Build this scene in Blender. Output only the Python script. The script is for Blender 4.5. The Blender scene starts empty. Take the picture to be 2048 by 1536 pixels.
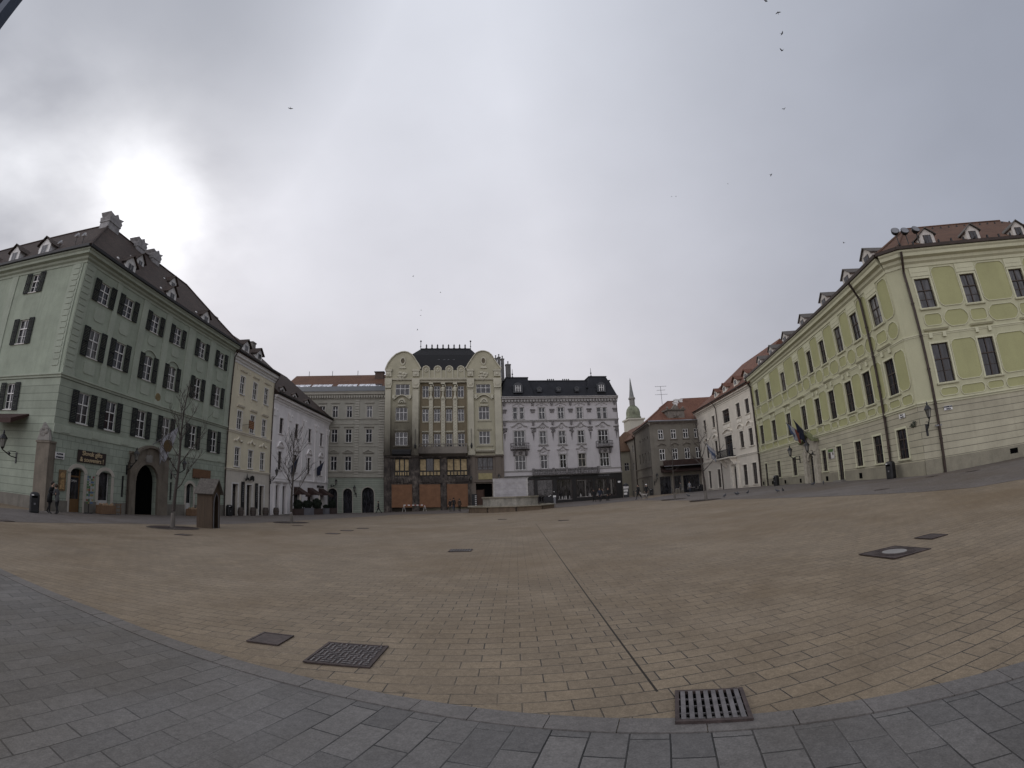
import bpy, bmesh, math, random
from mathutils import Matrix, Vector
random.seed(7)
R = math.radians
S = bpy.context.scene
COL = S.collection

# ------------------------------------------------------------------ camera
PITCH, ROLL = 0.2374154, 0.0348728
cam_d = bpy.data.cameras.new("camera")
cam = bpy.data.objects.new("camera", cam_d); COL.objects.link(cam)
cp, sp, cr, sr = math.cos(PITCH), math.sin(PITCH), math.cos(ROLL), math.sin(ROLL)
right = Vector((cr, sp*sr, -cp*sr)); up = Vector((sr, -sp*cr, cp*cr)); fwd = Vector((0, cp, sp))
M = Matrix.Identity(4)
for i in range(3):
    M[i][0] = right[i]; M[i][1] = up[i]; M[i][2] = -fwd[i]
cam.matrix_world = M
cam_d.type = 'PANO'
cam_d.sensor_width = 36.0
cam_d.sensor_fit = 'HORIZONTAL'
cam_d.clip_start = 0.05
cam_d.clip_end = 3000
try:
    cam_d.panorama_type = 'FISHEYE_LENS_POLYNOMIAL'; tgt = cam_d
except Exception:
    cam_d.cycles.panorama_type = 'FISHEYE_LENS_POLYNOMIAL'; tgt = cam_d.cycles
tgt.fisheye_fov = R(200)
KK = 2048/36.0/1000.0
tgt.fisheye_polynomial_k0 = 0.0
tgt.fisheye_polynomial_k1 = -1.0757725*KK
tgt.fisheye_polynomial_k2 = 0.0
tgt.fisheye_polynomial_k3 = 0.0615427*KK**3
tgt.fisheye_polynomial_k4 = 0.0
S.camera = cam
S.render.engine = 'CYCLES'

# ------------------------------------------------------------------ world: overcast sky with a bright break
SUN = Vector((-0.657, 0.550, 0.516)).normalized()
w = bpy.data.worlds.new("World"); S.world = w; w.use_nodes = True
nt = w.node_tree; N = nt.nodes; L = nt.links; N.clear()
def nd(t, **k):
    n = N.new(t)
    for a, b in k.items(): setattr(n, a, b)
    return n
def mth(op, a, b=None, c=None):
    n = nd('ShaderNodeMath', operation=op)
    for i, v in enumerate((a, b, c)):
        if v is None: continue
        if isinstance(v, (int, float)): n.inputs[i].default_value = v
        else: L.new(v, n.inputs[i])
    return n.outputs[0]
def dotv(vec, d):
    n = nd('ShaderNodeVectorMath', operation='DOT_PRODUCT'); L.new(vec, n.inputs[0]); n.inputs[1].default_value = d
    return n.outputs['Value']
def mixc(f, a, b, mode='MIX'):
    n = nd('ShaderNodeMix', data_type='RGBA', blend_type=mode)
    for i, v in ((0, f), (6, a), (7, b)):
        if isinstance(v, (int, float)): n.inputs[i].default_value = v
        elif isinstance(v, tuple): n.inputs[i].default_value = (*v, 1)
        else: L.new(v, n.inputs[i])
    return n.outputs[2]
tc = nd('ShaderNodeTexCoord'); D = tc.outputs['Generated']
sep = nd('ShaderNodeSeparateXYZ'); L.new(D, sep.inputs[0])
sky = nd('ShaderNodeTexSky', sky_type='NISHITA'); sky.sun_disc = False
sky.sun_elevation = R(31); sky.sun_rotation = R(310)
zc = mth('MAXIMUM', sep.outputs[2], 0.0)
zden = mth('ADD', zc, 0.38)
px = mth('DIVIDE', sep.outputs[0], zden); py = mth('DIVIDE', sep.outputs[1], zden)
cv = nd('ShaderNodeCombineXYZ'); L.new(px, cv.inputs[0]); L.new(py, cv.inputs[1])
no = nd('ShaderNodeTexNoise'); L.new(cv.outputs[0], no.inputs['Vector'])
no.inputs['Scale'].default_value = 1.15; no.inputs['Detail'].default_value = 4.0
no.inputs['Roughness'].default_value = 0.5; no.inputs['Distortion'].default_value = 0.2
no2 = nd('ShaderNodeTexNoise'); L.new(cv.outputs[0], no2.inputs['Vector'])
no2.inputs['Scale'].default_value = 3.2; no2.inputs['Detail'].default_value = 5.0; no2.inputs['Roughness'].default_value = 0.55
base = mixc(mth('POWER', zc, 0.8), (0.560, 0.525, 0.545), (0.660, 0.685, 0.755))
# darker, bluer to the right of the square
rt = mth('SMOOTH_MIN', mth('MAXIMUM', mth('MULTIPLY_ADD', dotv(D, Vector((0.93, 0.1, 0.35)).normalized()), 1.25, -0.42), 0.0), 0.8, 0.1)
base = mixc(rt, base, (0.200, 0.225, 0.285))
lt = mth('SMOOTH_MIN', mth('MAXIMUM', mth('MULTIPLY_ADD', dotv(D, Vector((-0.78, -0.02, 0.68)).normalized()), 3.2, -2.2), 0.0), 0.6, 0.1)
base = mixc(lt, base, (0.15, 0.165, 0.20))
cl = mth('MULTIPLY_ADD', no.outputs[0], 0.36, 0.86)
cl = mth('ADD', cl, mth('MULTIPLY_ADD', no2.outputs[0], 0.16, -0.08))
vs = nd('ShaderNodeVectorMath', operation='SCALE'); L.new(base, vs.inputs[0]); L.new(cl, vs.inputs['Scale'])
no3 = nd('ShaderNodeTexNoise'); L.new(cv.outputs[0], no3.inputs['Vector'])
no3.inputs['Scale'].default_value = 3.4; no3.inputs['Detail'].default_value = 5.0; no3.inputs['Roughness'].default_value = 0.5; no3.inputs['Distortion'].default_value = 0.15
rag = mth('MAXIMUM', mth('MULTIPLY_ADD', no3.outputs[0], 3.6, -0.95), 0.15)
GLOW = Vector((-0.65, 0.585, 0.485)).normalized()
sd = mth('MAXIMUM', dotv(D, GLOW), 0.0)
nm = mth('MULTIPLY_ADD', no2.outputs[0], 1.9, 0.05)
nm1 = mth('MULTIPLY_ADD', no.outputs[0], 2.4, -0.35)
g1 = mth('MULTIPLY', mth('POWER', sd, 210.0), mth('MULTIPLY', rag, 0.55))
g2 = mth('MULTIPLY', mth('POWER', sd, 30.0), mth('MULTIPLY', rag, 0.17))
sd2 = mth('MAXIMUM', dotv(D, Vector((-0.83, 0.33, 0.50)).normalized()), 0.0)
g3 = mth('MULTIPLY', mth('POWER', sd2, 45.0), mth('MULTIPLY', rag, 0.22))
gl = mth('ADD', mth('ADD', g1, g2), g3)
gv = nd('ShaderNodeCombineXYZ')
for i in range(3): L.new(gl, gv.inputs[i])
# brightness added to the unseen sky behind the camera, to light the house fronts
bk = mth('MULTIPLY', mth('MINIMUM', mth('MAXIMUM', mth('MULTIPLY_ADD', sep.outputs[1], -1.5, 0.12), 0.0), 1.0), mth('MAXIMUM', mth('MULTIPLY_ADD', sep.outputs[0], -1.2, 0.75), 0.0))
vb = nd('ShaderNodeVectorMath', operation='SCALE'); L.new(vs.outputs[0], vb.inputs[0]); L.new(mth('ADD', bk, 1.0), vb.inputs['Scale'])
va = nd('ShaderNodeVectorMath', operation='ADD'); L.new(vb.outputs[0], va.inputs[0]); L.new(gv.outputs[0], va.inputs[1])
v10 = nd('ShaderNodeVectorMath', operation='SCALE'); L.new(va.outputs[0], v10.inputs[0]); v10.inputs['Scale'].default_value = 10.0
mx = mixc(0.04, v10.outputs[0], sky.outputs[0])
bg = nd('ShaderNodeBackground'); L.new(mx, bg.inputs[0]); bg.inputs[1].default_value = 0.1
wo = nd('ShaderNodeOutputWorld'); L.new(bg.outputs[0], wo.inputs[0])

sun_d = bpy.data.lights.new("sun", 'SUN'); sun_d.energy = 0.5; sun_d.angle = R(25); sun_d.color = (1.0, 0.97, 0.92)
sun = bpy.data.objects.new("sun", sun_d); COL.objects.link(sun)
sun.rotation_euler = SUN.to_track_quat('Z', 'Y').to_euler()

S.view_settings.view_transform = 'Standard'; S.view_settings.look = 'None'
S.view_settings.gamma = 1.0; S.view_settings.exposure = 0.15
S.view_settings.use_curve_mapping = False

# ------------------------------------------------------------------ materials
MC = {}
def newmat(name):
    m = bpy.data.materials.new(name); m.use_nodes = True
    t = m.node_tree; b = t.nodes['Principled BSDF']
    return m, t, b
def lk(t, a, b): t.links.new(a, b)
def mapping(t, scale=(1, 1, 1), rot=(0, 0, 0), src='Object'):
    tc = t.nodes.new('ShaderNodeTexCoord'); mp = t.nodes.new('ShaderNodeMapping')
    mp.inputs['Scale'].default_value = scale; mp.inputs['Rotation'].default_value = rot
    lk(t, tc.outputs[src], mp.inputs['Vector']); return mp.outputs[0]
def noise(t, vec, scale, detail=4, rough=.6):
    n = t.nodes.new('ShaderNodeTexNoise'); n.inputs['Scale'].default_value = scale
    n.inputs['Detail'].default_value = detail; n.inputs['Roughness'].default_value = rough
    lk(t, vec, n.inputs['Vector']); return n.outputs[0]
def mixn(t, f, a, b, mode='MIX'):
    n = t.nodes.new('ShaderNodeMix'); n.data_type = 'RGBA'; n.blend_type = mode
    for i, v in ((0, f), (6, a), (7, b)):
        if isinstance(v, (int, float)): n.inputs[i].default_value = v
        elif isinstance(v, (tuple, list)): n.inputs[i].default_value = (*v[:3], 1)
        else: lk(t, v, n.inputs[i])
    return n.outputs[2]
def mp_range(t, v, a, b, c, d):
    n = t.nodes.new('ShaderNodeMapRange'); lk(t, v, n.inputs[0])
    for i, x in enumerate((a, b, c, d)): n.inputs[i+1].default_value = x
    return n.outputs[0]
def bump(t, b, h, s, dist=.02):
    n = t.nodes.new('ShaderNodeBump'); n.inputs['Strength'].default_value = s; n.inputs['Distance'].default_value = dist
    lk(t, h, n.inputs['Height']); lk(t, n.outputs[0], b.inputs['Normal'])
def dark(c, k): return tuple(x*k for x in c[:3])
def plaster(name, col, var=.22, streak=.25, rough=.9, sc=1.0):
    """painted render: blotches, vertical rain streaks, fine grain"""
    if name in MC: return MC[name]
    m, t, b = newmat(name)
    o = mapping(t)
    n1 = noise(t, o, .55*sc, 5, .65); n2 = noise(t, mapping(t, (2.2, 2.2, .22)), 1.3*sc, 4, .6); n3 = noise(t, o, 26*sc, 3, .6)
    c = mixn(t, mp_range(t, n1, .35, .7, 0, 1), dark(col, 1-var), dark(col, 1+var*.35))
    c = mixn(t, mp_range(t, n2, .52, .75, 0, streak), c, dark(col, .5))
    c = mixn(t, .12, c, mp_range(t, n3, .3, .7, .0, 1), 'OVERLAY')
    lk(t, c, b.inputs['Base Color']); b.inputs['Roughness'].default_value = rough
    b.inputs['Specular IOR Level'].default_value = .2
    bump(t, b, n3, .15); MC[name] = m; return m
def courses(name, col, rowh, bw=None, joint=.02, jcol=.45, var=.2, off=(0, 0)):
    """rusticated render: horizontal grooves, optionally vertical joints"""
    if name in MC: return MC[name]
    m, t, b = newmat(name)
    tc = t.nodes.new('ShaderNodeTexCoord'); s = t.nodes.new('ShaderNodeSeparateXYZ'); lk(t, tc.outputs['Object'], s.inputs[0])
    cx = t.nodes.new('ShaderNodeCombineXYZ')
    ax = t.nodes.new('ShaderNodeMath'); ax.operation = 'ADD'; lk(t, s.outputs[0], ax.inputs[0]); lk(t, s.outputs[1], ax.inputs[1])
    ax2 = t.nodes.new('ShaderNodeMath'); ax2.operation = 'ADD'; lk(t, ax.outputs[0], ax2.inputs[0]); ax2.inputs[1].default_value = off[0]
    az = t.nodes.new('ShaderNodeMath'); az.operation = 'ADD'; lk(t, s.outputs[2], az.inputs[0]); az.inputs[1].default_value = off[1]
    lk(t, ax2.outputs[0], cx.inputs[0]); lk(t, az.outputs[0], cx.inputs[1])
    br = t.nodes.new('ShaderNodeTexBrick'); lk(t, cx.outputs[0], br.inputs['Vector'])
    br.inputs['Scale'].default_value = 1; br.inputs['Row Height'].default_value = rowh
    br.inputs['Brick Width'].default_value = bw or 400.0; br.inputs['Mortar Size'].default_value = joint
    br.inputs['Mortar Smooth'].default_value = .3
    o = mapping(t); n1 = noise(t, o, .6, 5, .65); n2 = noise(t, mapping(t, (2.2, 2.2, .25)), 1.5, 4); n3 = noise(t, o, 22, 3)
    c = mixn(t, mp_range(t, n1, .35, .7, 0, 1), dark(col, 1-var), dark(col, 1+var*.3))
    c = mixn(t, mp_range(t, n2, .52, .75, 0, .25), c, dark(col, .5))
    br.inputs['Color1'].default_value = (1, 1, 1, 1); br.inputs['Color2'].default_value = (.88, .88, .88, 1)
    br.inputs['Mortar'].default_value = (jcol, jcol, jcol, 1)
    c = mixn(t, 1.0, c, br.outputs['Color'], 'MULTIPLY')
    c = mixn(t, .12, c, mp_range(t, n3, .3, .7, 0, 1), 'OVERLAY')
    lk(t, c, b.inputs['Base Color']); b.inputs['Roughness'].default_value = .9; b.inputs['Specular IOR Level'].default_value = .2
    bump(t, b, br.outputs['Fac'], -.8, .03); MC[name] = m; return m
def tiles(name, c1, c2, rowh=.16, bw=.18):
    if name in MC: return MC[name]
    m, t, b = newmat(name)
    tc = t.nodes.new('ShaderNodeTexCoord'); s = t.nodes.new('ShaderNodeSeparateXYZ'); lk(t, tc.outputs['Object'], s.inputs[0])
    ax = t.nodes.new('ShaderNodeMath'); ax.operation = 'ADD'; lk(t, s.outputs[0], ax.inputs[0]); lk(t, s.outputs[1], ax.inputs[1])
    cx = t.nodes.new('ShaderNodeCombineXYZ'); lk(t, ax.outputs[0], cx.inputs[0]); lk(t, s.outputs[2], cx.inputs[1])
    br = t.nodes.new('ShaderNodeTexBrick'); lk(t, cx.outputs[0], br.inputs['Vector'])
    br.inputs['Scale'].default_value = 1; br.inputs['Row Height'].default_value = rowh; br.inputs['Brick Width'].default_value = bw
    br.inputs['Mortar Size'].default_value = .012; br.inputs['Mortar Smooth'].default_value = .2
    br.inputs['Color1'].default_value = (*c1, 1); br.inputs['Color2'].default_value = (*c2, 1); br.inputs['Mortar'].default_value = (*dark(c1, .3), 1)
    n1 = noise(t, mapping(t), .5, 5, .7)
    c = mixn(t, mp_range(t, n1, .45, .72, 0, .55), br.outputs['Color'], dark(c1, .45))
    lk(t, c, b.inputs['Base Color']); b.inputs['Roughness'].default_value = .85; b.inputs['Specular IOR Level'].default_value = .25
    bump(t, b, br.outputs['Fac'], -.7, .03); MC[name] = m; return m
def simple(name, col, rough=.6, metal=0, var=.15, sc=3, spec=.4, bmp=.1):
    if name in MC: return MC[name]
    m, t, b = newmat(name)
    n1 = noise(t, mapping(t), sc, 4)
    c = mixn(t, mp_range(t, n1, .3, .7, 0, 1), dark(col, 1-var), dark(col, 1+var))
    lk(t, c, b.inputs['Base Color']); b.inputs['Roughness'].default_value = rough; b.inputs['Metallic'].default_value = metal
    b.inputs['Specular IOR Level'].default_value = spec
    if bmp: bump(t, b, n1, bmp, .01)
    MC[name] = m; return m
def wood(name, col, rough=.8):
    if name in MC: return MC[name]
    m, t, b = newmat(name)
    n1 = noise(t, mapping(t, (8, 8, .6)), 2.5, 5, .65); n2 = noise(t, mapping(t), 1.1, 4)
    c = mixn(t, mp_range(t, n1, .3, .7, 0, 1), dark(col, .6), dark(col, 1.2))
    c = mixn(t, mp_range(t, n2, .5, .75, 0, .5), c, dark(col, .4))
    lk(t, c, b.inputs['Base Color']); b.inputs['Roughness'].default_value = rough; bump(t, b, n1, .3, .01)
    MC[name] = m; return m
def stonework(name, col, var=.35, sc=1.2, rough=.85):
    if name in MC: return MC[name]
    m, t, b = newmat(name)
    o = mapping(t); n1 = noise(t, o, sc, 6, .7); n2 = noise(t, mapping(t, (2, 2, .3)), 1.6, 4); n3 = noise(t, o, sc*14, 3)
    c = mixn(t, mp_range(t, n1, .3, .7, 0, 1), dark(col, 1-var), dark(col, 1+var*.4))
    c = mixn(t, mp_range(t, n2, .5, .7, 0, .45), c, dark(col, .35))
    lk(t, c, b.inputs['Base Color']); b.inputs['Roughness'].default_value = rough
    bump(t, b, n3, .35, .02); MC[name] = m; return m
def glassmat(name, col, rough=.08, spec=.5):
    if name in MC: return MC[name]
    m, t, b = newmat(name)
    n1 = noise(t, mapping(t, (1.7, 1.7, .35)), 3.1, 3); n2 = noise(t, mapping(t), .8, 2)
    c = mixn(t, mp_range(t, n1, .42, .62, 0, 1), dark(col, .35), dark(col, 1.5))
    lk(t, c, b.inputs['Base Color']); b.inputs['Roughness'].default_value = rough; b.inputs['Specular IOR Level'].default_value = spec
    bump(t, b, n2, .06, .05); MC[name] = m; return m

# ------------------------------------------------------------------ mesh builder
WM = {}
def mw(o): return WM.get(o.name, Matrix.Identity(4)) if o else Matrix.Identity(4)
def tag(o, label=None, cat=None, group=None, kind=None):
    if label: o['label'] = label
    if cat: o['category'] = cat
    if group: o['group'] = group
    if kind: o['kind'] = kind
    return o
def link(o, Mw, parent=None):
    COL.objects.link(o)
    if parent is not None:
        o.parent = parent; o.matrix_parent_inverse = Matrix.Identity(4)
        o.matrix_local = mw(parent).inverted() @ Mw
    else: o.matrix_world = Mw
    WM[o.name] = Mw.copy(); return o
def empty(name, loc, rz=0):
    o = bpy.data.objects.new(name, None); o.empty_display_size = .3
    return link(o, Matrix.Translation(loc) @ Matrix.Rotation(rz, 4, 'Z'))
SPLIT = {'window_hood', 'window_pediment', 'console', 'pilaster', 'frieze_bracket', 'bay_ornament', 'plinth', 'stone_pier', 'burnt_fascia', 'gable_ornament', 'gable_coping', 'bay_edges', 'gateway_pediment',
         'roof_light', 'roof_cresting', 'window_head', 'door_surround', 'curtain', 'recessed_panel', 'batten', 'goods', 'side_wall', 'snow_guard', 'parapet_arch', 'apron_panel', 'canopy_rim', 'gateway_surround', 'portal', 'lintel', 'carved_pillar', 'attic_gable', 'window_display', 'balustrade', 'corner_relief'}
class MB:
    def __init__(s): s.v = []; s.f = []; s.mi = []; s.cur = 0; s.marks = []; s.pr = []
    def brk(s):
        if s.f and (not s.marks or s.marks[-1][0] != len(s.f)): s.marks.append((len(s.f), len(s.v)))
        return s
    def quad(s, pts):
        n = len(s.v); s.v += [tuple(p) for p in pts]; s.f.append(tuple(range(n, n+len(pts)))); s.mi.append(s.cur); return s
    def solid(s, vs, fs):
        s.pr.append((len(s.f), len(s.v)))
        n = len(s.v); s.v += [tuple(p) for p in vs]
        for f in fs: s.f.append(tuple(n+i for i in f)); s.mi.append(s.cur)
        return s
    def box(s, x0, x1, y0, y1, z0, z1):
        return s.solid([(x0, y0, z0), (x1, y0, z0), (x1, y1, z0), (x0, y1, z0), (x0, y0, z1), (x1, y0, z1), (x1, y1, z1), (x0, y1, z1)],
            [(0, 3, 2, 1), (4, 5, 6, 7), (0, 1, 5, 4), (1, 2, 6, 5), (2, 3, 7, 6), (3, 0, 4, 7)])
    def prism(s, pts, y0, y1):
        """polygon in x,z extruded in y"""
        n = len(pts)
        return s.solid([(x, y0, z) for x, z in pts]+[(x, y1, z) for x, z in pts],
            [tuple(range(n)), tuple(range(2*n-1, n-1, -1))]+[(i, (i+1) % n, n+(i+1) % n, n+i) for i in range(n)])
    def prof(s, pts, x0, x1, m0=0, m1=0):
        """profile in y,z extruded along x; m0/m1 mitre (x shift per unit of -y)"""
        n = len(pts)
        return s.solid([(x0+m0*y, y, z) for y, z in pts]+[(x1-m1*y, y, z) for y, z in pts],
            [tuple(range(n)), tuple(range(2*n-1, n-1, -1))]+[(i, (i+1) % n, n+(i+1) % n, n+i) for i in range(n)])
    def arc(s, cx, cz, r0, r1, a0, a1, y0, y1, n=12, sx=1, sz=1):
        for i in range(n):
            A = R(a0+(a1-a0)*i/n); B = R(a0+(a1-a0)*(i+1)/n)
            p = [(cx+r*math.cos(a)*sx, cz+r*math.sin(a)*sz) for r, a in ((r0, A), (r1, A), (r1, B), (r0, B))]
            s.prism(p, y0, y1)
        return s
    def tube(s, pts, rad, n=6, cap=True):
        pts = [Vector(p) for p in pts]; m = len(pts)
        if not isinstance(rad, (list, tuple)): rad = [rad]*m
        s.pr.append((len(s.f), len(s.v))); base = len(s.v)
        for i, p in enumerate(pts):
            d = (pts[min(i+1, m-1)]-pts[max(i-1, 0)]).normalized()
            a = d.cross(Vector((0, 0, 1)) if abs(d.z) < .9 else Vector((1, 0, 0))).normalized(); b = d.cross(a)
            for k in range(n):
                t = 2*math.pi*k/n; s.v.append(tuple(p+(a*math.cos(t)+b*math.sin(t))*rad[i]))
        for i in range(m-1):
            for k in range(n):
                s.f.append((base+i*n+k, base+i*n+(k+1) % n, base+(i+1)*n+(k+1) % n, base+(i+1)*n+k)); s.mi.append(s.cur)
        if cap:
            s.f.append(tuple(base+k for k in range(n))[::-1]); s.mi.append(s.cur)
            s.f.append(tuple(base+(m-1)*n+k for k in range(n))); s.mi.append(s.cur)
        return s
    def lathe(s, c, pr, n=12, sx=1, sy=1):
        """pr: list of (r,z)"""
        s.pr.append((len(s.f), len(s.v))); base = len(s.v); m = len(pr)
        for r, z in pr:
            for k in range(n):
                t = 2*math.pi*k/n; s.v.append((c[0]+r*sx*math.cos(t), c[1]+r*sy*math.sin(t), c[2]+z))
        for i in range(m-1):
            for k in range(n):
                s.f.append((base+i*n+k, base+i*n+(k+1) % n, base+(i+1)*n+(k+1) % n, base+(i+1)*n+k)); s.mi.append(s.cur)
        s.f.append(tuple(base+k for k in range(n))[::-1]); s.mi.append(s.cur)
        s.f.append(tuple(base+(m-1)*n+k for k in range(n))); s.mi.append(s.cur)
        return s
    def ball(s, c, r, n=8, sx=1, sy=1, sz=1):
        k = 6
        return s.lathe(c, [(r*math.sin(math.pi*(i+.02)/(k+.04)), -r*sz*math.cos(math.pi*(i+.02)/(k+.04))) for i in range(k+1)], n, sx, sy)
    def clusters(s, tol=.035):
        rg = [(f0, f1, v0, v1) for (f0, v0), (f1, v1) in zip(s.pr, s.pr[1:]+[(len(s.f), len(s.v))])]; bb = []
        for f0, f1, v0, v1 in rg:
            vs = s.v[v0:v1]; bb.append([min(v[k] for v in vs)-tol for k in range(3)]+[max(v[k] for v in vs) for k in range(3)])
        par = list(range(len(rg)))
        def fd(i):
            while par[i] != i: i = par[i]
            return i
        for i in range(len(rg)):
            for j in range(i):
                if all(bb[i][k] <= bb[j][k+3] and bb[j][k] <= bb[i][k+3] for k in range(3)): par[fd(i)] = fd(j)
        g_ = {}
        for i in range(len(rg)): g_.setdefault(fd(i), []).append(rg[i])
        return list(g_.values())
    def build(s, name, mats, parent=None, Mw=None, smooth=False, fix=True):
        if not s.marks and name in SPLIT and s.pr and s.pr[0] == (0, 0) and 1 < len(s.pr) < 400:
            cl = s.clusters()
            if 1 < len(cl) <= 60:
                out = None
                for idx in cl:
                    t_ = MB()
                    for (f0, f1, v0, v1) in idx:
                        o_ = len(t_.v); t_.v += s.v[v0:v1]; t_.f += [tuple(i-v0+o_ for i in f) for f in s.f[f0:f1]]; t_.mi += s.mi[f0:f1]
                    out = t_.build(name, mats, parent, Mw, smooth, fix)
                return out
        if s.marks:
            mk = [(0, 0)]+[m_ for m_ in s.marks if m_[0] < len(s.f)]+[(len(s.f), len(s.v))]; out = None
            for (f0, v0), (f1, v1) in zip(mk[:-1], mk[1:]):
                t_ = MB(); t_.pr = [(p-f0, q-v0) for p, q in s.pr if f0 <= p < f1]; t_.v = s.v[v0:v1]; t_.f = [tuple(i-v0 for i in f) for f in s.f[f0:f1]]; t_.mi = s.mi[f0:f1]
                out = t_.build(name, mats, parent, Mw, smooth, fix)
            return out
        me = bpy.data.meshes.new(name); me.from_pydata(s.v, [], s.f)
        if not isinstance(mats, (list, tuple)): mats = [mats]
        for m in mats: me.materials.append(m)
        me.polygons.foreach_set('material_index', s.mi)
        if fix:
            bm = bmesh.new(); bm.from_mesh(me); bmesh.ops.recalc_face_normals(bm, faces=bm.faces); bm.to_mesh(me); bm.free()
        if smooth: me.polygons.foreach_set('use_smooth', [True]*len(me.polygons))
        me.update(); o = bpy.data.objects.new(name, me)
        if Mw is None: Mw = mw(parent)
        return link(o, Mw, parent)
def frame(x, y, azdeg, z=0): return Matrix.Translation((x, y, z)) @ Matrix.Rotation(R(azdeg), 4, 'Z')

# ground heights of the gently falling square
GC = [-1.6583, 0.2954, -0.025, 0.4319, 0.7002, -0.0167, -0.1524, -0.383, -0.2064]
def gz(x, y):
    X = max(-33, min(33, x))/30; Y = max(-12, min(84, y))/40
    return sum(c*b for c, b in zip(GC, (1, X, Y, X*X, X*Y, Y*Y, X**3, X*X*Y, X*Y*Y)))

# ------------------------------------------------------------------ shared materials
GL_D = glassmat('glass_dark', (.022, .022, .026), .06)
GL_M = glassmat('glass_curtained', (.045, .044, .046), .12)
GL_L = glassmat('glass_net_curtain', (.12, .115, .11), .25)
WHITE = simple('white_paint', (.62, .61, .59), .6, var=.12)
OFFW = simple('offwhite_paint', (.50, .48, .455), .7, var=.15)
CREAM = plaster('cream_render', (.42, .385, .33), .15)
DARKW = simple('dark_brown_wood', (.045, .03, .022), .6, var=.3)
BLACK = simple('black_iron', (.012, .012, .013), .5, var=.3)
IRON = simple('cast_iron', (.035, .032, .032), .55, .3, var=.35, sc=12)
ZINC = simple('dark_zinc', (.045, .047, .052), .5, .2, var=.2)
LEAD = simple('grey_zinc', (.17, .17, .18), .5, .3, var=.2)
COPPER = simple('brown_gutter', (.035, .022, .016), .5, .2, var=.3)
SHUT = simple('black_green_shutter', (.009, .011, .011), .8, var=.3)
STONE_B = stonework('brown_stone', (.155, .130, .10))
STONE_G = stonework('grey_stone', (.20, .185, .165))
STONE_L = simple('weathered_white_chimney', (.27, .26, .26), .9, var=.3)
STONE_P = stonework('plinth_stone', (.16, .145, .12), .3)
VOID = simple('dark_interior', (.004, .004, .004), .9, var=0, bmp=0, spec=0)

# ------------------------------------------------------------------ facade parts
def wall(parent, Mw, x0, x1, z0, z1, ops, mat, depth=.3, y=0, name='wall', ret=.3, rmat=None):
    """one sheet of masonry with real openings and reveals.  ops: (x0,x1,z0,z1[,'round'|'seg'])"""
    b = MB(); xs = sorted({x0, x1, *[v for o in ops for v in o[:2] if x0 < v < x1]}); zs = sorted({z0, z1, *[v for o in ops for v in o[2:4] if z0 < v < z1]})
    for i in range(len(xs)-1):
        for j in range(len(zs)-1):
            cx = (xs[i]+xs[i+1])/2; cz = (zs[j]+zs[j+1])/2
            if any(o[0] < cx < o[1] and o[2] < cz < o[3] for o in ops): continue
            b.quad([(xs[i], y, zs[j]), (xs[i+1], y, zs[j]), (xs[i+1], y, zs[j+1]), (xs[i], y, zs[j+1])])
    b.cur = 1 if rmat else 0
    for o in ops:
        a, c, d, e = o[:4]; Y = y+depth
        b.quad([(a, y, d), (a, Y, d), (a, Y, e), (a, y, e)]); b.quad([(c, y, d), (c, Y, d), (c, Y, e), (c, y, e)])
        b.quad([(a, y, d), (c, y, d), (c, Y, d), (a, Y, d)]); b.quad([(a, y, e), (c, y, e), (c, Y, e), (a, Y, e)])
        if len(o) > 4:
            w2 = (c-a)/2; cx = (a+c)/2; n = 10; cur = b.cur; b.cur = 0
            if o[4] == 'round': f = lambda t: (cx-w2*math.cos(t), e-w2+w2*math.sin(t)); T = [math.pi*i/n for i in range(n+1)]; P = [f(t) for t in T]
            else:
                h = w2*.28; P = [(a+(c-a)*i/n, e-h+h*math.sin(math.pi*i/n)**.7 if 0 < i < n else e-h) for i in range(n+1)]
            for i in range(n):
                (p, q), (r, s_) = P[i], P[i+1]
                if e-q < 1e-3 and e-s_ < 1e-3: continue
                b.prism([(p, q), (r, s_), (r, e-.001), (p, e-.001)], y+.0, y+depth-.01)
            b.cur = cur
    b.cur = 0
    for X in (x0, x1): b.quad([(X, y, z0), (X, y+ret, z0), (X, y+ret, z1), (X, y, z1)])
    return b.build(name, [mat]+([rmat] if rmat else []), parent, Mw, fix=False)
def shell(parent, Mw, x0, x1, y0, y1, z0, z1, mat):
    return MB().box(x0, x1, y0, y1, z0, z1).build('side_wall', mat, parent, Mw)
def window(parent, Mw, x0, x1, z0, z1, y=.16, fm=None, gm=None, kind='cross', tr=.64, bars=True, fw=.06, name='window'):
    """casement window in its opening: frame with bars; the pane is a sub-part"""
    fm = fm or OFFW; gm = gm or random.choice([GL_D, GL_D, GL_M])
    b = MB(); w_ = x1-x0; h = z1-z0; ya, yb = y, y+.07; e = .003
    b.box(x0+e, x0+fw, ya, yb, z0+e, z1-e).box(x1-fw, x1-e, ya, yb, z0+e, z1-e).box(x0+fw, x1-fw, ya, yb, z0+e, z0+fw).box(x0+fw, x1-fw, ya, yb, z1-fw, z1-e)
    zt = z0+h*tr; cx = (x0+x1)/2
    n = {'cross': 2, 'three': 3, 'one': 1}[kind]
    for i in range(1, n):
        x = x0+w_*i/n; b.box(x-fw*.55, x+fw*.55, ya-.015, yb-.002, z0+fw, z1-fw)
    if tr < 1: b.box(x0+fw, x1-fw, ya-.03, yb-.004, zt-fw*.6, zt+fw*.6)
    if bars:
        zb = z0+h*tr*.5
        b.box(x0+fw, x1-fw, ya+.01, yb-.01, zb-.016, zb+.016)
    wo = b.build(name, fm, parent, Mw)
    MB().box(x0+fw*.6, x1-fw*.6, y+.04, y+.055, z0+fw*.6, z1-fw*.6).build('pane', gm, wo, Mw)
    return wo
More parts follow.
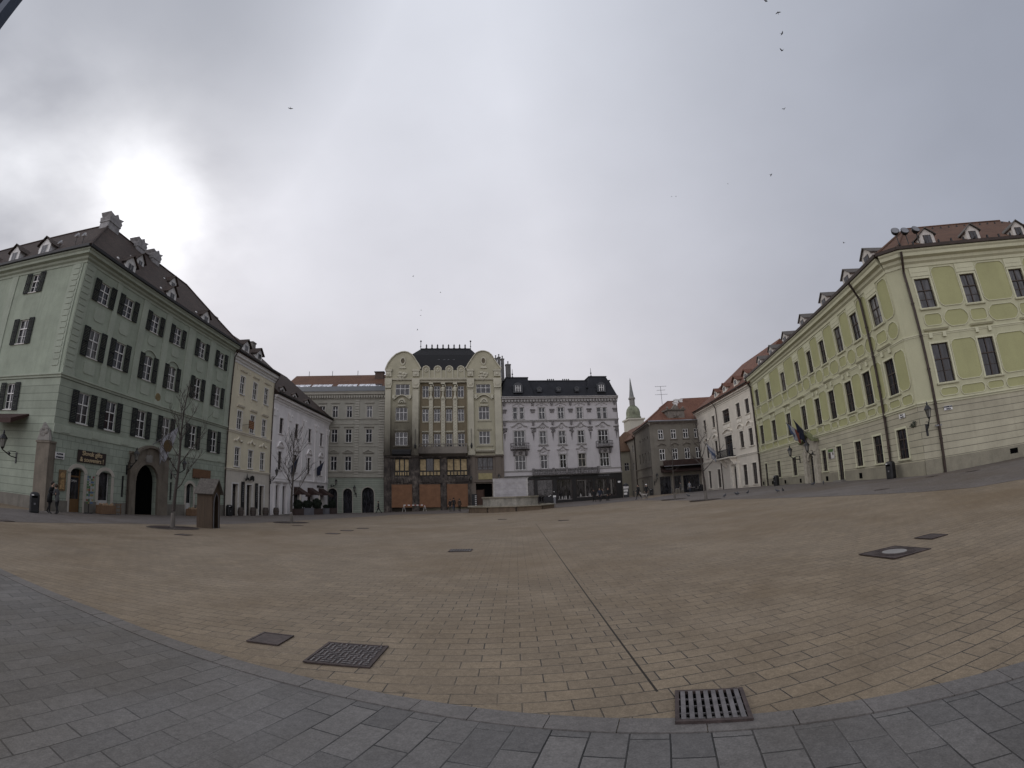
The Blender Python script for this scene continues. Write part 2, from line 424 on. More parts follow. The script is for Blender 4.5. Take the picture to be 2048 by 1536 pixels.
def shutters(wo, Mw, x0, x1, z0, z1, w_=.52, mat=None):
    for s_ in (-1, 1):
        a = x0-w_-.02 if s_ < 0 else x1+.02; b = MB()
        fw = .06; a1 = a+w_; zs = [z0-.06, (z0+z1)/2, z1+.06]
        b.box(a, a+fw, -.10, -.055, zs[0], zs[2]).box(a1-fw, a1, -.10, -.055, zs[0], zs[2])
        for z in zs: b.box(a+fw, a1-fw, -.098, -.057, min(max(z-.04, zs[0]), zs[2]-.08), min(max(z-.04, zs[0]), zs[2]-.08)+.08)
        n = int((zs[2]-zs[0])/.11)
        for i in range(n):
            z = zs[0]+.06+(zs[2]-zs[0]-.12)*i/n
            b.solid([(a+fw, -.092, z), (a1-fw, -.092, z), (a1-fw, -.062, z+.07), (a+fw, -.062, z+.07), (a+fw, -.088, z-.006), (a1-fw, -.088, z-.006), (a1-fw, -.058, z+.064), (a+fw, -.058, z+.064)],
                [(0, 1, 2, 3), (7, 6, 5, 4), (0, 4, 5, 1), (3, 2, 6, 7), (0, 3, 7, 4), (1, 5, 6, 2)])
        b.build('shutter', mat or SHUT, wo, Mw)
def surround(parent, Mw, x0, x1, z0, z1, mat, w_=.14, sill=True, head=True, pr=.04, hood=0, name='window_surround'):
    b = MB(); e = .004
    b.box(x0-w_, x0-e, -pr, .02, z0, z1).box(x1+e, x1+w_, -pr, .02, z0, z1)
    if head: b.box(x0-w_, x1+w_, -pr-.004, .02, z1+e, z1+w_)
    if sill: b.prof([(.02, z0-.12), (-.1, z0-.12), (-.13, z0-.06), (-.13, z0-e), (.02, z0-e)], x0-w_-.05, x1+w_+.05)
    if hood: b.prof([(.02, z1+w_+.10), (-.06, z1+w_+.10), (-.16, z1+w_+.20), (-.18, z1+w_+.27), (.02, z1+w_+.30)], x0-w_-hood, x1+w_+hood)
    return b.build(name, mat, parent, Mw)
def cornice(parent, Mw, x0, x1, z0, z1, out, mat, name='cornice', m0=0, m1=0, teeth=0):
    h = z1-z0; b = MB()
    b.prof([(.05, z0), (-.08*out, z0), (-.12*out, z0+.2*h), (-.35*out, z0+.32*h), (-.42*out, z0+.5*h), (-.8*out, z0+.6*h), (-.85*out, z0+.8*h), (-out, z0+.9*h), (-out, z1), (.05, z1)], x0, x1, m0, m1)
    if teeth:
        x = x0+.1
        while x < x1-.2:
            b.box(x, x+teeth*.45, -.62*out, -.05, z0+.12*h, z0+.5*h); x += teeth
    return b.build(name, mat, parent, Mw)
def band(parent, Mw, x0, x1, z0, z1, out, mat, name='string_course', m0=0, m1=0):
    h = z1-z0
    return MB().prof([(.03, z0), (-.4*out, z0), (-.5*out, z0+.4*h), (-out, z0+.6*h), (-out, z1), (.03, z1+.02)], x0, x1, m0, m1).build(name, mat, parent, Mw)
def text_mesh(parent, Mw, body, x, y, z, size, mat, name='lettering', sx=1.0, align='CENTER', bold=.0):
    c = bpy.data.curves.new('t', 'FONT'); c.body = body; c.size = size; c.extrude = .012; c.align_x = align; c.align_y = 'CENTER'; c.offset = bold
    to = bpy.data.objects.new('t', c); me = to.to_mesh().copy(); me.name = name
    me.materials.clear(); me.materials.append(mat)
    o = bpy.data.objects.new(name, me); bpy.data.objects.remove(to)
    return link(o, Mw @ Matrix.Translation((x, y, z)) @ Matrix.Rotation(R(90), 4, 'X') @ Matrix.Diagonal((sx, 1, 1, 1)), parent)
def relief(b, cx, cz, w_, h, y0=-.07, seed=1, n=7):
    """a clump of carved scrolls"""
    rnd = random.Random(seed)
    for i in range(n):
        a = rnd.uniform(-1, 1); c = rnd.uniform(-1, 1)
        b.ball((cx+a*w_*.36, y0*.4, cz+c*h*.36), min(w_, h)*rnd.uniform(.14, .24), 6, sy=.6, sx=1+rnd.random()*.6)
def downpipe(parent, Mw, pts, r=.065, mat=None):
    b = MB().tube(pts, r, 8)
    for i in range(len(pts)-1):
        p, q = Vector(pts[i]), Vector(pts[i+1])
        if (p-q).length > 3:
            k = int((p-q).length/2.2)
            for j in range(1, k+1):
                m_ = p.lerp(q, j/(k+1)); b.tube([m_-Vector((0, 0, .04)), m_+Vector((0, 0, .04))], r*1.35, 8)
    return b.build('downpipe', mat or COPPER, parent, Mw)
def dormer(parent, Mw, x, z0, w_, h, yf, back, wallm, roofm, roofh=.45, wfm=None, arch=False, over=.18, flat=False):
    """small gabled dormer: front at yf, running back"""
    b = MB(); a, c = x-w_/2, x+w_/2; z1 = z0+h
    b.prism([(a, z0-.5), (c, z0-.5), (c, z1), (x, z1+roofh), (a, z1)], yf, yf+back)
    d = b.build('dormer', wallm, parent, Mw)
    r = MB(); t = .07
    for s_ in (-1, 1):
        xe = x+s_*(w_/2+over); ze = z1-roofh*over/(w_/2)
        r.solid([(x, yf-over, z1+roofh+.02), (xe, yf-over, ze+.02), (xe, yf+back, ze+.02), (x, yf+back, z1+roofh+.02),
                 (x, yf-over, z1+roofh+.02+t), (xe, yf-over, ze+.02+t), (xe, yf+back, ze+.02+t), (x, yf+back, z1+roofh+.02+t)],
                [(0, 1, 2, 3), (4, 5, 6, 7), (0, 1, 5, 4), (1, 2, 6, 5), (2, 3, 7, 6), (3, 0, 4, 7)])
    r.build('dormer_roof', roofm, d, Mw)
    ww = w_*.27
    f = MB(); q = z0+h*.15; u = z0+h*.95
    f.box(x-ww, x+ww, yf-.03, yf+.0-.002, q, u)
    f.build('window_frame', wfm or OFFW, d, Mw)
    f2 = MB()
    f2.box(x-ww+.05, x-.02, yf-.04, yf-.032, q+.05, u-.05).box(x+.02, x+ww-.05, yf-.04, yf-.032, q+.05, u-.05)
    f2.build('pane', GL_D, d, Mw)
    return d
def gable_roof(parent, Mw, x0, x1, ye, zr, yr, ze, yb, mat, h0=0, h1=0, name='roof', thick=.18):
    """eave at (ye,ze), ridge at (yr,zr), back eave yb.  h0/h1 pull the ridge ends in (hips)"""
    vs = [(x0, ye, ze), (x1, ye, ze), (x1, yb, ze), (x0, yb, ze), (x0+h0, yr, zr), (x1-h1, yr, zr),
          (x0, ye, ze-thick), (x1, ye, ze-thick), (x1, yb, ze-thick), (x0, yb, ze-thick)]
    b = MB(); b.solid(vs, [(0, 1, 5, 4), (2, 3, 4, 5), (1, 2, 5), (3, 0, 4), (6, 7, 1, 0), (7, 8, 2, 1), (8, 9, 3, 2), (9, 6, 0, 3), (9, 8, 7, 6)])
    return b.build(name, mat, parent, Mw)
def chimney(parent, Mw, x, y, z0, w_, d, h, mat, pots=0, name='chimney'):
    b = MB().box(x-w_/2, x+w_/2, y-d/2, y+d/2, z0, z0+h).box(x-w_/2-.07, x+w_/2+.07, y-d/2-.07, y+d/2+.07, z0+h-.18, z0+h-.04)
    for i in range(pots):
        px_ = x-w_/2+w_*(i+.5)/pots; b.lathe((px_, y, z0+h-.02), [(.1, 0), (.09, .45), (.13, .47), (.13, .55), (.05, .6)], 8)
    return b.build(name, mat, parent, Mw)
def hood_seg(b, x0, x1, z, rise, y0=-.14, th=.12, kind='seg'):
    n = 8; cx = (x0+x1)/2
    P = []
    for i in range(n+1):
        t = i/n; x = x0+(x1-x0)*t
        zz = z+rise*(math.sin(math.pi*t) if kind == 'seg' else (1-abs(2*t-1)))
        P.append((x, zz))
    for i in range(n):
        b.prism([P[i], P[i+1], (P[i+1][0], P[i+1][1]+th), (P[i][0], P[i][1]+th)], y0, .03)

# ================================================================== SETTING
def paving(name, c1, c2, bw, rowh, mortar, rot=0.0, jc=.30, joint_line=False, grain=1.0, loc=(0, 0, 0), rough=.8, spots=0):
    m, t, b = newmat(name)
    tc = t.nodes.new('ShaderNodeTexCoord'); mp = t.nodes.new('ShaderNodeMapping'); lk(t, tc.outputs['Object'], mp.inputs['Vector'])
    mp.inputs['Rotation'].default_value = (0, 0, rot); mp.inputs['Location'].default_value = loc
    wob = t.nodes.new('ShaderNodeTexNoise'); wob.inputs['Scale'].default_value = 1.6; wob.inputs['Detail'].default_value = 2; lk(t, tc.outputs['Object'], wob.inputs['Vector'])
    vm = t.nodes.new('ShaderNodeVectorMath'); vm.operation = 'MULTIPLY_ADD'; lk(t, wob.outputs['Color'], vm.inputs[0]); vm.inputs[1].default_value = (.02, .02, 0); lk(t, mp.outputs[0], vm.inputs[2])
    br = t.nodes.new('ShaderNodeTexBrick'); lk(t, vm.outputs[0], br.inputs['Vector']); br.inputs['Scale'].default_value = 1
    br.inputs['Brick Width'].default_value = bw; br.inputs['Row Height'].default_value = rowh
    br.inputs['Mortar Size'].default_value = mortar; br.inputs['Mortar Smooth'].default_value = .25; br.inputs['Bias'].default_value = .0
    br.inputs['Color1'].default_value = (*c1, 1); br.inputs['Color2'].default_value = (*c2, 1)
    o = tc.outputs['Object']
    big = noise(t, o, .16, 5, .65); mid = noise(t, o, 1.3, 5, .65); fine = noise(t, o, 70*grain, 3, .7); fine2 = noise(t, o, 18*grain, 4, .7)
    jn = noise(t, o, .9, 4, .7)
    br.inputs['Mortar'].default_value = (1, 1, 1, 1)
    c = br.outputs['Color']
    # joints: dark, but filled with dust in places
    mean = tuple((a+e)/2 for a, e in zip(c1, c2))
    jcol = mixn(t, mp_range(t, jn, .48, .66, 0, 1), dark(mean, .10), dark(mean, .62))
    c = mixn(t, br.outputs['Fac'], c, jcol)
    c = mixn(t, mp_range(t, mid, .35, .7, 0, .55), c, dark(mean, .62))
    c = mixn(t, mp_range(t, big, .42, .66, 0, .65), c, tuple(x*y for x, y in zip(mean, (.66, .58, .46))))
    big2 = noise(t, mapping(t, (1, 1, 1), (0, 0, .6)), .33, 4, .6); c = mixn(t, mp_range(t, big2, .50, .72, 0, .5), c, tuple(min(1, x*y) for x, y in zip(mean, (1.22, 1.25, 1.3))))
    c = mixn(t, .38, c, mp_range(t, fine, .25, .75, .12, .88), 'OVERLAY')
    c = mixn(t, .30, c, mp_range(t, fine2, .3, .7, .2, .8), 'OVERLAY')
    if spots:
        sp_ = noise(t, o, 5.5, 2, .5); c = mixn(t, mp_range(t, sp_, .70, .76, 0, .6), c, dark(mean, .35))
    if joint_line:
        s = t.nodes.new('ShaderNodeSeparateXYZ'); lk(t, o, s.inputs[0])
        def mt(op, a, bb):
            n = t.nodes.new('ShaderNodeMath'); n.operation = op
            for i, v in enumerate((a, bb)):
                if isinstance(v, (int, float)): n.inputs[i].default_value = v
                else: lk(t, v, n.inputs[i])
            return n.outputs[0]
        dx = mt('ABSOLUTE', mt('SUBTRACT', s.outputs[0], 1.05), 0)
        ln = mt('MULTIPLY', mt('LESS_THAN', dx, .011), mt('MULTIPLY', mt('GREATER_THAN', s.outputs[1], 3.56), mt('LESS_THAN', s.outputs[1], 26.0)))
        c = mixn(t, ln, c, dark(mean, .1))
    lk(t, c, b.inputs['Base Color'])
    b.inputs['Roughness'].default_value = rough; b.inputs['Specular IOR Level'].default_value = .3
    h = t.nodes.new('ShaderNodeMath'); h.operation = 'MULTIPLY_ADD'; lk(t, br.outputs['Fac'], h.inputs[0]); h.inputs[1].default_value = -1.0
    h2 = t.nodes.new('ShaderNodeMath'); h2.operation = 'MULTIPLY'; lk(t, fine2, h2.inputs[0]); h2.inputs[1].default_value = .35; lk(t, h2.outputs[0], h.inputs[2])
    bump(t, b, h.outputs[0], .55, .012)
    return m
OCHRE = paving('ochre_paving', (.213, .165, .111), (.172, .134, .093), .385, .2, .0075, joint_line=True, spots=1)
GREYP = paving('grey_granite_paving', (.142, .133, .126), (.094, .089, .086), .47, .262, .0085, rot=R(-73), grain=1.0, loc=(.11, .05, 0), rough=.75)
GREYF = paving('grey_cobble_paving', (.145, .125, .112), (.115, .10, .092), .24, .12, .008, grain=.5)
KERBM = paving('kerb_granite', (.135, .124, .116), (.12, .111, .105), 50, 50, .001, rough=.75)

def sheet(name, poly_rows, dz, mat, kind='structure'):
    """poly_rows: list of rows of (x,y); quads between consecutive rows, laid dz above the ground surface"""
    b = MB(); n = len(poly_rows[0])
    for r in poly_rows:
        for x, y in r: b.v.append((x, y, gz(x, y)+dz))
    for i in range(len(poly_rows)-1):
        for j in range(n-1):
            b.f.append((i*n+j, i*n+j+1, (i+1)*n+j+1, (i+1)*n+j)); b.mi.append(0)
    o = b.build(name, mat, fix=False); o['kind'] = kind; return o
def lin(a, c, n): return [a+(c-a)*i/n for i in range(n+1)]
xs = [-420, -200, -110, -70] + lin(-50, -12, 19) + lin(-10, 10, 20) + lin(12, 50, 19) + [70, 110, 200, 420]
ys = [-300, -120, -60, -30] + lin(-20, 0, 10) + lin(1, 20, 19) + lin(22, 90, 34) + [110, 150, 220, 420]
sheet('ground', [[(x, y) for x in xs] for y in ys], 0, OCHRE)
# grey foreground pavement: everything this side of the kerb line
KO = [(-40, 11.0), (-22, 8.55), (-14, 6.85), (-9.75, 5.78), (-5.67, 4.92), (-3.36, 4.31), (-1.88, 3.94), (-.99, 3.70), (-.25, 3.47), (.19, 3.33), (.7, 3.16), (1.5, 2.90), (1.98, 2.75), (2.52, 2.585), (3.05, 2.42), (3.55, 2.26), (5.5, 1.60), (9, .2), (16, -3.0), (30, -10)]
def offs(P, d):
    out = []
    for i, p in enumerate(P):
        a = Vector(P[max(i-1, 0)]); c = Vector(P[min(i+1, len(P)-1)]); t = (c-a).normalized(); n = Vector((t.y, -t.x))
        out.append((p[0]+n.x*d, p[1]+n.y*d))
    return out
KI = offs(KO, .215)
rows = [[(p[0]+(q[0]-p[0])*.0, p[1]) for p, q in zip(KI, KI)]]
for k in (1.2, 3, 6, 12, 25, 60): rows.append([(p[0]-.28*k, p[1]-k) for p in KI])
sheet('pavement', rows, .006, GREYP)
# kerb stones, one strip of separate long blocks
def along(P, s):
    for i in range(len(P)-1):
        a, c = Vector(P[i]), Vector(P[i+1]); l = (c-a).length
        if s <= l: return a+(c-a)*(s/l), (c-a).normalized()
        s -= l
    return Vector(P[-1]), (Vector(P[-1])-Vector(P[-2])).normalized()
kb = MB(); tot = sum((Vector(KO[i+1])-Vector(KO[i])).length for i in range(len(KO)-1)); s_ = 0; rk = random.Random(3)
while s_ < tot-.6:
    ln_ = rk.uniform(.44, .62); e = .0035
    (p, t0), (q, t1) = along(KO, s_+e), along(KO, s_+ln_-e)
    n0 = Vector((t0.y, -t0.x)); n1 = Vector((t1.y, -t1.x)); hh = rk.uniform(.0, .004)
    vs = [p+n0*.004, q+n1*.004, q+n1*.211, p+n0*.211]
    top = [(v.x, v.y, gz(v.x, v.y)+.014+hh) for v in vs]; bot = [(v.x, v.y, gz(v.x, v.y)-.05) for v in vs]
    kb.solid(bot+top, [(0, 3, 2, 1), (4, 5, 6, 7), (0, 1, 5, 4), (1, 2, 6, 5), (2, 3, 7, 6), (3, 0, 4, 7)]); s_ += ln_
tag(kb.build('kerb', KERBM), kind='structure')
# grey cobbled margins under the house fronts
la = [(-28.2, 12), (-27.9, 19.5), (-28.4, 31), (-28.7, 41), (-29.1, 51), (-29.6, 62), (-29.8, 70), (-29.8, 71.6), (-25, 71.8), (-19, 70.9)]
lb = [(-19.5, 11), (-19.9, 19.5), (-18.7, 23), (-18.0, 28), (-17.9, 37), (-17.0, 44), (-15.4, 50), (-14.8, 53), (-14.2, 55.0), (-13.2, 55.6)]
sheet('path', [[(p[0]+(q[0]-p[0])*k/6, p[1]+(q[1]-p[1])*k/6) for p, q in zip(la, lb)] for k in range(7)], .008, GREYF)
ra = [(33, 17), (24.8, 20.3), (23.6, 21.3), (25.6, 31), (27.6, 41), (29.9, 52.5), (30.6, 63), (31.2, 75.4)]
rb = [(17.0, 10.6), (15.7, 11.8), (15.4, 14), (15.45, 18), (15.3, 23), (15.0, 29), (14.2, 36), (13.5, 52)]
sheet('path', [[(p[0]+(q[0]-p[0])*k/6, p[1]+(q[1]-p[1])*k/6) for p, q in zip(ra, rb)] for k in range(7)], .008, GREYF)
ca = [(-19, 70.9), (-10, 71.8), (-1.9, 72.9), (8, 74.2), (17.2, 75.3), (24, 80)]
cb = [(-13.2, 55.6), (-9.2, 52.9), (0, 52), (6.5, 49.5), (10, 51.5), (13.5, 52)]
sheet('path', [[(p[0]+(q[0]-p[0])*k/6, p[1]+(q[1]-p[1])*k/6) for p, q in zip(ca, cb)] for k in range(7)], .008, GREYF)

def lroof(parent, A0, A1, B0, B1, C, d, ze, zr, over, mat, name='roof', hipA=0, backA=None, d2=None):
    """roof over an L of two wings.  A0->A1 first front (far to corner), B0->B1 second front (corner to far). Points are wall corners in plan, house on the right-hand side away from the square"""
    def offl(P, Q, k, inw):
        t = (Vector(Q)-Vector(P)).normalized(); n = Vector((-t.y, t.x))
        if n.dot(Vector(inw)-Vector(P)) < 0: n = -n
        return Vector(P)+n*k, Vector(Q)+n*k, n
    def inter(p, q, r, s):
        d1 = q-p; d2_ = s-r; den = d1.x*d2_.y-d1.y*d2_.x
        t = ((r.x-p.x)*d2_.y-(r.y-p.y)*d2_.x)/den; return p+d1*t
    d2 = d2 or d
    ae0, ae1, na = offl(A0, A1, -over, C); be0, be1, nb = offl(B0, B1, -over, C)
    ar0, ar1, _ = offl(A0, A1, d, C); br0, br1, _ = offl(B0, B1, d, C)
    ab0, ab1, _ = offl(A0, A1, 2*d+over, C); bb0, bb1, _ = offl(B0, B1, 2*d+over, C)
    J = inter(ar0, ar1, br0, br1); K = inter(ab0, ab1, bb0, bb1)
    tA = (Vector(A1)-Vector(A0)).normalized(); rA = ar0+tA*hipA
    if (Vector(A1)-Vector(B0)).length < .05: cor = [inter(ae0, ae1, be0, be1)]
    else:
        ce0, ce1, _ = offl(A1, B0, -over, C); cor = [inter(ae0, ae1, ce0, ce1), inter(ce0, ce1, be0, be1)]
    b = MB(); P3 = lambda v, z: (v.x, v.y, z)
    b.quad([P3(ae0, ze), P3(cor[0], ze), P3(J, zr), P3(rA, zr)])
    if len(cor) == 2: b.quad([P3(cor[0], ze), P3(cor[1], ze), P3(J, zr)])
    b.quad([P3(cor[-1], ze), P3(be1, ze), P3(br1, zr), P3(J, zr)])
    b.quad([P3(ab0, ze), P3(K, ze), P3(J, zr), P3(rA, zr)]); b.quad([P3(K, ze), P3(bb1, ze), P3(br1, zr), P3(J, zr)])
    b.quad([P3(ae0, ze), P3(ab0, ze), P3(rA, zr)]); b.quad([P3(be1, ze), P3(bb1, ze), P3(br1, zr)])
    # soffit
    b.quad([P3(ae0, ze-.02), P3(cor[0], ze-.02), P3(J, ze-.02), P3(ab0, ze-.02)]); b.quad([P3(cor[-1], ze-.02), P3(be1, ze-.02), P3(bb1, ze-.02), P3(J, ze-.02)])
    o = b.build(name, mat, parent, Matrix.Identity(4), fix=False)
    # ridge capping
    r = MB().tube([P3(rA, zr+.02), P3(J, zr+.02), P3(br1, zr+.02)], .10, 6)
    for c_ in cor: r.tube([P3(c_, ze+.04), P3(J, zr+.03)], .09, 6)
    if hipA: r.tube([P3(ae0, ze+.04), P3(rA, zr+.03)], .09, 6)
    r.build('ridge_tiles', mat, o, Matrix.Identity(4))
    return o, J

# ================================================================== 1. GREEN HOUSE WITH SHUTTERS (left)
FLG = frame(-27.94, 20.15, 92.2); FLS = frame(-27.94, 20.15, 2.5)
g = empty('corner_house', (-27.94, 20.15, gz(-27.9, 20.2)))
tag(g, 'big grey green corner house with black shutters and a stone arched gateway', 'building')
GRN = plaster('green_render', (0.313, 0.349, 0.278), .2, .3); GRN_L = plaster('green_render_light', (0.341, 0.373, 0.303), .15, .25)
GRN_B = courses('green_block_render', (0.313, 0.349, 0.285), .52, .72, .018, .5, off=(.2, .06)); GRN_H = courses('green_grooved_render', (0.309, 0.341, 0.275), .49, None, .022, .5, off=(0, .05))
TILE_D = tiles('old_brown_tiles', (0.038, 0.026, 0.021), (0.064, 0.041, 0.032))
DX = [2.27, 4.92, 8.27, 11.42, 15.28, 18.75]
ops = [(1.78, 2.98, -2.6, .88, 'seg'), (4.36, 5.62, -2.6, .86, 'seg'), (8.05, 10.72, -2.7, 1.79, 'round'), (6.71, 7.0, -.8, .73), (12.5, 12.8, -.9, .6), (14.8, 15.9, -2.6, .62, 'seg'), (13.42, 13.66, -2.1, -1.6)]
wall(g, FLG, 0, 21.15, -2.9, 2.9, ops, GRN_B, .42, ret=0)
w3 = [(x-.55, x+.55, 3.78, 5.78) for x in DX]; w2 = [(x-.55, x+.55, 8.22, 10.12) for x in DX]; w1 = [(x-.54, x+.54, 12.1, 13.56) for x in DX]
wall(g, FLG, 0, 21.15, 2.9, 6.35, w3, GRN_H, .22, ret=0)
w2b = [(*w_, 'seg') if i in (2, 3) else w_ for i, w_ in enumerate(w2)]
wall(g, FLG, 0, 21.15, 6.35, 14.6, w2b+w1, GRN, .22, ret=0)
LSX = [-5.45, -12.5, -17.5]
s3 = [(x-.55, x+.55, 4.3, 6.05) for x in LSX]; s2 = [(x-.6, x+.6, 8.85, 10.6) for x in LSX]; s1 = [(x-.5, x+.5, 12.65, 14.05) for x in LSX]
wall(g, FLS, -24, 0, -2.9, 6.35, s3, GRN_H, .22, ret=0); wall(g, FLS, -24, 0, 6.35, 14.6, s2+s1, GRN, .22, ret=0)
shell(g, FLG, .9, 21.13, .44, 10.4, -2.8, 14.9, GRN); shell(g, FLS, -24, -.6, .3, 10.2, -2.8, 14.9, GRN)
for fr, ww in ((FLG, w3+w2+w1), (FLS, s3+s2+s1)):
    for (a, c, d, e) in ww:
        wo = window(g, fr, a, c, d, e, .10, WHITE, random.choice([GL_D, GL_M, GL_L]), tr=.62); shutters(wo, fr, a, c, d, e, .55 if fr is FLG else .6)
        b = MB().box(a-.02, c+.02, -.07, .02, d-.07, d-.004); b.build('sill', OFFW, wo, fr)
cornice(g, FLG, 0, 21.2, 14.2, 15.0, .62, GRN_L, m0=1.0); cornice(g, FLS, -24, 0, 14.2, 15.0, .62, GRN_L, m1=1.0)
for fr, a, c in ((FLG, -.62, 21.3), (FLS, -24, .62)):
    MB().prof([(-.60, 15.0), (-.78, 15.02), (-.80, 15.2), (-.74, 15.2), (-.55, 15.12)], a, c).build('gutter', BLACK, g, fr)
band(g, FLG, 0, 21.18, 6.35, 6.62, .16, GRN_L, m0=1); band(g, FLS, -24, 0, 6.35, 6.62, .16, GRN_L, m1=1)
MB().box(0, 21.16, -.05, .0, 2.9, 3.46).build('plain_band', GRN_L, g, FLG)
b = MB()
for x in (1.0, 3.7, 6.7, 9.7, 13.2, 17.0, 20.0): b.brk(); b.prism([(x-.35, 2.98), (x+.35, 2.98), (x+.35, 3.38), (x-.35, 3.38)], -.085, -.045)
b.build('band_panel', GRN_L, g, FLG)
b = MB()
PIL = [(.02, .95), (3.32, 3.86), (6.48, 7.2), (9.56, 10.3), (12.9, 13.9), (16.5, 17.4), (20.25, 21.12)]
for a, c in PIL:
    b.brk()
    b.box(a, c, -.06, .02, 6.64, 14.18); b.box(a-.05, c+.05, -.10, .0, 6.62, 6.98)
b.build('pilaster', GRN_L, g, FLG)
b = MB()
z = 7.1
while z < 14:
    b.prism([(.12, z), (.72, z), (.78, z+.17), (.72, z+.34), (.12, z+.34)], -.095, -.055); z += .42
b.build('quoins', GRN_L, g, FLG)
b = MB(); b.box(-8.6, -7.8, -.06, .02, 6.64, 14.18).brk().box(-1.35, -.3, -.06, .02, 6.64, 14.18)
z = 7.1
while z < 14:
    b.prism([(-1.1, z), (-.5, z), (-.44, z+.17), (-.5, z+.34), (-1.1, z+.34)], -.095, -.055); z += .42
b.build('pilaster', GRN_L, g, FLS)
b = MB()
for x in DX:
    b.brk()
    for z0, z1, k in ((7.08, 7.95, .12), (10.75, 11.75, .18)):
        if x in (8.27, 11.42) and z0 > 9: z0 += .25
        a, c = x-.52, x+.52
        b.brk(); b.prism([(a, z0+k), (a+k, z0), (c-k, z0), (c, z0+k), (c, z1-k), (c-k, z1), (a+k, z1), (a, z1-k)], -.035, .01)
b.build('apron_panel', GRN_L, g, FLG)
b = MB()
for x in (8.27, 11.42): b.brk(); b.arc(x, 9.55, 1.0, 1.12, 35, 145, -.09, .01, 10); b.box(x-.95, x-.80, -.07, .01, 10.1, 10.22); b.box(x+.80, x+.95, -.07, .01, 10.1, 10.22)
b.build('window_hood', GRN_L, g, FLG)
b = MB()
for a, c in ((0, 1.6), (3.1, 4.2), (5.8, 7.38), (12.1, 14.6), (16.05, 21.15)):
    b.brk()
    b.box(a, c, -.07, .0, -2.9, -1.22)
b.build('plinth', STONE_P, g, FLG); MB().box(-24, 0, -.07, 0, -2.9, -1.1).build('plinth', STONE_P, g, FLS)
# doors, shop windows
for a, c, zt in ((1.78, 2.98, .88), (4.36, 5.62, .86), (14.8, 15.9, .62)):
    b = MB(); b.box(a-.24, a-.004, -.05, .02, -2.5, zt-.35).box(c+.004, c+.24, -.05, .02, -2.5, zt-.35)
    r = (c-a)/2; cx = (a+c)/2; b.arc(cx, zt-.50, r*1.0, r*1.0+.24, 18, 162, -.05, .02, 10, 1.12, .95)
    b.build('door_surround', CREAM, g, FLG)
d1 = MB().box(1.84, 1.94, .3, .36, -1.95, .82).box(2.82, 2.92, .3, .36, -1.95, .82).box(1.94, 2.82, .3, .36, .30, .40).box(1.94, 2.82, .3, .36, -1.95, -1.1).build('door', wood('orange_wood', (.16, .085, .03)), g, FLG)
MB().box(1.93, 2.83, .325, .34, -1.1, .82).build('pane', GL_D, d1, FLG)
text_mesh(d1, FLG, 'OPEN', 2.35, .29, .05, .2, OFFW)
for a, c, zt in ((4.36, 5.62, .86), (14.8, 15.9, .62)):
    d1 = MB().box(a+.03, a+.1, .3, .36, -1.9, zt-.05).box(c-.1, c-.03, .3, .36, -1.9, zt-.05).box(a+.1, c-.1, .3, .36, -1.9, -1.1).build('shop_window', OFFW, g, FLG)
    MB().box(a+.09, c-.09, .325, .34, -1.1, zt-.03).build('pane', GL_D, d1, FLG)
MB().box(6.7, 7.01, .1, .14, -.8, .73).brk().box(12.49, 12.81, .1, .14, -.9, .6).brk().box(13.41, 13.67, .1, .14, -2.1, -1.6).build('vent_grille', BLACK, g, FLG)
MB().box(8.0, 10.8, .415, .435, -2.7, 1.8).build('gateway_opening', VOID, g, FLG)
b = MB(); b.box(7.4, 8.05, -.22, .02, -2.8, .46).box(10.72, 12.0, -.22, .02, -2.8, .46)
b.arc(9.385, .455, 1.335, 1.62, 0, 180, -.24, .02, 16)
n = 16
for i in range(n):
    A, B = R(180-180*i/n), R(180-180*(i+1)/n); p = (9.385+1.62*math.cos(A), .455+1.62*math.sin(A)); q = (9.385+1.62*math.cos(B), .455+1.62*math.sin(B))
    f = lambda x: 2.45 if x < 7.95 or x > 11.25 else 2.45+.62*math.sin(math.pi*(x-7.95)/3.3)**.75
    b.prism([p, q, (q[0], f(q[0])), (p[0], f(p[0]))], -.19, .02)
b.box(7.4, 7.765, -.2, .02, .46, 2.45).box(11.005, 12.0, -.2, .02, .46, 2.45)
b.build('gateway_surround', STONE_B, g, FLG)
b = MB(); b.prof([(0, 2.40), (-.28, 2.44), (-.36, 2.58), (0, 2.62)], 7.3, 8.05); b.prof([(0, 2.40), (-.28, 2.44), (-.36, 2.58), (0, 2.62)], 11.2, 12.08)
for i in range(12):
    x0 = 7.95+3.3*i/12; x1 = 7.95+3.3*(i+1)/12; f = lambda x: 2.46+.62*math.sin(math.pi*min(max((x-7.95)/3.3, 0), 1))**.75
    b.prism([(x0, f(x0)), (x1, f(x1)), (x1, f(x1)+.2), (x0, f(x0)+.2)], -.40, .0)
b.build('gateway_pediment', STONE_B, g, FLG)
b = MB().box(9.05, 9.75, -.27, -.18, 1.95, 2.5); relief(b, 9.4, 2.3, .7, .6, -.5, 4); b.build('coat_of_arms', STONE_G, g, FLG)
b = MB(); b.lathe((0, 0, 0), [(.30, -.04), (.34, 0), (.30, .04)], 16); md = b.build('medallion', simple('gilt_bronze', (.16, .12, .05), .6, .2), g, FLG @ Matrix.Translation((9.92, -.07, 7.2)) @ Matrix.Rotation(R(90), 4, 'X'))
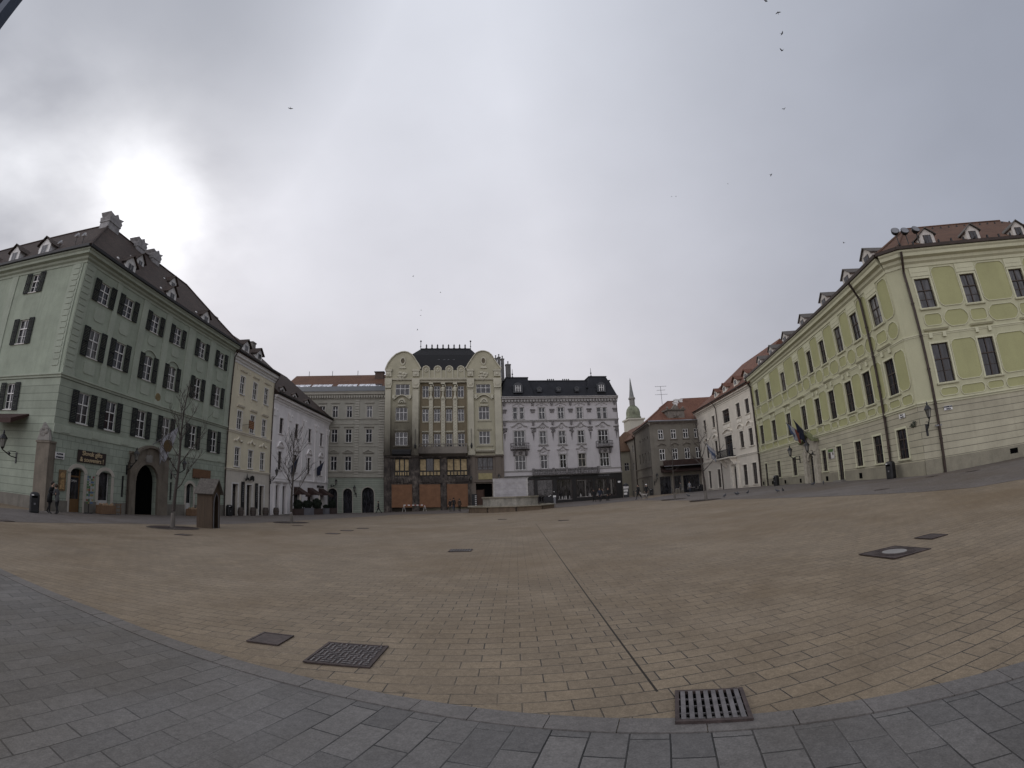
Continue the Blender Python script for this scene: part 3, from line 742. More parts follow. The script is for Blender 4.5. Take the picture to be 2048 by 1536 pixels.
# corner buttress with cast relief on top
b = MB(); b.box(-1.25, .08, -.24, .3, -2.9, 2.2).box(-1.3, .13, -.30, .3, 2.2, 2.32); b.build('corner_buttress', STONE_B, g, FLS)
b = MB(); b.solid([(-1.2, -.3, 2.34), (.05, -.3, 2.34), (.1, -.1, 2.34), (-1.2, .0, 2.34), (-.9, -.15, 3.4), (-.2, -.15, 3.0), (-.2, 0, 3.0), (-.9, 0, 3.5)], [(0, 1, 5, 4), (1, 2, 6, 5), (2, 3, 7, 6), (3, 0, 4, 7), (4, 5, 6, 7), (3, 2, 1, 0)])
relief(b, -.55, 2.9, 1.1, .8, -.5, 9, 9); b.build('corner_relief', STONE_G, g, FLS)
rf, J = lroof(g, (FLG @ Vector((21.3, 0, 0))).xy, (FLG @ Vector((0, 0, 0))).xy, (FLG @ Vector((0, 0, 0))).xy, (FLS @ Vector((-24, 0, 0))).xy, (FLG @ Vector((9, 9, 0))).xy, 5.0, 15.12, 20.85, .66, TILE_D, hipA=4.0)
for fr, L_ in ((FLG, [(3.9, 15.2, 1.15, -.3), (9.35, 15.2, 1.15, -.3), (14.75, 15.2, 1.15, -.3), (6.8, 17.35, .95, 1.8), (12.0, 17.8, .95, 2.2)]), (FLS, [(-5.3, 15.45, 1.3, -.2), (-9.15, 15.45, 1.3, -.2), (-13.2, 15.45, 1.3, -.2)])):
    for x, z, ww, yf in L_:
        dm = dormer(g, fr, x, z, ww, ww*.68, yf, 2.6, WHITE, TILE_D, .55)
        MB().ball((x-ww*.95, yf+.5, z+ww*.62), .15).build('vent_cowl', WHITE, dm, fr)
for x, z0, w_, h_ in ((5.1, 20.5, 1.4, .9), (9.0, 20.35, 1.1, .8), (11.3, 20.35, 1.1, .8)):
    b = MB().box(x-w_/2, x+w_/2, 4.4, 5.5, z0-2.2, z0+h_*.45)
    zt = z0+h_*.45; prof_ = [(x-w_/2, zt), (x+w_/2, zt), (x+w_/2+.12, zt+.35), (x+w_/2-.05, zt+.5), (x+w_/2+.18, zt+.8)]
    prof_ = prof_+[(x+w_*.2, zt+.66), (x, zt+.95), (x-w_*.2, zt+.66), (x-w_/2-.18, zt+.8), (x-w_/2+.05, zt+.5), (x-w_/2-.12, zt+.35)]
    b.prism(prof_, 4.35, 5.55); b.box(x-w_/2-.06, x+w_/2+.06, 4.34, 5.56, zt-.05, zt+.05)
    b.build('chimney', STONE_L, rf, FLG)
downpipe(g, FLG, [(21.15, -.75, 14.95), (21.0, -.5, 14.5), (21.05, -.14, 13.9), (21.08, -.12, 8), (21.08, -.12, -2.3)])
downpipe(g, FLG, [(7.22, -.3, 2.3), (7.22, -.12, 1.6), (7.22, -.12, -2.2)], .05)

# ================================================================== 2. YELLOW HOUSE
FLY = frame(-28.749, 41.200, 92.3)
g = empty('narrow_house', (-28.749, 41.2, gz(-28.7, 41.2))); tag(g, 'narrow pale yellow house, three windows wide, between the green and the white house', 'building')
YEL = plaster('yellow_render', (0.624, 0.570, 0.426), .12, .2); YEL_L = plaster('yellow_trim', (0.660, 0.612, 0.504), .1, .2); PALE = plaster('pale_ground_floor', (0.550, 0.509, 0.440), .15, .3)
YX = [2.32, 5.2, 8.0]
W1 = [(x-.48, x+.48, 10.47, 12.37) for x in YX]; W2 = [(x-.49, x+.49, 6.66, 8.62) for x in YX]; W3 = [(x-.5, x+.5, 2.77, 4.75) for x in YX]; DO = [(x-.58, x+.58, -2.7, .95) for x in (2.17, 5.15, 8.05)]
wall(g, FLY, 0.02, 9.98, 2.37, 13.9, W1+W2+W3, YEL, .2); wall(g, FLY, 0.02, 9.98, -2.9, 2.37, DO, PALE, .4, ret=.6)
shell(g, FLY, .04, 9.96, .42, 9.6, -2.8, 14.2, YEL)
for a, c, d, e in W1+W2+W3: window(g, FLY, a, c, d, e, .08, WHITE, tr=.62); surround(g, FLY, a, c, d, e, WHITE, .09, pr=.03)
for a, c, d, e in DO:
    dd = window(g, FLY, a, c, -2.4, e, .3, DARKW, GL_D, 'cross', .74, False, .09, 'door'); surround(g, FLY, a, c, -2.5, e, WHITE, .13, sill=False, pr=.05)
b = MB()
for x in YX:
    b.brk()
    b.prof([(.02, 12.85), (-.1, 12.88), (-.16, 13.0), (.02, 13.05)], x-.75, x+.75); b.prof([(.02, 9.0), (-.12, 9.05), (-.2, 9.22), (.02, 9.28)], x-.78, x+.78)
    b.box(x-.7, x-.6, -.08, .02, 10.0, 10.3).box(x+.6, x+.7, -.08, .02, 10.0, 10.3)
    n = 8
    for s_ in (-1, 1):
        P = [(x+s_*.85, 5.32), (x+s_*.7, 5.48), (x+s_*.45, 5.36), (x+s_*.2, 5.52), (x, 5.75)]
        for i in range(4): b.prism([P[i], P[i+1], (P[i+1][0], P[i+1][1]+.13), (P[i][0], P[i][1]+.13)], -.15, .02)
b.build('window_hood', YEL_L, g, FLY)
cornice(g, FLY, 0, 10, 13.5, 14.45, .55, WHITE); band(g, FLY, 0, 10, 6.2, 6.5, .14, YEL_L); band(g, FLY, 0, 10, 2.3, 2.55, .14, YEL_L)
b = MB()
for x in (1.0, 3.7, 6.6, 9.2): b.brk(); b.box(x-.05, x+.05, -.08, .02, 12.9, 13.3)
b.build('frieze_bracket', YEL_L, g, FLY)
rf = gable_roof(g, FLY, -.1, 10.1, -.6, 18.7, 4.5, 14.55, 9.6, TILE_D)
dormer(g, FLY, 3.3, 15.45, 1.35, .85, .6, 3.2, WHITE, TILE_D, .6, over=.25); dormer(g, FLY, 6.5, 15.45, 1.35, .85, .6, 3.2, WHITE, TILE_D, .6, over=.25)
chimney(rf, FLY, 9.6, 3.6, 17.0, .8, .6, 1.9, STONE_G); chimney(rf, FLY, 1.6, 4.6, 18.2, .9, .6, 1.2, STONE_G)
MB().prof([(-.58, 14.5), (-.72, 14.52), (-.74, 14.68), (-.55, 14.62)], 0, 10).build('gutter', BLACK, g, FLY)
downpipe(g, FLY, [(9.98, -.68, 14.5), (9.9, -.5, 14.0), (9.92, -.1, 13.4), (9.95, -.1, -2.4)], .05)

# ================================================================== 3. WHITE HOUSE (left)
FLW = frame(-29.152, 51.233, 92.0)
g = empty('white_house', (-29.15, 51.23, gz(-29.1, 51.2))); tag(g, 'greyish white house with tall dark windows and three brown shop awnings', 'building')
WHR = plaster('white_render', (0.764, 0.728, 0.719), .12, .25); WHT = plaster('white_trim', (0.750, 0.720, 0.705), .1, .2)
X1 = [2.6, 7.42, 12.07, 16.72]
W1 = [(x-.55, x+.55, 7.63, 9.62) for x in X1]; W2 = [(x-.52, x+.52, 3.1, 5.4) for x in X1]
DO = [(1.45, 2.6, -2.9, 1.15), (3.48, 4.6, -2.9, 1.13), (7.1, 8.9, -2.9, 1.0), (11.8, 13.6, -2.9, 1.0), (16.1, 17.9, -2.9, 1.0)]
wall(g, FLW, 0.02, 19.88, 2.0, 12.2, W1+W2, WHR, .25); wall(g, FLW, 0.02, 19.88, -3.1, 2.0, DO, WHR, .4, ret=.6)
shell(g, FLW, .04, 19.86, .42, 9.4, -3, 12.2, WHR)
for a, c, d, e in W1+W2: window(g, FLW, a, c, d, e, .16, DARKW, GL_D, tr=.62); surround(g, FLW, a, c, d, e, WHT, .14)
for i, (a, c, d, e) in enumerate(DO):
    window(g, FLW, a, c, -2.5, e, .3, DARKW, GL_D, 'cross', .78, False, .08, 'door')
b = MB()
for x in X1:
    b.brk()
    hood_seg(b, x-.85, x+.85, 5.95, .62, -.2, .14); b.prof([(.02, 5.82), (-.14, 5.86), (-.2, 5.98), (.02, 6.02)], x-.95, x+.95); relief(b, x, 6.2, .7, .35, -.12, int(x))
    b.prism([(x-.35, 7.3), (x+.35, 7.3), (x+.25, 6.85), (x, 6.7), (x-.25, 6.85)], -.06, .02)
b.build('window_pediment', WHT, g, FLW)
b = MB()
for x in (.5, 4.98, 9.7, 14.4, 19.2):
    b.brk()
    b.box(x-.42, x+.42, -.12, .02, 2.25, 9.6).box(x-.5, x+.5, -.17, .02, 2.1, 2.7)
    b.prism([(x-.42, 9.6), (x+.42, 9.6), (x+.6, 10.6), (x-.6, 10.6)], -.2, .02)
    b.ball((x-.42, -.2, 10.35), .19, 8, sy=.5); b.ball((x+.42, -.2, 10.35), .19, 8, sy=.5); relief(b, x, 10.0, .7, .6, -.2, int(x*3), 5)
b.build('pilaster', WHT, g, FLW)
cornice(g, FLW, 0, 20.0, 11.3, 12.3, .62, WHT); band(g, FLW, 0, 19.9, 1.85, 2.1, .12, WHT)
b = MB().box(1.0, 1.42, -.16, 0, -2.8, 1.5).brk().box(2.7, 3.35, -.16, 0, -2.8, 1.5).brk().box(4.7, 5.15, -.16, 0, -2.8, 1.5).brk().prof([(.02, 1.5), (-.25, 1.52), (-.32, 1.72), (.02, 1.8)], .85, 5.3)
b.build('pilaster', WHT, g, FLW)
MB().box(.9, 5.3, -.8, 0, -2.8, -2.42).build('entrance_steps', STONE_G, g, FLW)
rf = gable_roof(g, FLW, -.05, 20.5, -.66, 17.65, 4.5, 12.35, 9.4, TILE_D, 0, 8.2)
MB().prof([(-.62, 12.32), (-.8, 12.34), (-.82, 12.5), (-.6, 12.44)], 0, 20.4).build('gutter', BLACK, g, FLW)
for x in (2.4, 6.3, 10.6): dormer(g, FLW, x, 12.9, 1.25, .5, .1, 1.8, WHT, TILE_D, .32, over=.22)
for a, c in ((7.05, 8.95), (11.75, 13.65), (16.05, 17.95)):
    b = MB(); b.solid([(a, -.03, 1.15), (c, -.03, 1.15), (c, -1.75, .12), (a, -1.75, .12), (a, -.03, 1.1), (c, -.03, 1.1), (c, -1.75, .07), (a, -1.75, .07)], [(0, 1, 2, 3), (7, 6, 5, 4), (0, 3, 7, 4), (1, 5, 6, 2), (3, 2, 6, 7), (0, 4, 5, 1)])
    b.box(a, c, -1.76, -1.73, -.16, .12)
    b.solid([(a, -.03, .1), (a, -.03, 1.12), (a, -1.74, .1), (a+.02, -.03, .1), (a+.02, -.03, 1.12), (a+.02, -1.74, .1)], [(0, 1, 2), (3, 5, 4), (0, 2, 5, 3), (1, 4, 5, 2), (0, 3, 4, 1)])
    b.build('awning', simple('brown_canvas', (.04, .022, .018), .9), g, FLW)

# ================================================================== 4. GREY GREEN PALACE (centre left)
FCG = frame(-29.85, 71.15, 5.5)
g = empty('tenement_house', (-29.8, 71.1, gz(-29.8, 71))); tag(g, 'grey green house with striped quoins, mint arches and a row of skylights', 'building')
CG1 = plaster('greygreen_render', (0.287, 0.276, 0.236), .15, .3); CG2 = plaster('greygreen_trim', (0.351, 0.333, 0.287), .12, .25); CG3 = courses('mint_grooved_render', (0.292, 0.319, 0.264), .34, None, .022, .5)
CX = [-6.0, -3.6, -1.3, .95, 3.35, 6.72]
W1 = [(x-.46, x+.46, 12.68, 14.55) for x in CX]; W2 = [(x-.5, x+.5, 8.62, 10.75) for x in CX]; W3 = [(x-.52, x+.52, 4.1, 6.35) for x in CX]
DO = [(.0, 1.62, -2.9, 1.25, 'round'), (2.58, 4.09, -2.9, 1.25, 'round'), (5.67, 7.63, -2.9, 1.46, 'round')]
wall(g, FCG, -9, 9.35, 3.1, 17.2, W1+W2+W3, CG1, .22); wall(g, FCG, -9, 9.35, -3.1, 3.1, DO, CG3, .45, ret=.6)
shell(g, FCG, -9, 9.33, .47, 14, -3, 17.3, CG1)
for a, c, d, e in W1+W2+W3: window(g, FCG, a, c, d, e, .1, WHITE, random.choice([GL_D, GL_M, GL_D]), tr=.66, bars=False); surround(g, FCG, a, c, d, e, CG2, .16)
for a, c, d, e, _ in DO:
    MB().box(a-.02, c+.02, .43, .45, -2.9, e+.02).build('door', GL_D, g, FCG)
    r = (c-a)/2; MB().arc((a+c)/2, e-r, r, r+.13, 0, 180, -.05, .02, 14).box(a-.13, a-.004, -.05, .02, -2.6, e-r).box(c+.004, c+.13, -.05, .02, -2.6, e-r).build('door_surround', CG2, g, FCG)
b = MB()
for x in CX:
    b.brk()
    hood_seg(b, x-.85, x+.85, 6.98, .4, -.2, .12, 'tri'); b.prof([(.02, 6.85), (-.16, 6.88), (-.22, 6.98), (.02, 7.02)], x-.9, x+.9)
    b.prof([(.02, 11.0), (-.16, 11.03), (-.24, 11.2), (.02, 11.25)], x-.8, x+.8); b.prof([(.02, 14.95), (-.14, 14.98), (-.2, 15.12), (.02, 15.16)], x-.75, x+.75)
    b.prof([(.02, 3.75), (-.1, 3.78), (-.14, 3.95), (.02, 3.98)], x-.8, x+.8)
b.build('window_hood', CG2, g, FCG)
b = MB()
for a, c in ((4.4, 5.05), (8.35, 9.3)):
    z = 3.15
    while z < 15.6:
        b.box(a-(.0 if int(z*10) % 2 else .08), c, -.10, .02, z, z+.24); z += .42
b.build('quoins', CG2, g, FCG)
band(g, FCG, -9, 9.35, 3.85, 4.02, .16, CG2); band(g, FCG, -9, 9.35, 2.95, 3.2, .2, CG2); band(g, FCG, -9, 9.35, 12.3, 12.52, .16, CG2); band(g, FCG, -9, 9.35, 7.9, 8.1, .1, CG2); band(g, FCG, -9, 9.35, 11.5, 11.7, .12, CG2)
cornice(g, FCG, -9, 9.4, 15.7, 16.9, .7, CG2, teeth=.42)
b = MB().solid([(-9, -.72, 16.9), (9.4, -.72, 16.9), (9.4, 7, 21.6), (-9, 7, 21.6), (9.4, 14, 16.9), (-9, 14, 16.9)], [(0, 1, 2, 3), (3, 2, 4, 5), (1, 4, 2), (0, 3, 5), (0, 5, 4, 1)])
TILE_O = tiles('orange_brown_tiles', (0.101, 0.046, 0.027), (0.143, 0.071, 0.041))
rf = b.build('roof', TILE_O, g, FCG)
# zinc lower slope and the glazed strip above it
sl = (21.6-16.9)/7.72
def rz(y): return 16.9+sl*(y+.72)
MB().solid([(-9, -.74, 16.93), (9.42, -.74, 16.93), (9.42, 1.3, rz(1.3)+.06), (-9, 1.3, rz(1.3)+.06), (-9, -.74, 16.86), (9.42, -.74, 16.86), (9.42, 1.3, rz(1.3)-.2), (-9, 1.3, rz(1.3)-.2)], [(0, 1, 2, 3), (7, 6, 5, 4), (0, 4, 5, 1), (1, 5, 6, 2), (2, 6, 7, 3), (3, 7, 4, 0)]).build('metal_eaves', ZINC, rf, FCG)
SKYG = glassmat('skylight_glass', (.45, .46, .5), .04, 1.0); MC['skylight_glass'].node_tree.nodes['Principled BSDF'].inputs['Metallic'].default_value = .85
for a, c in ((-7.6, -4.2), (-3.9, -.3), (.6, 4.1), (4.35, 8.4)):
    k = int((c-a)/.85)
    for i in range(k):
        p = a+(c-a)*i/k+.04; q = a+(c-a)*(i+1)/k-.04
        MB().solid([(p, 1.42, rz(1.42)+.1), (q, 1.42, rz(1.42)+.1), (q, 2.35, rz(2.35)+.02), (p, 2.35, rz(2.35)+.02), (p, 1.42, rz(1.42)-.02), (q, 1.42, rz(1.42)-.02), (q, 2.35, rz(2.35)-.06), (p, 2.35, rz(2.35)-.06)], [(0, 1, 2, 3), (7, 6, 5, 4), (0, 4, 5, 1), (1, 5, 6, 2), (2, 6, 7, 3), (3, 7, 4, 0)]).build('skylight', SKYG, rf, FCG)
chimney(rf, FCG, 7.2, 5.2, 18.5, 1.5, .9, 3.1, simple('brown_brick', (.08, .055, .045), .9)); MB().box(6.3, 8.1, 4.6, 5.8, 21.5, 21.62).build('chimney_cap', ZINC, rf, FCG)
for x in (-6.5, -2, 2.8): MB().tube([(x, 6.9, 21.3), (x, 6.9, 22.4)], .05, 5).build('vent_pipe', ZINC, rf, FCG)
downpipe(g, FCG, [(9.28, -.6, 16.6), (9.28, -.16, 15.6), (9.28, -.16, -2.3)], .05)

# ================================================================== 5. ART NOUVEAU BUILDING WITH BURNT GROUND FLOOR
FAN = frame(-20.13, 70.2, 7.5)
g = empty('art_nouveau_palace', (-20.1, 70.2, gz(-20.1, 70.2))); tag(g, 'tall cream art nouveau building with two rounded gables and a burnt, boarded up ground floor', 'building')
def sooty(name, col, z0, z1, xf=14.0):
    m, t, b = newmat(name); o = mapping(t); s = t.nodes.new('ShaderNodeSeparateXYZ'); lk(t, o, s.inputs[0])
    n1 = noise(t, o, .5, 5, .65); n2 = noise(t, mapping(t, (1.6, 1.6, .3)), 1.2, 5, .65); n3 = noise(t, o, 14, 3)
    c = mixn(t, mp_range(t, n1, .35, .7, 0, 1), dark(col, .85), dark(col, 1.08))
    def mt(op, a, bb):
        n = t.nodes.new('ShaderNodeMath'); n.operation = op; n.use_clamp = (op == 'MULTIPLY')
        for i, v in enumerate((a, bb)):
            if isinstance(v, (int, float)): n.inputs[i].default_value = v
            else: lk(t, v, n.inputs[i])
        return n.outputs[0]
    low = mp_range(t, mt('ADD', s.outputs[2], mt('MULTIPLY', mt('SUBTRACT', n2, .5), 9.0)), z0, z1, 1, 0)
    side = mp_range(t, mt('ADD', s.outputs[0], mt('MULTIPLY', mt('SUBTRACT', n1, .5), 4.0)), xf-3, xf+1, 1, .12)
    c = mixn(t, mt('MULTIPLY', mt('MULTIPLY', low, side), .93), c, (.03, .024, .02))
    lk(t, c, b.inputs['Base Color']); b.inputs['Roughness'].default_value = .9; b.inputs['Specular IOR Level'].default_value = .15
    bump(t, b, n3, .3, .02); MC[name] = m; return m
AC = sooty('cream_render_sooted', (0.365, 0.342, 0.252), 9.0, 17.0, 8.5); AP = sooty('cream_stone_trim', (0.430, 0.405, 0.320), 7.0, 15.5, 7.5)
def burnt(name):
    m, t, b = newmat(name); o = mapping(t); s = t.nodes.new('ShaderNodeSeparateXYZ'); lk(t, o, s.inputs[0])
    n1 = noise(t, o, .55, 5, .7); n2 = noise(t, mapping(t, (1.5, 1.5, .6)), 1.7, 6, .7); n3 = noise(t, o, 12, 3)
    c = mixn(t, mp_range(t, n2, .36, .60, 0, 1), (.014, .011, .010), (.15, .125, .105))
    c = mixn(t, mp_range(t, n1, .38, .55, 0, .8), c, (.022, .017, .015)); clean = mixn(t, n1, (.10, .08, .066), (.15, .125, .10))
    c = mixn(t, mp_range(t, s.outputs[0], 13.2, 13.8, 0, 1), c, clean)
    lk(t, c, b.inputs['Base Color']); b.inputs['Roughness'].default_value = .9; bump(t, b, n3, .5, .03); MC[name] = m; return m
AB = burnt('burnt_stone_base'); ABROWN = plaster('ochre_brown_panels', (0.170, 0.140, 0.093), .2, .3)
PLY = simple('orange_plywood', (.165, .082, .042), .8, var=.18, sc=1.2); BOARD = simple('pale_chipboard', (.33, .255, .145), .85, var=.35, sc=2)
GX = [6.44, 8.27, 10.16, 12.05]
C1 = [(x-.49, x+.49, 15.56, 17.42) for x in GX]; C2 = [(x-.49, x+.49, 11.7, 13.68) for x in GX]; C3 = [(x-.49, x+.49, 7.0, 9.75) for x in GX]
LB = [(1.67, 3.9, 15.88, 17.66), (1.75, 3.6, 11.84, 13.9), (1.74, 3.63, 7.93, 10.0)]; RB = [(14.52, 16.8, 16.15, 17.62), (14.86, 16.54, 11.9, 13.97), (14.84, 16.55, 8.0, 10.02)]
wall(g, FAN, 0, 5.45, 6.1, 18.3, LB, AC, .25); wall(g, FAN, 13.1, 18.6, 6.1, 18.3, RB, AC, .25)
wall(g, FAN, 5.45, 13.1, 6.1, 18.3, C1+C2+C3, ABROWN, .25, y=.25, ret=.3)
MB().box(5.44, 5.56, -.001, .25, 6.1, 18.3).box(13.0, 13.11, -.001, .25, 6.1, 18.3).build('bay_edges', AC, g, FAN)
ML = [(1.65, 3.92, 3.1, 5.9), (5.51, 8.73, 3.1, 5.9), (9.75, 12.92, 3.1, 5.9), (14.51, 16.9, 3.95, 5.9)]; SL = [(1.23, 4.34, -2.3, 1.88), (5.52, 8.66, -2.3, 1.88), (9.72, 12.87, -2.3, 1.88), (14.06, 16.66, -2.8, 1.83)]
wall(g, FAN, 0, 18.6, -3.0, 6.1, ML+SL, AB, .35, ret=.6)
shell(g, FAN, .02, 18.58, .56, 14, -2.9, 18.3, AC)
for a, c, d, e in C1+C2+C3: window(g, FAN, a, c, d, e, .38, WHITE, random.choice([GL_D, GL_M]), tr=.66, bars=False)
for a, c, d, e in LB+RB: window(g, FAN, a, c, d, e, .12, WHITE, GL_M, 'three', .6, False)
for a, c, d, e in ML[:3]:
    k = 3; wo = MB()
    wo.box(a, c, .2, .28, 3.95-.12, 3.95).box(a, c, .2, .28, e-.08, e).box(a, c, .2, .28, d, d+.06)
    for i in range(k+1): x = a+(c-a)*i/k; wo.box(max(a, x-.06), min(c, x+.06), .19, .28, d, e)
    for i in range(2*k+1): x = a+(c-a)*i/(2*k); wo.box(max(a, x-.05), min(c, x+.05), .2, .275, d, 3.95)
    wo = wo.build('window', BLACK, g, FAN)
    for i in range(k):
        p = a+(c-a)*i/k; q = a+(c-a)*(i+1)/k
        if a > 5 and a < 6 and i == 1: MB().box(p+.06, q-.06, .24, .26, 3.97, e-.08).build('pane', GL_D, wo, FAN)
        else: MB().box(p+.1, q-.1, .235, .26, 4.02, e-.16).build('board', BOARD, wo, FAN)
    for i in range(2*k):
        p = a+(c-a)*i/(2*k); q = a+(c-a)*(i+1)/(2*k); MB().box(p+.08, q-.08, .24, .26, d+.18, 3.8).build('board', BOARD, wo, FAN)
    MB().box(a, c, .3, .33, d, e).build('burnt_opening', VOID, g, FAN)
for a, c, d, e in SL[:3]:
    MB().box(a+.02, c-.02, -.06, -.02, -1.65, 1.86).box(a-.03, a+.04, -.10, -.061, -1.7, 1.9).box(c-.04, c+.03, -.10, -.061, -1.7, 1.9).build('hoarding', PLY, g, FAN)
window(g, FAN, 14.51, 16.9, 3.95, 5.9, .2, DARKW, GL_M, 'three', .25, False)
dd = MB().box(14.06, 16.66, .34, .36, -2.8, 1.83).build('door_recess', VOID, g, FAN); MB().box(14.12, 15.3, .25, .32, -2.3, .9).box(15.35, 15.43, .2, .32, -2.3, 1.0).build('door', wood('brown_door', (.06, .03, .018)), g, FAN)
MB().box(14.58, 16.73, -.08, -.02, 2.5, 3.46).build('sign_panel', simple('blank_yellow_panel', (.26, .22, .11), .7), g, FAN)
b = MB(); b.prof([(.02, 1.9), (-.12, 1.95), (-.25, 2.1), (-.25, 2.2), (.02, 2.22)], 13.9, 16.9)
for x in (0.1, 4.45, 8.9, 13.3, 17.3): b.brk(); b.box(x, x+(.85 if x != 8.9 else .7), -.14, .0, -2.9, 6.0)
b.prof([(.02, 5.95), (-.2, 5.97), (-.3, 6.12), (-.3, 6.22), (.02, 6.24)], 0, 18.6); b.build('stone_pier', AB, g, FAN)
b = MB()
for a, c in ((1.3, 4.2), (5.6, 12.8)):
    b.brk()
    rr = random.Random(int(a)); x = a
    while x < c: b.box(x, x+.32, -.10-rr.random()*.1, 0, 2.05+rr.random()*.2, 2.75+rr.random()*.3); x += .36
b.build('burnt_fascia', AB, g, FAN)
b = MB()
for a, c in ((.05, .95), (4.4, 5.38), (13.15, 14.06), (17.38, 18.42)):
    b.brk()
    b.box(a, c, -.3, .0, 6.9, 16.7).box(a-.1, c+.1, -.4, 0, 6.3, 6.9).box(a-.05, c+.05, -.35, 0, 16.7, 16.82)
    b.prism([(a, 17.0), (c, 17.0), (c+.14, 17.9), (a-.14, 17.9)], -.4, 0); cx = (a+c)/2
    for k in range(3): b.arc(cx, 17.9-.12*k, .32-.02*k, .42-.02*k, 200, 340, -.5+.03*k, -.3, 8)
    b.box(a-.12, c+.12, -.42, 0, 17.9, 18.55); b.box(a, c, -.3, 0, 18.9, 20.0); b.box(a-.1, c+.1, -.38, 0, 19.75, 19.95); b.ball((cx, -.32, 19.3), .25, 8, sy=.4)
b.build('pilaster', AP, g, FAN)
b = MB()
for a, c in ((7.0, 7.62), (8.91, 9.53), (10.8, 11.47)):
    b.brk()
    b.box(a, c, .0, .28, 6.9, 15.1); b.box(a-.06, c+.06, -.05, .28, 15.1, 15.25); cx = (a+c)/2
    z = 7.1
    while z < 15.0: b.ball((cx, .0, z), .13, 6, sy=.35, sz=1.1); b.ball((a+.09, .0, z+.22), .07, 6, sy=.4); b.ball((c-.09, .0, z+.22), .07, 6, sy=.4); z += .44
b.build('carved_pillar', AP, g, FAN)
for i, (a, c) in enumerate(((7.0, 7.62), (8.91, 9.53), (10.8, 11.47))):
    cx = (a+c)/2; b = MB(); b.lathe((cx, .05, 15.25), [(.36, 0), (.30, .2), (.16, .55), (.2, 1.0), (.3, 1.4), (.34, 1.75), (.2, 1.95), (.1, 2.0)], 9, 1, .7)
    b.ball((cx, -.02, 17.35), .17, 8); b.tube([(cx-.26, -.05, 17.0), (cx-.36, -.15, 16.6), (cx-.05, -.28, 16.45)], [.1, .08, .06], 6); b.tube([(cx+.26, -.05, 17.0), (cx+.4, -.1, 17.3), (cx+.28, -.1, 17.65)], [.1, .08, .06], 6)
    b.box(cx-.34, cx+.34, -.2, .2, 17.62, 17.9); b.build('carved_figure', AP, g, FAN, smooth=False)
b = MB()
for x in GX:
    b.brk()
    for z in (13.75, 9.85): b.prof([(.27, z+.02), (.1, z+.05), (.0, z+.2), (.27, z+.35)], x-.55, x+.55)
    b.box(x-.5, x+.5, .18, .26, 15.35, 15.5).box(x-.5, x+.5, .18, .26, 11.5, 11.64)
b.build('lintel', AP, g, FAN)
b = MB(); b.prof([(.05, 17.9), (-.1, 17.92), (-.15, 18.2), (-.4, 18.3), (-.45, 18.6), (.05, 18.65)], 5.4, 13.15); b.prof([(.02, 18.3), (-.25, 18.32), (-.3, 18.55), (.02, 18.6)], .0, 5.4); b.prof([(.02, 18.3), (-.25, 18.32), (-.3, 18.55), (.02, 18.6)], 13.15, 18.6)
b.build('entablature', AP, g, FAN)
# rounded gables
GL_ = [(0, 18.3), (5.6, 18.3), (5.6, 20.15), (5.12, 21.05), (4.5, 22.04), (4.1, 22.54), (3.52, 22.92), (3.0, 23.03), (2.45, 22.98), (1.62, 22.61), (.93, 21.93), (.36, 21.07), (0, 20.1)]
GR_ = [(12.93, 18.3), (18.55, 18.3), (18.55, 20.17), (18.03, 20.85), (17.57, 21.58), (17.11, 22.4), (16.64, 22.86), (16.04, 23.1), (15.5, 23.14), (15.0, 23.0), (14.6, 22.77), (14.12, 22.15), (13.4, 21.03), (12.93, 20.17)]
for P, cx in ((GL_, 2.72), (GR_, 15.75)):
    gb = MB().prism(P, -.02, .5).build('gable', AC, g, FAN)
    b = MB(); Q = P[2:]
    for i in range(len(Q)-1):
        (p, q), (r, s_) = Q[i], Q[i+1]; b.prism([(p, q), (r, s_), (cx+(r-cx)*1.05, s_+.13), (cx+(p-cx)*1.05, q+.13)], -.18, .55)
    for s_ in (-1, 1): b.prof([(.0, 19.95), (-.25, 19.98), (-.3, 20.15), (0, 20.2)], cx+s_*2.25-.6, cx+s_*2.25+.6)
    b.build('gable_coping', AP, gb, FAN)
    b = MB(); b.arc(cx, 21.5, .30, .46, 0, 360, -.12, .0, 16, 1, 1.5); b.box(cx-.55, cx+.55, -.15, 0, 20.25, 20.42); b.box(cx-.4, cx+.4, -.12, 0, 20.42, 20.6); relief(b, cx, 19.2, 1.7, 1.0, -.3, 5, 12); relief(b, cx, 18.5, 2.3, .7, -.3, 8, 12)
    b.build('gable_ornament', AP, gb, FAN); MB().arc(cx, 21.5, 0.01, .30, 0, 360, -.05, -.025, 12, 1, 1.5).build('oval_window', simple('brown_bronze', (.09, .07, .04), .6), gb, FAN)
b = MB()
for x in (6.5, 8.37, 10.23, 12.1):
    b.prism([(x-.62, 18.6), (x+.62, 18.6), (x+.62, 20.1)]+[(x+.62*math.cos(R(t)), 20.1+.62*math.sin(R(t))) for t in range(18, 180, 18)]+[(x-.62, 20.1)], -.06, .3)
b.box(5.6, 12.95, -.02, .3, 18.6, 19.95)
ob = b.build('parapet', AC, g, FAN)
b = MB()
for x in (6.5, 8.37, 10.23, 12.1):
    b.brk()
    b.arc(x, 20.05, .50, .66, 0, 180, -.16, .0, 10); b.box(x-.62, x-.45, -.15, 0, 18.65, 20.05).box(x+.45, x+.62, -.15, 0, 18.65, 20.05); b.arc(x, 19.95, .14, .3, 180, 360, -.18, -.05, 8); b.ball((x, -.1, 20.1), .16, 8, sy=.5)
b.build('parapet_arch', AP, ob, FAN)
b = MB()
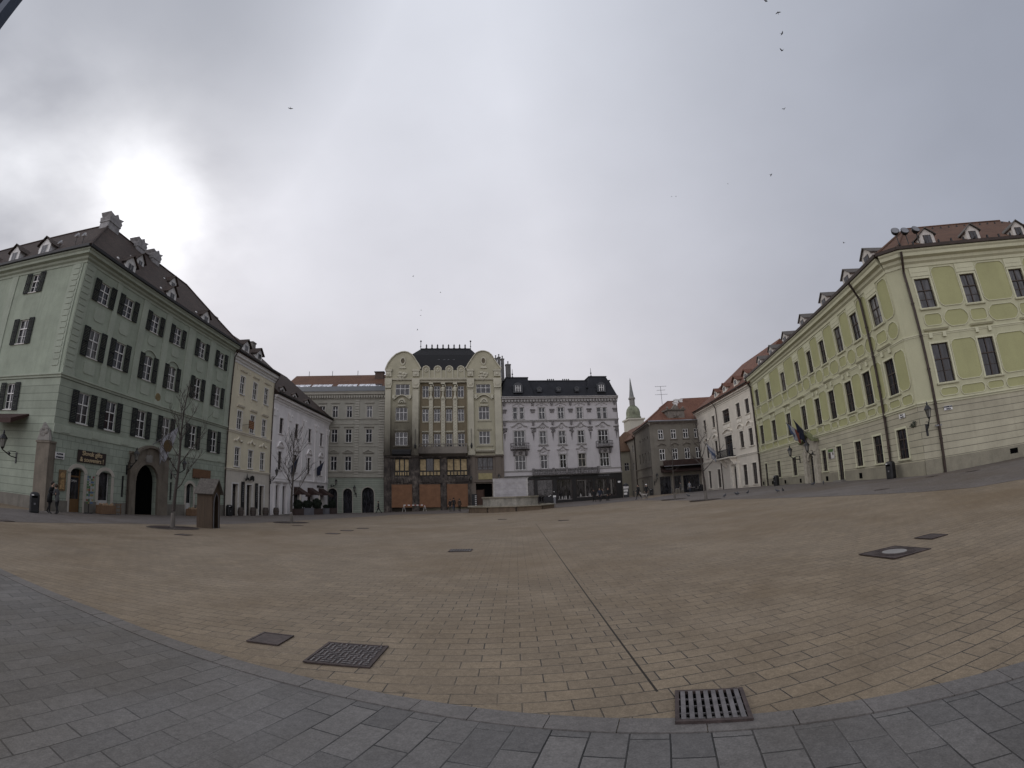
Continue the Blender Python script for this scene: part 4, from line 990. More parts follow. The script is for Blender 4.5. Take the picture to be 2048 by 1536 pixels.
for (cx, z) in ((2.7, 14.6), (15.7, 14.6)):
    b.brk()
    b.arc(cx, z, .38, .62, 0, 180, -.25, .0, 10, 1, 1.25); b.arc(cx, z, .12, .26, 0, 180, -.25, 0, 8, 1, 1.3); b.box(cx-.62, cx+.62, -.2, 0, 14.05, 14.3)
    hood_seg(b, cx-1.3, cx+1.3, 15.05, .75, -.3, .16); b.box(cx-1.5, cx-1.1, -.3, 0, 15.3, 15.9).box(cx+1.1, cx+1.5, -.3, 0, 15.3, 15.9)
    b.prof([(.02, 10.15), (-.1, 10.2), (-.2, 10.4), (.02, 10.45)], cx-1.1, cx+1.1); b.prof([(.02, 7.55), (-.12, 7.6), (-.2, 7.82), (.02, 7.88)], cx-1.25, cx+1.25)
    b.prof([(.02, 11.55), (-.1, 11.58), (-.15, 11.75), (.02, 11.8)], cx-1.1, cx+1.1)
b.prof([(.02, 6.6), (-.35, 6.75), (-.5, 6.95), (-.5, 7.1), (.02, 7.2)], 14.3, 17.1); b.build('bay_ornament', AP, g, FAN)
# balcony
b = MB(); b.box(5.4, 12.95, -1.05, .0, 6.55, 6.85).prof([(0, 6.15), (-.3, 6.2), (-.9, 6.5), (-.9, 6.56), (0, 6.56)], 5.6, 12.8); b.box(5.45, 12.9, -1.02, -.88, 6.85, 7.6).box(5.4, 12.95, -1.06, -.84, 7.9, 8.05)
for i in range(12): x = 5.5+7.3*i/11; b.box(x-.09, x+.09, -1.04, -.86, 7.6, 7.9)
relief(b, 7.2, 7.2, 2.6, .6, -1.5, 2, 10); relief(b, 11.2, 7.2, 2.6, .6, -1.5, 3, 10); b.box(5.45, 5.6, -1.0, 0, 6.85, 7.9).box(12.75, 12.9, -1.0, 0, 6.85, 7.9); b.build('balcony', sooty('sooty_balcony_stone', (.2, .18, .155), 5.5, 12, 9), g, FAN)
MB().prof([(.02, 7.3), (-.5, 7.0), (-.5, 6.5), (-.1, 6.3), (.02, 6.3)], 1.3, 4.2).build('bay_canopy', simple('charred_metal', (.014, .013, .014), .8), g, FAN)
for x in (4.9, 13.6):
    MB().tube([(x, -.35, 10.4), (x, -.55, 8.4), (x, -.55, 8.2)], .03, 5).lathe((x, -.55, 7.35), [(.03, 0), (.14, .15), (.16, .5), (.05, .85)], 8).build('hanging_lantern', BLACK, g, FAN)
b = MB(); v = [(2.2, 1.0, 20.2), (16.3, 1.0, 20.2), (14.9, 3.4, 23.6), (3.7, 3.4, 23.6), (13.9, 5.2, 25.2), (5.2, 5.2, 25.2), (18.2, 10.5, 20.2), (.4, 10.5, 20.2), (14.9, 8.2, 23.6), (3.7, 8.2, 23.6), (13.9, 6.4, 25.2), (5.2, 6.4, 25.2), (2.2, 1.0, 18.0), (16.3, 1.0, 18.0), (18.2, 10.5, 18.0), (.4, 10.5, 18.0), (13.8, .5, 18.0), (4.8, .5, 18.0), (13.2, .5, 20.4), (5.3, .5, 20.4)]
b.solid(v, [(0, 1, 2, 3), (3, 2, 4, 5), (5, 4, 10, 11), (6, 7, 9, 8), (8, 9, 11, 10), (1, 6, 8, 2), (2, 8, 10, 4), (7, 0, 3, 9), (9, 3, 5, 11), (12, 13, 1, 0), (13, 14, 6, 1), (14, 15, 7, 6), (15, 12, 0, 7)])
rf = b.build('roof', simple('dark_slate', (.008, .008, .009), .85, var=.25, sc=6), g, FAN)
b = MB().tube([(5.2, 5.2, 25.25), (13.9, 5.2, 25.25)], .1, 6)
for i in range(8): x = 6.2+6.75*i/7; b.prism([(x-.28, 25.25), (x+.28, 25.25), (x+.1, 25.5), (x+.14, 25.85), (x, 26.15), (x-.14, 25.85), (x-.1, 25.5)], 5.15, 5.25)
for x in (5.2, 13.9): b.tube([(x, 5.2, 25.2), (x, 5.2, 26.7)], .06, 6).ball((x, 5.2, 26.65), .16).ball((x, 5.2, 25.7), .12)
b.build('roof_cresting', BLACK, rf, FAN)
b = MB()
for x, a in ((6.4, 0), (7.6, 0), (11.9, 0), (12.9, 0)): b.brk(); b.box(x-.55, x+.55, 3.15, 3.35, 23.15, 23.22)
for x in (8.3, 9.2, 9.9, 10.8): b.brk(); b.solid([(x-.3, 2.6, 22.45), (x+.3, 2.6, 22.5), (x+.3, 2.9, 22.8), (x-.3, 2.9, 22.7), (x-.3, 2.7, 22.4), (x+.3, 2.7, 22.45), (x+.3, 3, 22.7), (x-.3, 3, 22.6)], [(0, 1, 2, 3), (4, 5, 6, 7), (0, 1, 5, 4), (2, 3, 7, 6)])
b.build('roof_light', LEAD, rf, FAN)
CHS = stonework('sooty_chimney', (.13, .125, .12))
for x, z1, w_ in ((18.75, 22.6, .45), (19.35, 22.3, .5), (20.3, 21.3, .85), (18.2, 22.4, .4)): chimney(g, FAN, x, 4.5, 15.2, w_, .7, z1+.9-15.2, CHS, 1)

# ================================================================== 6. VIOLET GREY PALACE
FVI = frame(-1.766, 72.918, 7.0)
g = empty('mansard_palace', (-1.7, 72.9, gz(-1.7, 72.9))); tag(g, 'lilac grey ornate palace with a dark mansard roof and a black shopfront', 'building')
V1 = plaster('lilac_render', (0.438, 0.414, 0.414), .1, .22); V2 = plaster('lilac_trim', (0.356, 0.339, 0.328), .2, .3); V3 = simple('dark_lilac_relief', (.13, .12, .118), .9, var=.4)
T1 = [(1.78, 2.46, 11.92, 13.83), (2.86, 3.54, 11.92, 13.83), (5.97, 6.97, 11.85, 13.76), (9.1, 10.08, 11.85, 13.74), (12.24, 13.22, 11.8, 13.7), (15.72, 16.43, 11.72, 13.62), (16.73, 17.4, 11.72, 13.62)]
T2 = [(1.79, 3.54, 7.5, 10.04), (5.95, 7.0, 7.82, 9.89), (9.07, 10.12, 7.8, 9.88), (12.23, 13.28, 7.83, 9.87), (15.67, 17.35, 7.5, 9.89)]
T3 = [(1.88, 3.54, 3.83, 6.11), (5.94, 7.0, 3.91, 6.07), (9.05, 10.08, 3.94, 6.1), (12.1, 13.28, 4.03, 6.15), (15.73, 17.3, 3.93, 6.15)]
wall(g, FVI, 0, 19.3, 2.75, 15.0, T1+T2+T3, V1, .25)
shell(g, FVI, .02, 19.28, .5, 13.5, -2.9, 15.2, V1)
for i, (a, c, d, e) in enumerate(T1+T2+T3):
    k = 'three' if c-a > 1.5 else ('one' if c-a < .8 else 'cross')
    window(g, FVI, a, c, d, e, .1, CREAM if (a, d) == (12.1, 4.03) else WHITE, random.choice([GL_D, GL_M, GL_M]), k, .6, False); surround(g, FVI, a, c, d, e, V2, .16 if c-a > .8 else .08)
b = MB()
for a, c, d, e in T2[1:4]+[T2[0], T2[4]]:
    b.brk()
    x = (a+c)/2; w_ = (c-a)/2+.45; n = 10
    for i in range(n):
        f = lambda t: e+.75+.45*math.exp(-((t-.5)/.2)**2)-.12*math.cos(2*math.pi*t)
        t0, t1 = i/n, (i+1)/n; b.prism([(x-w_+2*w_*t0, f(t0)), (x-w_+2*w_*t1, f(t1)), (x-w_+2*w_*t1, f(t1)+.13), (x-w_+2*w_*t0, f(t0)+.13)], -.24, .02)
    relief(b, x, e+.6, .9, .5, -.2, int(x), 8); b.prof([(.02, d-.35), (-.12, d-.3), (-.2, d-.15), (.02, d-.1)], a-.3, c+.3) if c-a < 1.5 else None
for a, c, d, e in T3[1:4]:
    b.brk()
    x = (a+c)/2; w_ = .95
    for s_ in (-1, 1): b.prism([(x+s_*w_, e+.72), (x+s_*.5, e+.78), (x, e+1.3), (x, e+1.46), (x+s_*.5, e+.93), (x+s_*w_, e+.86)], -.26, .02)
    relief(b, x, e+.62, 1.3, .4, -.2, int(x)+3, 8); b.box(x-.75, x-.6, -.15, .02, e-.2, e+.5).box(x+.6, x+.75, -.15, .02, e-.2, e+.5)
b.build('window_pediment', V2, g, FVI)
b = MB()
for x in (.35, 4.95, 8.1, 11.2, 14.35, 18.85):
    b.brk()
    for z, h in ((14.1, .55), (10.9, .7)): b.box(x-.16, x+.16, -.22, .02, z, z+h)
    b.box(x-.42, x+.42, -.16, .02, 13.3, 13.5); b.box(x-.3, x+.3, -.1, .02, 12.9, 13.3); relief(b, x, 10.0, .7, .7, -.24, int(x*7), 7); b.box(x-.45, x+.45, -.2, .02, 10.35, 10.5); b.prism([(x-.16, 9.6), (x+.16, 9.6), (x, 8.4)], -.08, .02)
b.build('console', V3, g, FVI)
b = MB()
for x in (2.66, 6.47, 9.6, 12.73, 16.55): b.brk(); hood_seg(b, x-.95, x+.95, 14.05, .35, -.12, .1); relief(b, x, 14.1, .5, .3, -.14, int(x), 5)
b.build('window_hood', V2, g, FVI)
cornice(g, FVI, -.05, 19.4, 14.55, 15.5, .7, V2, teeth=.5); band(g, FVI, 0, 19.35, 11.42, 11.75, .22, V2); band(g, FVI, 0, 19.35, 3.5, 3.72, .14, V2); band(g, FVI, 0, 19.35, 2.72, 2.95, .3, V2)
for x0, x1 in ((1.2, 4.2), (15.15, 18.05)):
    b = MB(); n = 10; f = lambda t: -.15-.95*math.sin(math.pi*t)**.7
    for i in range(n):
        t0, t1 = i/n, (i+1)/n; xa, xb = x0+(x1-x0)*t0, x0+(x1-x0)*t1
        b.solid([(xa, 0, 6.9), (xb, 0, 6.9), (xb, f(t1), 7.05), (xa, f(t0), 7.05), (xa, 0, 7.15), (xb, 0, 7.15), (xb, f(t1), 7.15), (xa, f(t0), 7.15)], [(0, 1, 2, 3), (4, 5, 6, 7), (3, 2, 6, 7)])
        b.tube([(xa, f(t0), 7.1), (xa+.04, f(t0)-.1, 7.5), (xa, f(t0), 8.0)], .05, 5); b.tube([(xa, f(t0), 8.0), (xb, f(t1), 8.0)], .06, 5); b.tube([(xa, f(t0)-.06, 7.55), (xb, f(t1)-.06, 7.55)], .05, 5)
    b.prof([(0, 6.0), (-.2, 6.1), (-.6, 6.9), (0, 6.92)], x0+.4, x0+.7); b.prof([(0, 6.0), (-.2, 6.1), (-.6, 6.9), (0, 6.92)], x1-.7, x1-.4); relief(b, (x0+x1)/2, 6.55, 1.0, .5, -.6, 3)
    b.build('balcony', V3, g, FVI)
# shopfront
SB = simple('black_shopfront', (.010, .009, .009), .45, var=.3); SBR = simple('dark_red_brown_shopfront', (.028, .016, .014), .6, var=.3)
S1 = [(.9, 3.3, -2.2, 2.4), (3.75, 4.75, -1.4, 2.3), (5.2, 7.7, -1.6, 2.2), (8.35, 10.85, -1.2, 2.1), (11.5, 14.2, -.95, 2.05), (14.65, 16.6, -.85, 1.98), (16.95, 18.2, -.9, 1.9)]
wall(g, FVI, 0, 19.3, -2.9, 2.75, S1, SB, .3, ret=.6)
DISP = glassmat('shop_glass', (.035, .032, .032), .05, .6)
for a, c, d, e in S1:
    wo = MB().box(a, a+.07, .08, .16, d, e).box(c-.07, c, .08, .16, d, e).box(a+.07, c-.07, .08, .16, d, d+.08).box(a+.07, c-.07, .08, .16, e-.1, e).build('shop_window', SBR, g, FVI)
    MB().box(a+.06, c-.06, .12, .135, d+.05, e-.05).build('pane', DISP, wo, FVI)
rr = random.Random(5)
for a, c, d, e in S1[3:6]:
    b = MB()
    for i in range(7): x = rr.uniform(a+.3, c-.4); b.lathe((x, .07, d+.08), [(.05, 0), (.14*rr.uniform(.6, 1), .2), (.06, .45*rr.uniform(.6, 1.3)), (.02, .6)], 8, sy=.3)
    b.box(a+.1, c-.1, .03, .075, d+.08, d+.16); b.build('window_display', simple('pale_shop_goods', (.22, .21, .2), .6, var=.6), g, FVI)
MB().box(11.6, 13.2, .03, .08, 1.75, 1.87).box(12.9, 13.1, .03, .08, -.7, 1.75).box(16.0, 16.1, .03, .08, -.6, 1.8).box(17.25, 17.5, .03, .08, -.6, 1.7).build('curtain', simple('grey_drape', (.12, .11, .1), .9), g, FVI)
b = MB(); b.box(18.5, 18.95, -.05, 0, 1.1, 1.4); b.build('wall_plate', WHITE, g, FVI)
b = MB(); b.prof([(.0, 2.75), (-.7, 2.78), (-.8, 2.9), (-.8, 2.98), (0, 3.0)], 4.5, 15.2)
for i in range(40):
    x = 4.7+10.3*i/39; b.lathe((x, -.7, 2.98), [(.07, 0), (.1, .25), (.05, .45), (.09, .7)], 6)
b.box(4.5, 15.2, -.8, -.6, 3.66, 3.82)
for x in (4.6, 7.8, 9.9, 12.4, 15.1): b.box(x-.18, x+.18, -.85, -.55, 2.98, 3.95)
b.build('balustrade', V3, g, FVI)
text_mesh(g, FVI, 'MAXIMILIAN', 6.5, -.03, 2.42, .26, LEAD, sx=1.1); text_mesh(g, FVI, 'DELIKATESSO', 9.6, -.03, 2.42, .26, LEAD, sx=1.1); text_mesh(g, FVI, 'CAFE  MAYER', 16.2, -.03, 2.42, .28, LEAD, sx=1.1)
# mansard
MAN = courses('dark_slate_mansard', (.030, .031, .036), .3, .4, .01, .6, var=.3)
b = MB()
def mans(b, x0, x1, z0, z1, y0, y1, yi, inset):
    b.solid([(x0, y0, z0), (x1, y0, z0), (x1, y1, z0), (x0, y1, z0), (x0+inset, yi, z1), (x1-inset, yi, z1), (x1-inset, y1-yi, z1), (x0+inset, y1-yi, z1)], [(0, 1, 5, 4), (1, 2, 6, 5), (2, 3, 7, 6), (3, 0, 4, 7), (4, 5, 6, 7)])
mans(b, 0, 19.3, 15.5, 18.5, -.25, 12, 1.3, .6); mans(b, .05, 5.3, 15.52, 18.9, -.45, 6, .75, .85); mans(b, 14.0, 19.35, 15.52, 17.1, -.45, 6, .15, .55); mans(b, 14.25, 18.75, 17.0, 19.05, .1, 6, .75, .75)
b.box(.8, 4.6, .65, 5, 18.88, 19.02); b.box(14.9, 18.1, .65, 5, 19.03, 19.16); b.box(.4, 18.9, 1.2, 10, 18.48, 18.6)
rf = b.build('roof', MAN, g, FVI)
for x in (2.65, 16.6):
    b = MB(); b.prism([(x-.75, 16.1), (x+.75, 16.1), (x+.75, 17.2)]+[(x+.75*math.cos(R(t)), 17.2+.6*math.sin(R(t))) for t in range(20, 180, 20)]+[(x-.75, 17.2)], -.6, .8); dm = b.build('dormer', ZINC, rf, FVI)
    MB().box(x-.42, x-.34, -.66, -.6, 16.3, 17.3).box(x+.34, x+.42, -.66, -.6, 16.3, 17.3).box(x-.04, x+.04, -.66, -.6, 16.3, 17.35).box(x-.34, x+.34, -.655, -.6, 16.85, 16.92).build('window_frame', WHITE, dm, FVI); MB().box(x-.4, x+.4, -.62, -.605, 16.3, 17.35).build('pane', GL_M, dm, FVI)
for x in (6.2, 9.4, 12.5):
    b = MB(); b.arc(x, 16.8, .2, .42, 0, 360, -.15, .6, 14); b.box(x-.42, x+.42, -.12, .6, 16.35, 16.45); dm = b.build('round_dormer', ZINC, rf, FVI); MB().arc(x, 16.8, .01, .2, 0, 360, -.05, -.03, 10).build('pane', GL_M, dm, FVI)
for x, zb in ((2.2, 19.0), (15.9, 19.15)): MB().tube([(x, 2.5, zb-.1), (x, 2.5, zb+1.9)], [.08, .03], 6).ball((x, 2.5, zb+1.0), .14).ball((x, 2.5, zb+.4), .2).build('finial', ZINC, rf, FVI)
for x in (9.0, 11.7): chimney(rf, FVI, x, 4, 18.0, 1.35, .7, .95, CHS, 4)
chimney(rf, FVI, 4.0, 4.2, 18.6, .6, .5, .5, CHS, 2)
downpipe(g, FVI, [(19.2, -.6, 15.3), (19.22, -.12, 14.4), (19.22, -.12, 3)], .05)

# ================================================================== 7. GREY HOUSE WITH CAFE, RIGHT OF THE LANE
FRG = frame(31.367, 75.484, 7.4); cw = FRG @ Vector((-9.1, 0, 0)); FRL = frame(cw.x, cw.y, 266)
g = empty('cafe_house', (cw.x, cw.y, gz(cw.x, 75))); tag(g, 'dark grey corner house with an orange tiled roof above a cafe', 'building')
Q1 = plaster('warm_grey_render', (0.185, 0.168, 0.140), .2, .3); Q2 = simple('grey_brown_trim', (0.161, 0.140, 0.119), .9, var=.3); Q3 = simple('dark_red_canopy', (.032, .017, .014), .85, var=.3)
QX = [-7.1, -4.72, -2.4, -.25]
W1 = [(x-.48, x+.48, 7.78, 9.36) for x in QX]; W2 = [(x-.5, x+.5, 4.27, 6.14) for x in QX]; W0 = [(-7.9, -5.8, -2, 1.6), (-5.4, -3.9, -.6, 1.6), (-3.6, -.4, -2, 1.6)]
wall(g, FRG, -9.1, .4, 3.2, 10.5, W1+W2, Q1, .2, ret=0); wall(g, FRG, -9.1, .4, -2.2, 3.2, W0, Q1, .5, ret=0)
shell(g, FRG, -6.2, .38, .55, 12.5, -2.1, 10.5, Q1)
for a, c, d, e in W1+W2: window(g, FRG, a, c, d, e, .06, WHITE, GL_D, tr=.62, bars=False, fw=.09)
for a, c, d, e in W0:
    wo = MB().box(a, a+.07, .2, .27, d, e).box(c-.07, c, .2, .27, d, e).box(a+.07, c-.07, .2, .27, e-.08, e).build('shop_window', LEAD, g, FRG); MB().box(a+.05, c-.05, .23, .25, d, e-.05).build('pane', GL_D, wo, FRG)
b = MB()
for x in QX: b.brk(); hood_seg(b, x-.75, x+.75, 6.65, .35, -.2, .14); b.prof([(.02, 7.55), (-.1, 7.58), (-.16, 7.7), (.02, 7.74)], x-.7, x+.7)
b.build('window_hood', Q2, g, FRG)
MB().prof([(0, 3.1), (-1.5, 3.25), (-1.5, 3.4), (-1.45, 3.4), (0, 3.35)], -7.7, .4).box(-7.75, .4, -1.55, -1.45, 3.2, 4.15).prof([(0, 2.3), (-1.2, 2.2), (-1.25, 2.4), (0, 3.05)], -7.6, .4).build('cafe_canopy', Q3, g, FRG)
MB().box(-7.7, .4, -1.6, -1.54, 3.12, 3.24).build('canopy_rim', LEAD, g, FRG)
text_mesh(g, FRG, 'Cafe Roland', -6.7, -1.3, 2.75, .26, LEAD)
cornice(g, FRG, -9.2, .4, 10.2, 10.75, .5, Q2); MB().solid([(-9.5, -.6, 10.75), (.4, -.6, 10.75), (.4, .6, 11.3), (-9.0, .6, 11.3), (-9.5, -.6, 10.68), (.4, -.6, 10.68), (.4, .6, 10.9), (-9.0, .6, 10.9)], [(0, 1, 2, 3), (7, 6, 5, 4), (0, 4, 5, 1), (0, 3, 7, 4)]).build('metal_eaves', LEAD, g, FRG)
# lane front of the same house
LW_ = [(x-.4, x+.4, z, z+h) for x, z, h in ((-2.0, 8.1, .45), (-4.2, 8.1, .45), (-5.8, 8.1, .45), (-8.5, 8.1, .45), (-2.2, 4.3, 1.7), (-4.6, 4.3, 1.7), (-7.0, 4.3, 1.7), (-9.6, 4.3, 1.7), (-3.5, -.9, 2.4), (-8.5, -.9, 2.2))]
wall(g, FRL, -13.5, 0, -2.3, 10.4, LW_, Q1, .25, ret=0)
for a, c, d, e in LW_: MB().box(a-.01, c+.01, .14, .17, d, e).build('window', GL_D, g, FRL)
shell(g, FRL, -13.4, -3.2, .3, 10, -2.2, 10.3, Q1)
band(g, FRL, -13.5, 0, 1.7, 1.95, .12, Q2); band(g, FRL, -13.5, 0, 3.2, 3.45, .14, Q2); cornice(g, FRL, -13.5, 0.5, 10.0, 10.6, .45, Q2)
TILE_R = tiles('orange_red_tiles', (.135, .060, .040), (.19, .092, .060))
rf, J = lroof(g, (FRL @ Vector((-13.5, 0, 0))).xy, (cw.x, cw.y), (cw.x, cw.y), (FRG @ Vector((.4, 0, 0))).xy, (FRG @ Vector((-2, 9, 0))).xy, 5.4, 10.7, 15.2, .5, TILE_R)
b = MB().box(-5.3, -2.1, .3, 2.5, 10.9, 12.6).prof([(2.5, 12.6), (.1, 12.62), (.0, 12.85), (2.5, 12.9)], -5.5, -1.9).prism([(-4.3, 12.9), (-3.0, 12.9), (-3.2, 13.3), (-3.65, 13.75), (-4.1, 13.3)], .4, .9)
for x in (-5.2, -2.2): b.ball((x, .5, 13.1), .22)
relief(b, -3.7, 11.7, 1.2, .8, .2, 6, 8); b.build('attic_gable', Q2, g, FRG)
for x, y, z, h in ((-1.6, 4.3, 14, 1.9), (-1.0, 5, 14, 2.5), (.1, 5.4, 14.2, 2.4)): chimney(rf, FRG, x, y, z-1, .6, .6, h, WHITE)
an = MB().tube([(-3.9, 4.9, 14.6), (-3.9, 4.9, 17.9)], .04, 6)
for z, l in ((17.8, 1.1), (17.1, .8), (16.3, 1.2)):
    an.tube([(-3.9-l, 4.9, z+.05), (-3.9+l, 4.7, z+.12)], .025, 4)
    for k in range(-3, 4): an.tube([(-3.9+l*k/3.2, 4.65, z+.1), (-3.9+l*k/3.2, 5.1, z+.1)], .015, 4)
an.build('aerial', LEAD, rf, FRG)

# lane houses behind
def plain_house(label, Mw, x0, x1, dep, zb, ze, zr, wm, rm, rows, nwin, cat='building', name='town_house', h=1.5, ww=.9, hip=0):
    o = Mw @ Vector(((x0+x1)/2, 0, zb)); gg = empty(name, (o.x, o.y, zb)); tag(gg, label, cat)
    ops = [(x0+(x1-x0)*(i+.5)/nwin-ww/2, x0+(x1-x0)*(i+.5)/nwin+ww/2, r, r+h) for r in rows for i in range(nwin)]
    wall(gg, Mw, x0, x1, zb, ze, ops, wm, .2)
    for a, c, d, e in ops: window(gg, Mw, a, c, d, e, .08, OFFW, GL_D, bars=False)
    shell(gg, Mw, x0+.02, x1-.02, .3, dep-.02, zb, ze, wm)
    r_ = gable_roof(gg, Mw, x0-.2, x1+.2, -.4, zr, dep/2, ze+.02, dep+.3, rm, hip, hip)
    return gg
q = FRL @ Vector((-13.5, 0, 0)); FL2 = frame(q.x, q.y, 274)
plain_house('pale grey house further down the lane, behind the dark cafe house', FL2, -15, -.05, 8, -2.4, 9.7, 13.2, plaster('lane_grey_render', (.22, .20, .17), .15, .3), TILE_O, (3.6, 7.0), 5, h=1.4, ww=.7)
downpipe(g, FRL, [(-13.4, -.5, 10.2), (-13.4, -.12, 9.4), (-13.4, -.12, -2)], .09)
plain_house('small cream house under a brown hipped roof, far down the lane', frame(18.5, 93, -18), 0, 8, 8, -2.4, 7.6, 11.9, plaster('far_cream_render', (.30, .28, .22), .12, .2), tiles('brown_tiles_far', (.115, .065, .04), (.15, .09, .055)), (3.6,), 5, h=1.6, hip=3.8)
plain_house('house with a bright orange roof rising behind the cafe house', frame(34.5, 86, -2), 0, 16, 9, -2, 12.6, 17.6, WHITE, TILE_R, (9.6,), 4)

# ================================================================== cathedral tower
g = empty('church_tower', (38.6, 145, -2)); tag(g, 'distant white church tower with a green dome and a slender grey spire', 'church')
FCH = frame(38.6, 145, 8); CHW = plaster('limewashed_tower', (.40, .38, .32), .1, .2); VERD = simple('green_copper', (0.155, 0.165, 0.110), .7, var=.45, sc=.5)
MB().box(-2.5, 2.5, -2.5, 2.5, -2, 21.6).build('tower_body', CHW, g, FCH); MB().box(-2.85, 2.85, -2.85, 2.85, 21.5, 22.0).build('tower_cornice', CHW, g, FCH)
MB().box(-.5, .5, -2.54, -2.5, 15.5, 18.5).build('belfry_opening', VOID, g, FCH)
MB().lathe((0, 0, 22.0), [(2.55, 0), (2.6, .5), (2.35, .9), (2.35, 2.2), (2.1, 3.2), (1.5, 4.0), (1.0, 4.4), (.9, 4.5)], 10).build('dome', VERD, g, FCH, smooth=False)
MB().lathe((0, 0, 26.3), [(.95, 0), (.95, 2.2), (1.2, 2.3), (1.15, 2.7), (.75, 3.1)], 8).build('lantern', simple('tower_lead', (.16, .155, .14), .7), g, FCH)
MB().lathe((0, 0, 29.3), [(.85, 0), (.5, 2.6), (.16, 5.8), (.05, 6.4)], 8).build('spire', simple('tower_slate', (.15, .155, .15), .7), g, FCH)

# ================================================================== 8. CREAM WHITE HOUSE (right)
FRW = frame(30.209, 53.395, 267)
g = empty('cream_house', (30.2, 53.4, gz(30.2, 53.4))); tag(g, 'cream white house with an iron balcony and a blue and white flag', 'building')
P1 = plaster('cream_white_render', (0.625, 0.575, 0.494), .1, .2); P2 = simple('cream_white_trim', (0.672, 0.624, 0.540), .85)
W1 = [(-18.9, -17.7, 8.35, 10.12), (-14.85, -13.7, 8.35, 10.15), (-10.35, -7.8, 8.3, 10.2), (-5.25, -3.95, 8.35, 10.25), (-2.27, -1.05, 8.35, 10.25)]
W2 = [(-18.7, -17.5, 3.9, 6.15), (-14.7, -13.55, 4.05, 6.25), (-10.6, -7.75, 3.25, 6.4), (-5.15, -3.87, 4.2, 6.4), (-2.2, -.97, 4.18, 6.4)]
W3 = [(-18.7, -17.5, -.95, 1.83), (-14.7, -13.4, -.92, 1.85), (-8.25, -6.9, -2, 1.9, 'round'), (-5.08, -3.77, -.8, 1.9), (-2.16, -.82, -.75, 1.95)]
wall(g, FRW, -22.1, 0, -2.2, 11.8, W1+W2+W3, P1, .25); shell(g, FRW, -22.05, -.02, .32, 10, -2.1, 11.9, P1)
for w_ in W1+W2+W3:
    a, c, d, e = w_[:4]; dr = len(w_) > 4 or (a, d) == (-10.6, 3.25)
    window(g, FRW, a, c, d, e, .12, DARKW, GL_D, 'cross', .7, not dr, .08, 'door' if dr else 'window'); surround(g, FRW, a, c, d, e, P2, .17, sill=not dr)
b = MB()
for a, c, d, e in W2: b.brk(); hood_seg(b, a-.35, c+.35, e+.45, .45, -.2, .16); b.box(a-.2, c+.2, -.1, .02, e+.2, e+.4)
for a, c, d, e in W1: b.brk(); b.box(a-.1, c+.1, -.08, .02, d-.75, d-.25)
b.build('window_hood', P2, g, FRW)
cornice(g, FRW, -22.2, 0, 11.2, 12.0, .55, P2); band(g, FRW, -22.1, 0, 3.05, 3.35, .16, P2); MB().prof([(-.5, 12.0), (-.66, 12.02), (-.68, 12.18), (-.5, 12.12)], -22.2, 0).build('gutter', COPPER, g, FRW)
gable_roof(g, FRW, -22.2, 1.0, -.55, 17.5, 5, 12.02, 10.4, TILE_R, 10.5, 0)
for x in (-1.3, -4.8, -9.0, -12.6): dormer(g, FRW, x, 12.8, 1.3, .75, .2, 2.6, P2, TILE_R, .5, over=.28)
b = MB().box(-11.6, -6.9, -1.15, 0, 3.28, 3.42)
for i in range(30):
    x = -11.5+4.5*i/29; b.tube([(x, -1.1, 3.42), (x, -1.1, 4.35)], .022, 4)
b.box(-11.55, -6.95, -1.13, -1.07, 4.33, 4.4); b.box(-11.55, -11.5, -1.1, 0, 4.33, 4.4).box(-7, -6.95, -1.1, 0, 4.33, 4.4); bo = b.build('balcony', BLACK, g, FRW)
b = MB().box(-11.7, -6.8, -1.2, 0, 3.12, 3.28)
for x in (-11.0, -9.2, -8.6, -7.3): b.brk(); b.prof([(0, 1.9), (-.3, 2.1), (-1.0, 3.0), (-1.0, 3.12), (0, 3.12)], x-.13, x+.13)
b.box(-9.1, -8.5, -.3, 0, -2, 2.2).box(-6.75, -6.2, -.3, 0, -2, 2.2).box(-9.2, -6.1, -.36, 0, 2.2, 2.5); b.build('portal', P2, g, FRW)
downpipe(g, FRW, [(-12.6, -.6, 12), (-12.6, -.12, 11), (-12.6, -.12, 3.2), (-12.5, -.12, -1.2)], .07)

# ================================================================== 9. LIME GREEN TOWN HALL (right)
FGR = frame(23.732, 21.271, 258.6); FGC = frame(23.732, 21.271, -50); FGS = frame(24.387, 20.489, -21.1)
g = empty('town_hall', (23.7, 21.3, gz(23.7, 21.3))); tag(g, 'long lime green town hall with a red brown tiled roof', 'building')
H1 = plaster('pale_lime_render', (0.441, 0.429, 0.292), .1, .2); H2 = plaster('lime_panel_render', (0.347, 0.341, 0.179), .1, .15); H3 = courses('cream_grooved_render', (.43, .40, .30), .4, None, .022, .36, off=(0, .2)); H4 = plaster('town_hall_plinth', (.25, .23, .175), .25, .3); HT = plaster('pale_lime_trim', (0.524, 0.512, 0.366), .08, .15)
T1 = [(1.67, 2.86, 8.78, 10.76), (4.78, 5.86, 8.75, 10.74), (7.66, 8.74, 8.7, 10.69), (10.85, 11.83, 8.62, 10.62), (13.74, 14.71, 8.55, 10.55), (16.8, 17.8, 8.48, 10.45), (20.8, 22.0, 8.45, 10.42), (25.5, 26.75, 8.5, 10.48), (29.95, 31.3, 8.58, 10.6)]
T2 = [(1.58, 2.73, 4.08, 6.37), (4.73, 5.82, 4.05, 6.35), (7.6, 8.72, 4.02, 6.33), (10.7, 11.8, 3.98, 6.3), (13.62, 14.68, 3.93, 6.22), (16.82, 17.93, 3.9, 6.15), (20.78, 22.05, 3.85, 6.12), (25.4, 26.7, 3.87, 6.13), (29.82, 31.15, 3.92, 6.17)]
